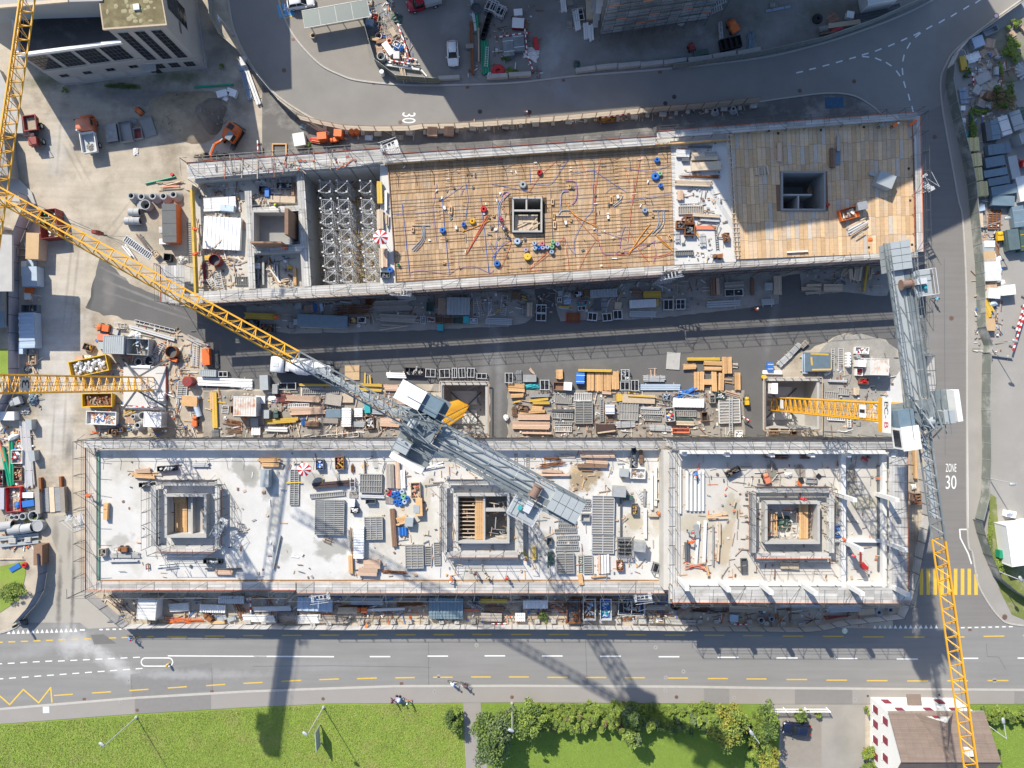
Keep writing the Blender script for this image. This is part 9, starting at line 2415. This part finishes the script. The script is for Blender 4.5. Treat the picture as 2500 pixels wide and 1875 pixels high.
person('worker in an orange vest and white helmet on the timber deck',14,1075,1038,ZT,-30,'bend',HIVIS,WHITE)
person('worker all in orange at the corner of the timber deck',14,1220,1022,ZT,-35,'bend',HIVIS,HIVIS,HIVIS)
person('worker in white with a red helmet beside the small shaft of the orange deck',22,2085,355,ZA+.1,80,'stand',WHITE,M('plum_helmet',(.3,.02,.06),.5));person('worker in plum red kneeling left of the small shaft',22,2062,285,ZA+.1,60,'bend',M('plum_shirt',(.28,.02,.07),.8),M('plum_helmet',(.3,.02,.06),.5))
person('worker in orange on the walkway below the left shaft',22,335,525,ZA+.1,90,'stand',HIVIS,ORANGE);person('worker with a yellow helmet on the walkway above the left shaft',22,267,190,ZA+.1,0,'stand',M('olive_shirt',(.2,.2,.1),.8),HIY)
person('worker in orange leaning over the yellow wall form, upper',21,1590,370,ZA+.4,20,'bend',HIVIS,HIVIS);person('worker in orange at the yellow wall form, lower',21,1595,575,ZA+.4,0,'bend',HIVIS,RED);person('worker in red helmet by the stair flights of the open bay',21,1690,805,ZW,200,'stand',TROUS,RED)
person('worker in orange walking on the yard road in the shade',23,2120,1020,0,-25,'walk',HIVIS,WHITE);person('worker in orange by the yellow beams in the shade',22,248,1078,.1,0,'bend',HIVIS,ORANGE)
person('person in a red jacket walking on the shaded street',13,292,940,0,190,'walk',RED,WHITE,group='passers-by',hair=True);person('pedestrian in a blue shirt walking on the side street',24,1410,935,0,20,'walk',M('cyan_shirt',(.12,.4,.6),.8),M('brown_hair',(.06,.035,.02),.7),hair=True,group='passers-by')
person('worker in orange with a long shadow on the white slab near the divider',33,1338,1157,ZB,70,'stand',HIVIS,HIVIS);person('worker in a red helmet at the precast posts of the framed bay',33,1640,838,ZE,90,'bend',BLUE,ORANGE);person('worker in grey at the slanting posts, upper',33,1585,1310,ZE,10,'bend',M('grey_shirt',(.2,.24,.25),.8),RED);person('worker in an orange vest at the slanting posts, lower',33,1592,1395,ZE,-20,'bend',HIVIS,HIVIS)
person('worker in a white helmet inside the middle core',32,1998,1142,.3,0,'stand',ORANGEP,ORANGE);person('worker with a red helmet on the yellow beam by the middle core',33,258,1505,ZB,60,'bend',M('grey_shirt',(.2,.24,.25),.8),RED)
person('worker bending by the orange boards at the lower slab edge',32,1668,1680,ZB,100,'bend',HIVIS,WHITE);person('worker in red standing left of another by the lower slab edge',32,1863,1640,ZB,90,'stand',REDD,BLACK);person('worker in pale clothes with a yellow disc by the lower slab edge',32,1945,1660,ZB,45,'bend',M('sand_shirt',(.5,.42,.3),.8),TIMP);person('worker in orange right of the hose ring at the lower slab edge',33,122,1675,ZB,80,'stand',HIVIS,RED)
person('worker in orange beside the blue crate in the framed bay',34,665,1362,ZE,60,'bend',HIVIS,HIVIS);person('worker in a red checked shirt on the upstand beam',34,740,1495,ZE+1,90,'stand',M('red_check',(.6,.15,.15),.8),RED);person('worker in red at the edge of the right core',34,330,1045,ZE+1.8,10,'bend',RED,RED);person('worker in grey inside the right core',34,295,1140,ZE-1.5,90,'bend',M('grey_shirt',(.2,.24,.25),.8),WHITE)
person('worker bending over boards on the left scaffold of the white slab',31,735,1020,4.7,0,'bend',HIVIS,ORANGE)
person('mason in orange with a trowel behind the white roadside fence',42,990,480,0,90,'bend',HIVIS,ORANGE)
def bicycle(label,t,x,y,ang,col):
 c=thing('bicycle',label,'bicycle',(*TW(t,x,y),.03),R(-ang),'bicycles on the main road')
 for s in(-.53,.53):
  w_=MB();
  for i in range(20):w_.bar((.33*math.cos(i*.3142),0,.34+.33*math.sin(i*.3142)),(.33*math.cos(i*.3142+.3142),0,.34+.33*math.sin(i*.3142+.3142)),.02,4)
  for i in range(8):w_.bar((0,0,.34),(.32*math.cos(i*.785),0,.34+.32*math.sin(i*.785)),.006,3)
  w_.obj('wheel',TYRE,c,(s,0,0))
 MB().path([(-.53,0,.34),(-.12,0,.3),(.4,0,.78),(-.2,0,.85),(-.12,0,.3)],.022).bar((-.53,0,.34),(-.2,0,.85),.016).bar((.53,0,.34),(.38,0,.92),.02).obj('frame',col,c)
 MB().bar((.4,-.28,1.0),(.4,.28,1.0),.018).bar((.39,0,.9),(.4,0,1.0),.018).obj('handlebar',BLACK,c);bx(c,'saddle',BLACK,(-.24,0,.95),(.26,.14,.06));MB().bar((-.05,-.16,.2),(-.05,.16,.45),.015).obj('pedals',STEELD,c)
 return c
for lab,t,x,y,a,col,sh,hat in(('blue',41,1085,588,12,BLACK,M('royal_shirt',(.1,.25,.5),.8),RED),('white',42,1680,952,8,STEELL,WHITE,BLUE),('dark patterned',42,1778,968,16,BLACK,M('dark_pattern',(.12,.05,.06),.8),BLACK)):
 bicycle('bicycle ridden by the cyclist in a %s top'%lab,t,x,y,a,col);person('cyclist in a %s top riding on the main road'%lab,t,x,y,0,a,'ride',sh,hat,group='cyclists',loc=(*TW(t,x,y),.03))
person('walker in dark red pushing a buggy on the pavement',42,1200,1090,.11,170,'walk',M('wine_shirt',(.25,.04,.09),.8),M('brown_hair',(.06,.035,.02),.7),hair=True,group='walkers on the pavement');person('walker in a pale blue coat on the pavement',42,1262,1080,.11,175,'walk',M('sky_coat',(.35,.5,.8),.8),M('sky_coat',(.35,.5,.8),.8),hair=True,group='walkers on the pavement');person('walker in a green shirt and orange shorts at the pavement edge',42,1325,1100,.11,170,'walk',M('leaf_shirt',(.05,.3,.12),.8),WHITE,ORANGE,hair=True,group='walkers on the pavement')
bg=thing('buggy','white and violet buggy pushed along the pavement','buggy',(*TW(42,1235,1085),.11),R(175));bx(bg,'seat',M('violet_cloth',(.4,.3,.6),.8),(0,0,.6),(.6,.45,.3));bx(bg,'hood',WHITE,(-.2,0,.9),(.4,.5,.3));truck_wheels(bg,(.25,-.25),.25,.14);MB().bar((-.3,-.22,.5),(-.7,-.22,1.0),.02).bar((-.3,.22,.5),(-.7,.22,1.0),.02).obj('handle',BLACK,bg)
# STREET LAMPS, SIGNS
def lamp(label,base,tip,h=9.0,arm=None,m=STEELL):
 """base, tip: pixels of the foot and of the lamp head"""
 X,Y=W(*base);t=thing('street_lamp',label,'street lamp',(X,Y,0),0,'street lamps')
 put('column',MB().bar((0,0,0),(0,0,h),.075,8,.05).mesh('column',m),t);hx,hy=W(*tip,h);dx,dy=hx-X,hy-Y;L=math.hypot(dx,dy)
 if L>3.5:dx,dy,L=dx/L*3.5,dy/L*3.5,3.5
 a=math.atan2(dy,dx);MB().bar((0,0,h-.05),(dx,dy,h+.12),.05,6).obj('arm',m,t)
 loft([[(x,-w_,.0),(x,-w_*.7,.12),(x,w_*.7,.12),(x,w_,0),(x,0,-.06)]for x,w_ in((-.5,.1),(-.3,.24),(.1,.27),(.4,.15))],CRL,'lamp_head',t).location=(dx,dy,h+.1);t.children[-1].rotation_euler=(0,0,a)
 MB().lathe([(0,.3),(.2,.3),(.24,0)],n=10).obj('foot',CON,t)
 return t
lamp('street lamp at the left of the meadow',(334,1750),(249,1816),8.6);lamp('street lamp beside the meadow notice board',(790,1726),(745,1790),8.6);lamp('street lamp among the trees by the footpath',(1250,1716),(1247,1782),8.6);lamp('street lamp at the yellow-green tree',(1806,1745),(1834,1788),8.6)
lamp('street lamp behind the white house',(2362,1735),(2448,1758),8.6);lamp('street lamp beside the dark green film packs',(2400,554),(2458,533),6.0);lamp('street lamp at the end of the red and white barriers',(2414,840),(2476,832),6.0);lamp('street lamp above the large white container',(2414,1168),(2470,1182),6.0);lamp('street lamp at the zebra crossing corner',(2424,1390),(2490,1412),6.0);lamp('street lamp at the upper left street bend',(570,85),(535,48),6.0)
nb_=thing('notice_board','tall narrow notice board on the meadow','notice board',(*W(783,1790),.05),R(4));bx(nb_,'board',CRL,(0,0,1.7),(.12,2.6,2.2));
for s in(-1,1):bx(nb_,'post',STEEL,(0,s*1.35,1.4),(.14,.14,2.8))
bl=thing('island_bollard','yellow bollard on the traffic island','bollard',(*TW(41,1372,812),.03));MB().lathe([(0,1.1),(.14,1.05),(.2,.9),(.2,.5),(.14,.45),(.14,0)],n=14).obj('bollard_body',YEL,bl);MB().lathe([(.205,.6),(.21,.7),(.205,.8)],n=14).obj('sign_band',WHITE,bl)
rs=thing('round_road_sign','round pale sign on a pole at the end of the roadside fence','road sign',(*TW(44,640,500),0));put('pole',zbar(STEELL,.04),rs,(0,0,0),0,(1,1,2.6));MB().lathe([(0,.04),(.42,.03),(.42,0),(0,0)],n=20).obj('sign_disc',M('sign_cream',(.62,.64,.5),.5),rs,(0,0,2.6))
gs=thing('round_road_sign','round red-rimmed sign at the top right street fence','road sign',(*TW(14,1845,195),0));put('pole',zbar(STEELL,.04),gs,(0,0,0),0,(1,1,2.4));o_=MB().lathe([(0,.04),(.3,.03),(.3,0),(0,0)],n=18).obj('sign_disc',WHITE,gs,(0,0,2.4));MB().lathe([(.3,.035),(.4,.035),(.4,0)],n=18).obj('sign_rim',RED,gs,(0,0,2.4))
tl_=thing('traffic_lights','portable traffic light trolley at the end of the blue-grey fence','traffic light',(*TW(41,195,470),0));bx(tl_,'battery_box',GREYD,(0,0,.4),(1.3,.6,.7));put('pole',zbar(STEELD,.05),tl_,(0,0,0),0,(1,1,2.4));bx(tl_,'lamp_housing',BLACK,(.15,0,2.2),(.25,.3,.9));
for s in(-1,1):wheel(tl_,s*.5,-.35,.25,.15)
# PLANTS
LEAF=[M('leaf_mid',(.13,.19,.035),.7,var=.3,scale=.8),M('leaf_dark',(.075,.125,.028),.7,var=.3,scale=.8),M('leaf_light',(.20,.27,.045),.7,var=.3,scale=.8),M('leaf_yellow',(.24,.24,.035),.7,var=.25,scale=.8),M('leaf_bluish',(.135,.185,.075),.7,var=.3,scale=.8),M('leaf_brown',(.20,.15,.07),.8,var=.3,scale=.8)]
BARK=M('bark',(.09,.07,.05),.95,var=.3,scale=3)
def leaves(b,c,rx,ry,rz,n,size,r,mats,clumps=None):
 """leaf-sized faces gathered in clumps through the crown"""
 K=clumps or max(5,int(n/110));cl=[]
 for k in range(K):
  a,q,zz=r.uniform(0,6.28),r.random()**.5*r.choice((.7,.85,1.0)),r.uniform(-.35,.9);q*=math.sqrt(max(.1,1-zz*zz))
  cl.append((c[0]+rx*q*math.cos(a),c[1]+ry*q*math.sin(a),c[2]+rz*zz,r.uniform(.14,.40),r.choice(mats)))
 for i in range(n):
  x,y,z,s,m=cl[i%K]
  d=Vector((r.gauss(0,1),r.gauss(0,1),r.gauss(0,1)));d.normalize();d*=r.random()**.35
  p=Vector((x+d.x*s*rx,y+d.y*s*ry,max(.05,z+d.z*s*rz)))
  u=Vector((r.gauss(0,1),r.gauss(0,1),r.gauss(0,.6))).normalized();v=u.cross(Vector((r.gauss(0,.6),r.gauss(0,.6),1))).normalized();l=size*r.uniform(.6,1.3)
  b.cur=m;b.add([p-u*l*.5,p+v*l*.28,p+u*l*.5,p-v*l*.28],[(0,1,2,3)])
 b.cur=0
def tree(name,cat,label,t,x,y,r_px,h,mats,n=2600,size=.34,group='trees and shrubs by the road',ry=None,z0=.05,seed=None,trunk=True):
 r=random.Random(seed or int(x*7+y));k=mpp(h*.6)/S;rx=r_px*k;ry_=(ry or r_px)*k
 X,Y=TW(t,x,y,h*.6)
 o=thing(name,label,cat,(X,Y,z0),0,group)
 b=MB();leaves(b,(0,0,h*.58),rx,ry_,h*.42,n*2,size,r,mats,max(8,n//60));b.obj('crown',LEAF,o)
 if trunk:
  q=MB();q.bar((0,0,0),(.1,.05,h*.5),.05*h**.7,7,.03*h**.6)
  for i in range(6):a=i*1.05;q.bar((.05,.03,h*(.2+.05*i)),(rx*.6*math.cos(a),ry_*.6*math.sin(a),h*(.5+.06*i)),.05,5,.015)
  q.obj('trunk',BARK,o)
 return o
tree('shrub','shrub','round shrub at the right end of the meadow',42,1680,1262,92,2.8,[0,1,2,0],2200,.28,ry=120)
tree('leafy_tree','tree','greyish broad tree beside the footpath',42,1985,1425,180,6.5,[4,4,0,1],5200,.36,ry=210);tree('leafy_tree','tree','dark tree left of the street lamp, above the lawn',42,2110,1260,100,4.5,[1,0,4],2000,.34)
tree('leafy_tree','tree','mid green tree right of the street lamp',43,312,1275,145,5.5,[0,0,2,1],4200,.34);tree('conifer','tree','dark conifer in the middle of the hedge',43,1128,1225,78,5.5,[1,1,4],2600,.26);tree('leafy_tree','tree','pale green tree below the dark conifer',43,1135,1385,85,5.0,[4,2,0],2400,.32);tree('leafy_tree','tree','yellow-green tree near the right end of the hedge',43,1905,1320,160,6.2,[2,3,3,0],4600,.36,ry=165)
tree('leafy_tree','tree','tall tree at the edge of the parking bay',44,55,1330,110,6.0,[0,2,1,0],3000,.36,ry=200);tree('leafy_tree','tree','olive tree below the parking bay edge',44,60,1560,110,6.0,[2,0,3],2600,.36);tree('shrub','shrub','round shrub behind the slatted fence',44,348,1225,62,1.8,[0,1,2],1200,.22);tree('shrub','shrub','small bright shrub right of the round shrub',44,475,1225,36,1.0,[2,3],500,.2)
tree('shrub','shrub','yellow-green shrub at the wall of the white house',44,893,1530,45,2.2,[2,3,2],1100,.26,ry=75);tree('shrub','shrub','bush below the white house wall',44,905,1650,85,2.0,[0,2],1500,.28,ry=50);tree('shrub','shrub','small climber near the pavement by the white house',44,880,1190,18,1.4,[2,0],400,.2,ry=40)
tree('shrub','shrub','large round bush in the weedy corner',14,1990,790,105,2.6,[5,0,1,5],2600,.26,z0=.03);tree('shrub','shrub','bright weeds beside the lot edge, upper',14,2070,410,90,.9,[2,3,2],1300,.24,ry=110,trunk=False);tree('shrub','shrub','bright weeds at the top right corner',14,2080,190,60,.8,[2,0],700,.24,ry=50,trunk=False);tree('shrub','shrub','low weeds left of the large round bush',14,1780,900,90,.6,[0,2],900,.22,ry=30,trunk=False);tree('shrub','shrub','low ivy strip along the lot kerb',14,1740,1050,36,.7,[0,2,1],1500,.22,ry=180,trunk=False);tree('shrub','shrub','weeds beside the concrete pad',14,1955,560,40,.7,[2,3],600,.22,ry=70,trunk=False);tree('shrub','shrub','weeds under the street fence corner',14,1690,590,40,.6,[1,0],500,.22,ry=50,trunk=False)
tree('shrub','shrub','weeds by the grey factory wall',11,980,700,200,.5,[1,0],900,.2,ry=26,trunk=False);tree('shrub','shrub','small weed tuft at the factory corner',11,525,735,30,.5,[2,0],200,.2,trunk=False);tree('shrub','shrub','weed tufts on the gravel east of the factory',11,1795,540,26,.5,[2,0],150,.2,trunk=False);tree('shrub','shrub','green plant beside the cable cabinet',12,512,1175,26,.8,[2,2],260,.2,trunk=False);tree('shrub','shrub','weeds by the red hose coil',13,165,578,70,.5,[0,2],500,.2,ry=32,trunk=False);tree('shrub','shrub','weeds below the grey panel crates',12,2100,470,40,.5,[0,1],260,.2,trunk=False)
tree('shrub','shrub','weeds between the concrete rings and the big pipes',31,240,1220,110,.4,[2,0],500,.2,ry=26,trunk=False);tree('shrub','shrub','green scrub at the lower left verge',41,90,230,110,.9,[0,2],1500,.24,ry=80,trunk=False);tree('shrub','shrub','green scrub beside the roadside fence',43,400,420,60,.7,[0,1],600,.2,ry=36,trunk=False);tree('shrub','shrub','small green tuft behind the roadside fence',43,435,450,30,.5,[2,2],250,.18,trunk=False);tree('shrub','shrub','scrub strip along the large white container',34,1870,1350,30,.6,[2,0],700,.22,ry=240,trunk=False);tree('shrub','shrub','scrub below the large white container',34,1950,1590,70,.6,[2,0],700,.22,ry=60,trunk=False)
def hedge(label,t,x0,y0,x1,y1,wd,h,mats,n):
 r=random.Random(int(x0));k=mpp(h/2);(ax,ay),(bx3,by3)=TW(t,x0,y0,h/2),TW(t,x1,y1,h/2);o=thing('hedge',label,'hedge',((ax+bx3)/2,(ay+by3)/2,.05),0,'hedges')
 L=math.hypot(bx3-ax,by3-ay);N=int(L/1.1);b=MB()
 for i in range(N):
  t_=(i+.5)/N;px,py=lerp((ax,ay),(bx3,by3),t_)
  leaves(b,(px-(ax+bx3)/2,py-(ay+by3)/2+r.uniform(-.3,.3),h*.5),1.0,wd*mpp(0)/S/2*r.uniform(.8,1.15),h*.5,n*2//N,.34,r,mats,9)
 b.obj('foliage',LEAF,o);q=MB()
 for i in range(N):px,py=lerp((ax,ay),(bx3,by3),(i+.5)/N);q.bar((px-(ax+bx3)/2,py-(ay+by3)/2,0),(px-(ax+bx3)/2,py-(ay+by3)/2,h*.6),.05,4)
 stuff(q.obj('stems',BARK,o))
hedge('olive hedge between the mid green tree and the dark conifer',43,470,1285,1060,1285,150,2.6,[0,2,0,2,0,5],9500);hedge('dark hedge right of the dark conifer',43,1200,1300,1780,1300,160,2.6,[1,0,4,2],9500);hedge('low bright groundcover strip along the pavement above the hedge',43,380,1180,1800,1175,110,.5,[2,2,2,0],10000);hedge('clipped hedge right of the white house',44,1790,1225,2300,1235,150,1.8,[0,2,2],5500)
hedge('young shrubs between the yellow-green tree and the parking bay',43,2010,1200,2140,1520,120,2.4,[0,2,1],2600)
def grass(name,poly,n,hmin,hmax,m,z,seed):
 r=random.Random(seed);P=WP(poly);xs=[p[0]for p in P];ys=[p[1]for p in P];b=MB();c=0
 def inside(x,y):
  s=False
  for(x0,y0),(x1,y1)in zip(P,P[1:]+P[:1]):
   if(y0>y)!=(y1>y)and x<(x1-x0)*(y-y0)/(y1-y0)+x0:s=not s
  return s
 while c<n:
  x,y=r.uniform(min(xs),max(xs)),r.uniform(min(ys),max(ys))
  if not inside(x,y):continue
  c+=1;a=r.uniform(0,6.28);h=r.uniform(hmin,hmax);w_=r.uniform(.03,.07);dx,dy=math.cos(a),math.sin(a);ln=h*r.uniform(.4,1.1)
  b.cur=r.choice((0,0,1,2));b.add([(x-dy*w_,y+dx*w_,z),(x+dy*w_,y-dx*w_,z),(x+dx*ln,y+dy*ln,z+h)],[(0,1,2)])
 b.cur=0
 o=b.obj(name,m);stuff(o)
GM=[M('grass_blade',(.185,.27,.036),.7,var=.42,scale=.16),M('grass_blade_light',(.24,.325,.05),.7,var=.42,scale=.16),M('grass_blade_dry',(.34,.31,.12),.8,var=.25,scale=.5)]
grass('meadow_grass',[(-20,1772),(301,1748),(600,1730),(799,1721),(1128,1720),(1134,1890),(-20,1890)],60000,.04,.16,GM,.05,1)
grass('lawn_grass',[(1185,1720),(1862,1722),(1900,1765),(1890,1890),(1190,1890)],26000,.03,.10,[GM[0],GM[0],GM[1]],.05,2);grass('lawn_grass',[(2335,1722),(2520,1722),(2520,1890),(2345,1890)],8000,.03,.10,[GM[0],GM[0],GM[1]],.05,3)
# SCRAPS: offcuts, pegs and dust-dry bits too many to count
def debris(where,P,z,n,mats,big=1.0,seed=1):
 r=random.Random(seed);Q=WP(P,z);b=MB()
 for i in range(n):
  p=lerp(lerp(Q[0],Q[1],r.random()),lerp(Q[3],Q[2],r.random()),r.random());b.cur=r.randrange(len(mats));k=r.random()
  L,w_=(r.uniform(.5,1.9)*big,r.uniform(.05,.14))if k<.5 else(r.uniform(.15,.5),r.uniform(.1,.35))
  b.box((*p,z+r.uniform(.03,.22)),(L,w_,r.uniform(.03,.1)),r.choice((0,1.57,r.uniform(0,3.1)))+r.gauss(0,.15))
 b.cur=0;o=b.obj('debris',mats);tag(o,'scattered offcuts, battens and scraps '+where,'debris',None,'stuff')
def rc(x0,y0,x1,y1):return[(x0,y0),(x1,y0),(x1,y1),(x0,y1)]
WD,MX=[TIMP,TIMK,TIMG,TIMB,TIMP,TIM],[TIMP,TIMG,STEEL,OFFW,TIMB,RUST,TIMK,STEELD]
BR_=MX+[BLUE,ORANGE,WHITE,TIM]
for i,(wh_,P,z,n,mt,bg_)in enumerate((('over the left storage yard',rc(500,956,1070,1066),.1,420,MX,1),('over the middle storage yard',rc(1242,955,1812,1066),.1,420,MX,1),('on the gravel mound',rc(1998,860,2195,1060),.16,110,MX,1),('along the shaded strip under the scaffold',[(600,742),(1900,672),(1900,735),(600,805)],.1,460,MX,1),('under the fanned boards',rc(1960,665,2160,712),.1,60,MX,1),('along the roadside strip',rc(240,1453,2150,1518),.0,1100,BR_,1.3),('on the low floor of the bay',rc(478,448,600,705),ZW,300,WD+[OFFW,STEEL],1.2),('in the shaft cells',rc(615,430,725,515),ZW,130,MX,1),('in the lower shaft cell',rc(618,620,725,695),ZW,90,MX,1),('among the shoring towers',rc(760,420,920,690),ZF,500,[STEEL,TIMY,RUST,TIMB,STEELL],1.2),('over the sand of the left storage',rc(215,800,500,1060),.02,420,BR_,1),('along the left fence',rc(62,540,100,1000),.02,110,MX,1),('in the pipe store',rc(2,1040,85,1340),.02,330,BR_,1),('at the lot corner',[(885,5),(960,0),(1025,170),(940,165)],.02,260,BR_,1),('on the lot by the pipes',rc(1140,10,1330,190),.02,110,MX,1),('in the weedy corner',rc(2340,110,2480,330),.03,260,BR_,1),('along the east lot fence',rc(2375,340,2450,860),.03,260,BR_,1),('on the wide platform',[(465,412),(935,376),(935,398),(465,434)],Z9+.03,60,[TIMG,TIMP,TOE,STEELD],1.6),('on the white strip',[(1645,365),(1770,345),(1788,628),(1655,640)],ZA,150,MX,1),('on the orange deck',QM and[(950,410),(1630,365),(1640,640),(970,680)],ZA+.15,80,[TIMB,WHITE,STEELD],.4),('on the left of the white slab',rc(245,1105,820,1410),ZB,110,MX,.7),('on the middle of the white slab',rc(830,1105,1630,1412),ZB,480,WD+[STEEL,STEELD],1),('in the framed bay',rc(1660,1110,2150,1420),ZE,300,MX+[TIMP,TIMG,ORANGEP],1),('in the middle pit',rc(1090,945,1180,1048),-4.1,60,MX,1),('behind the street fence',[(800,322),(1840,258),(1840,275),(800,345)],.02,130,MX,1))):debris(wh_,P,z,n,mt,bg_,i)
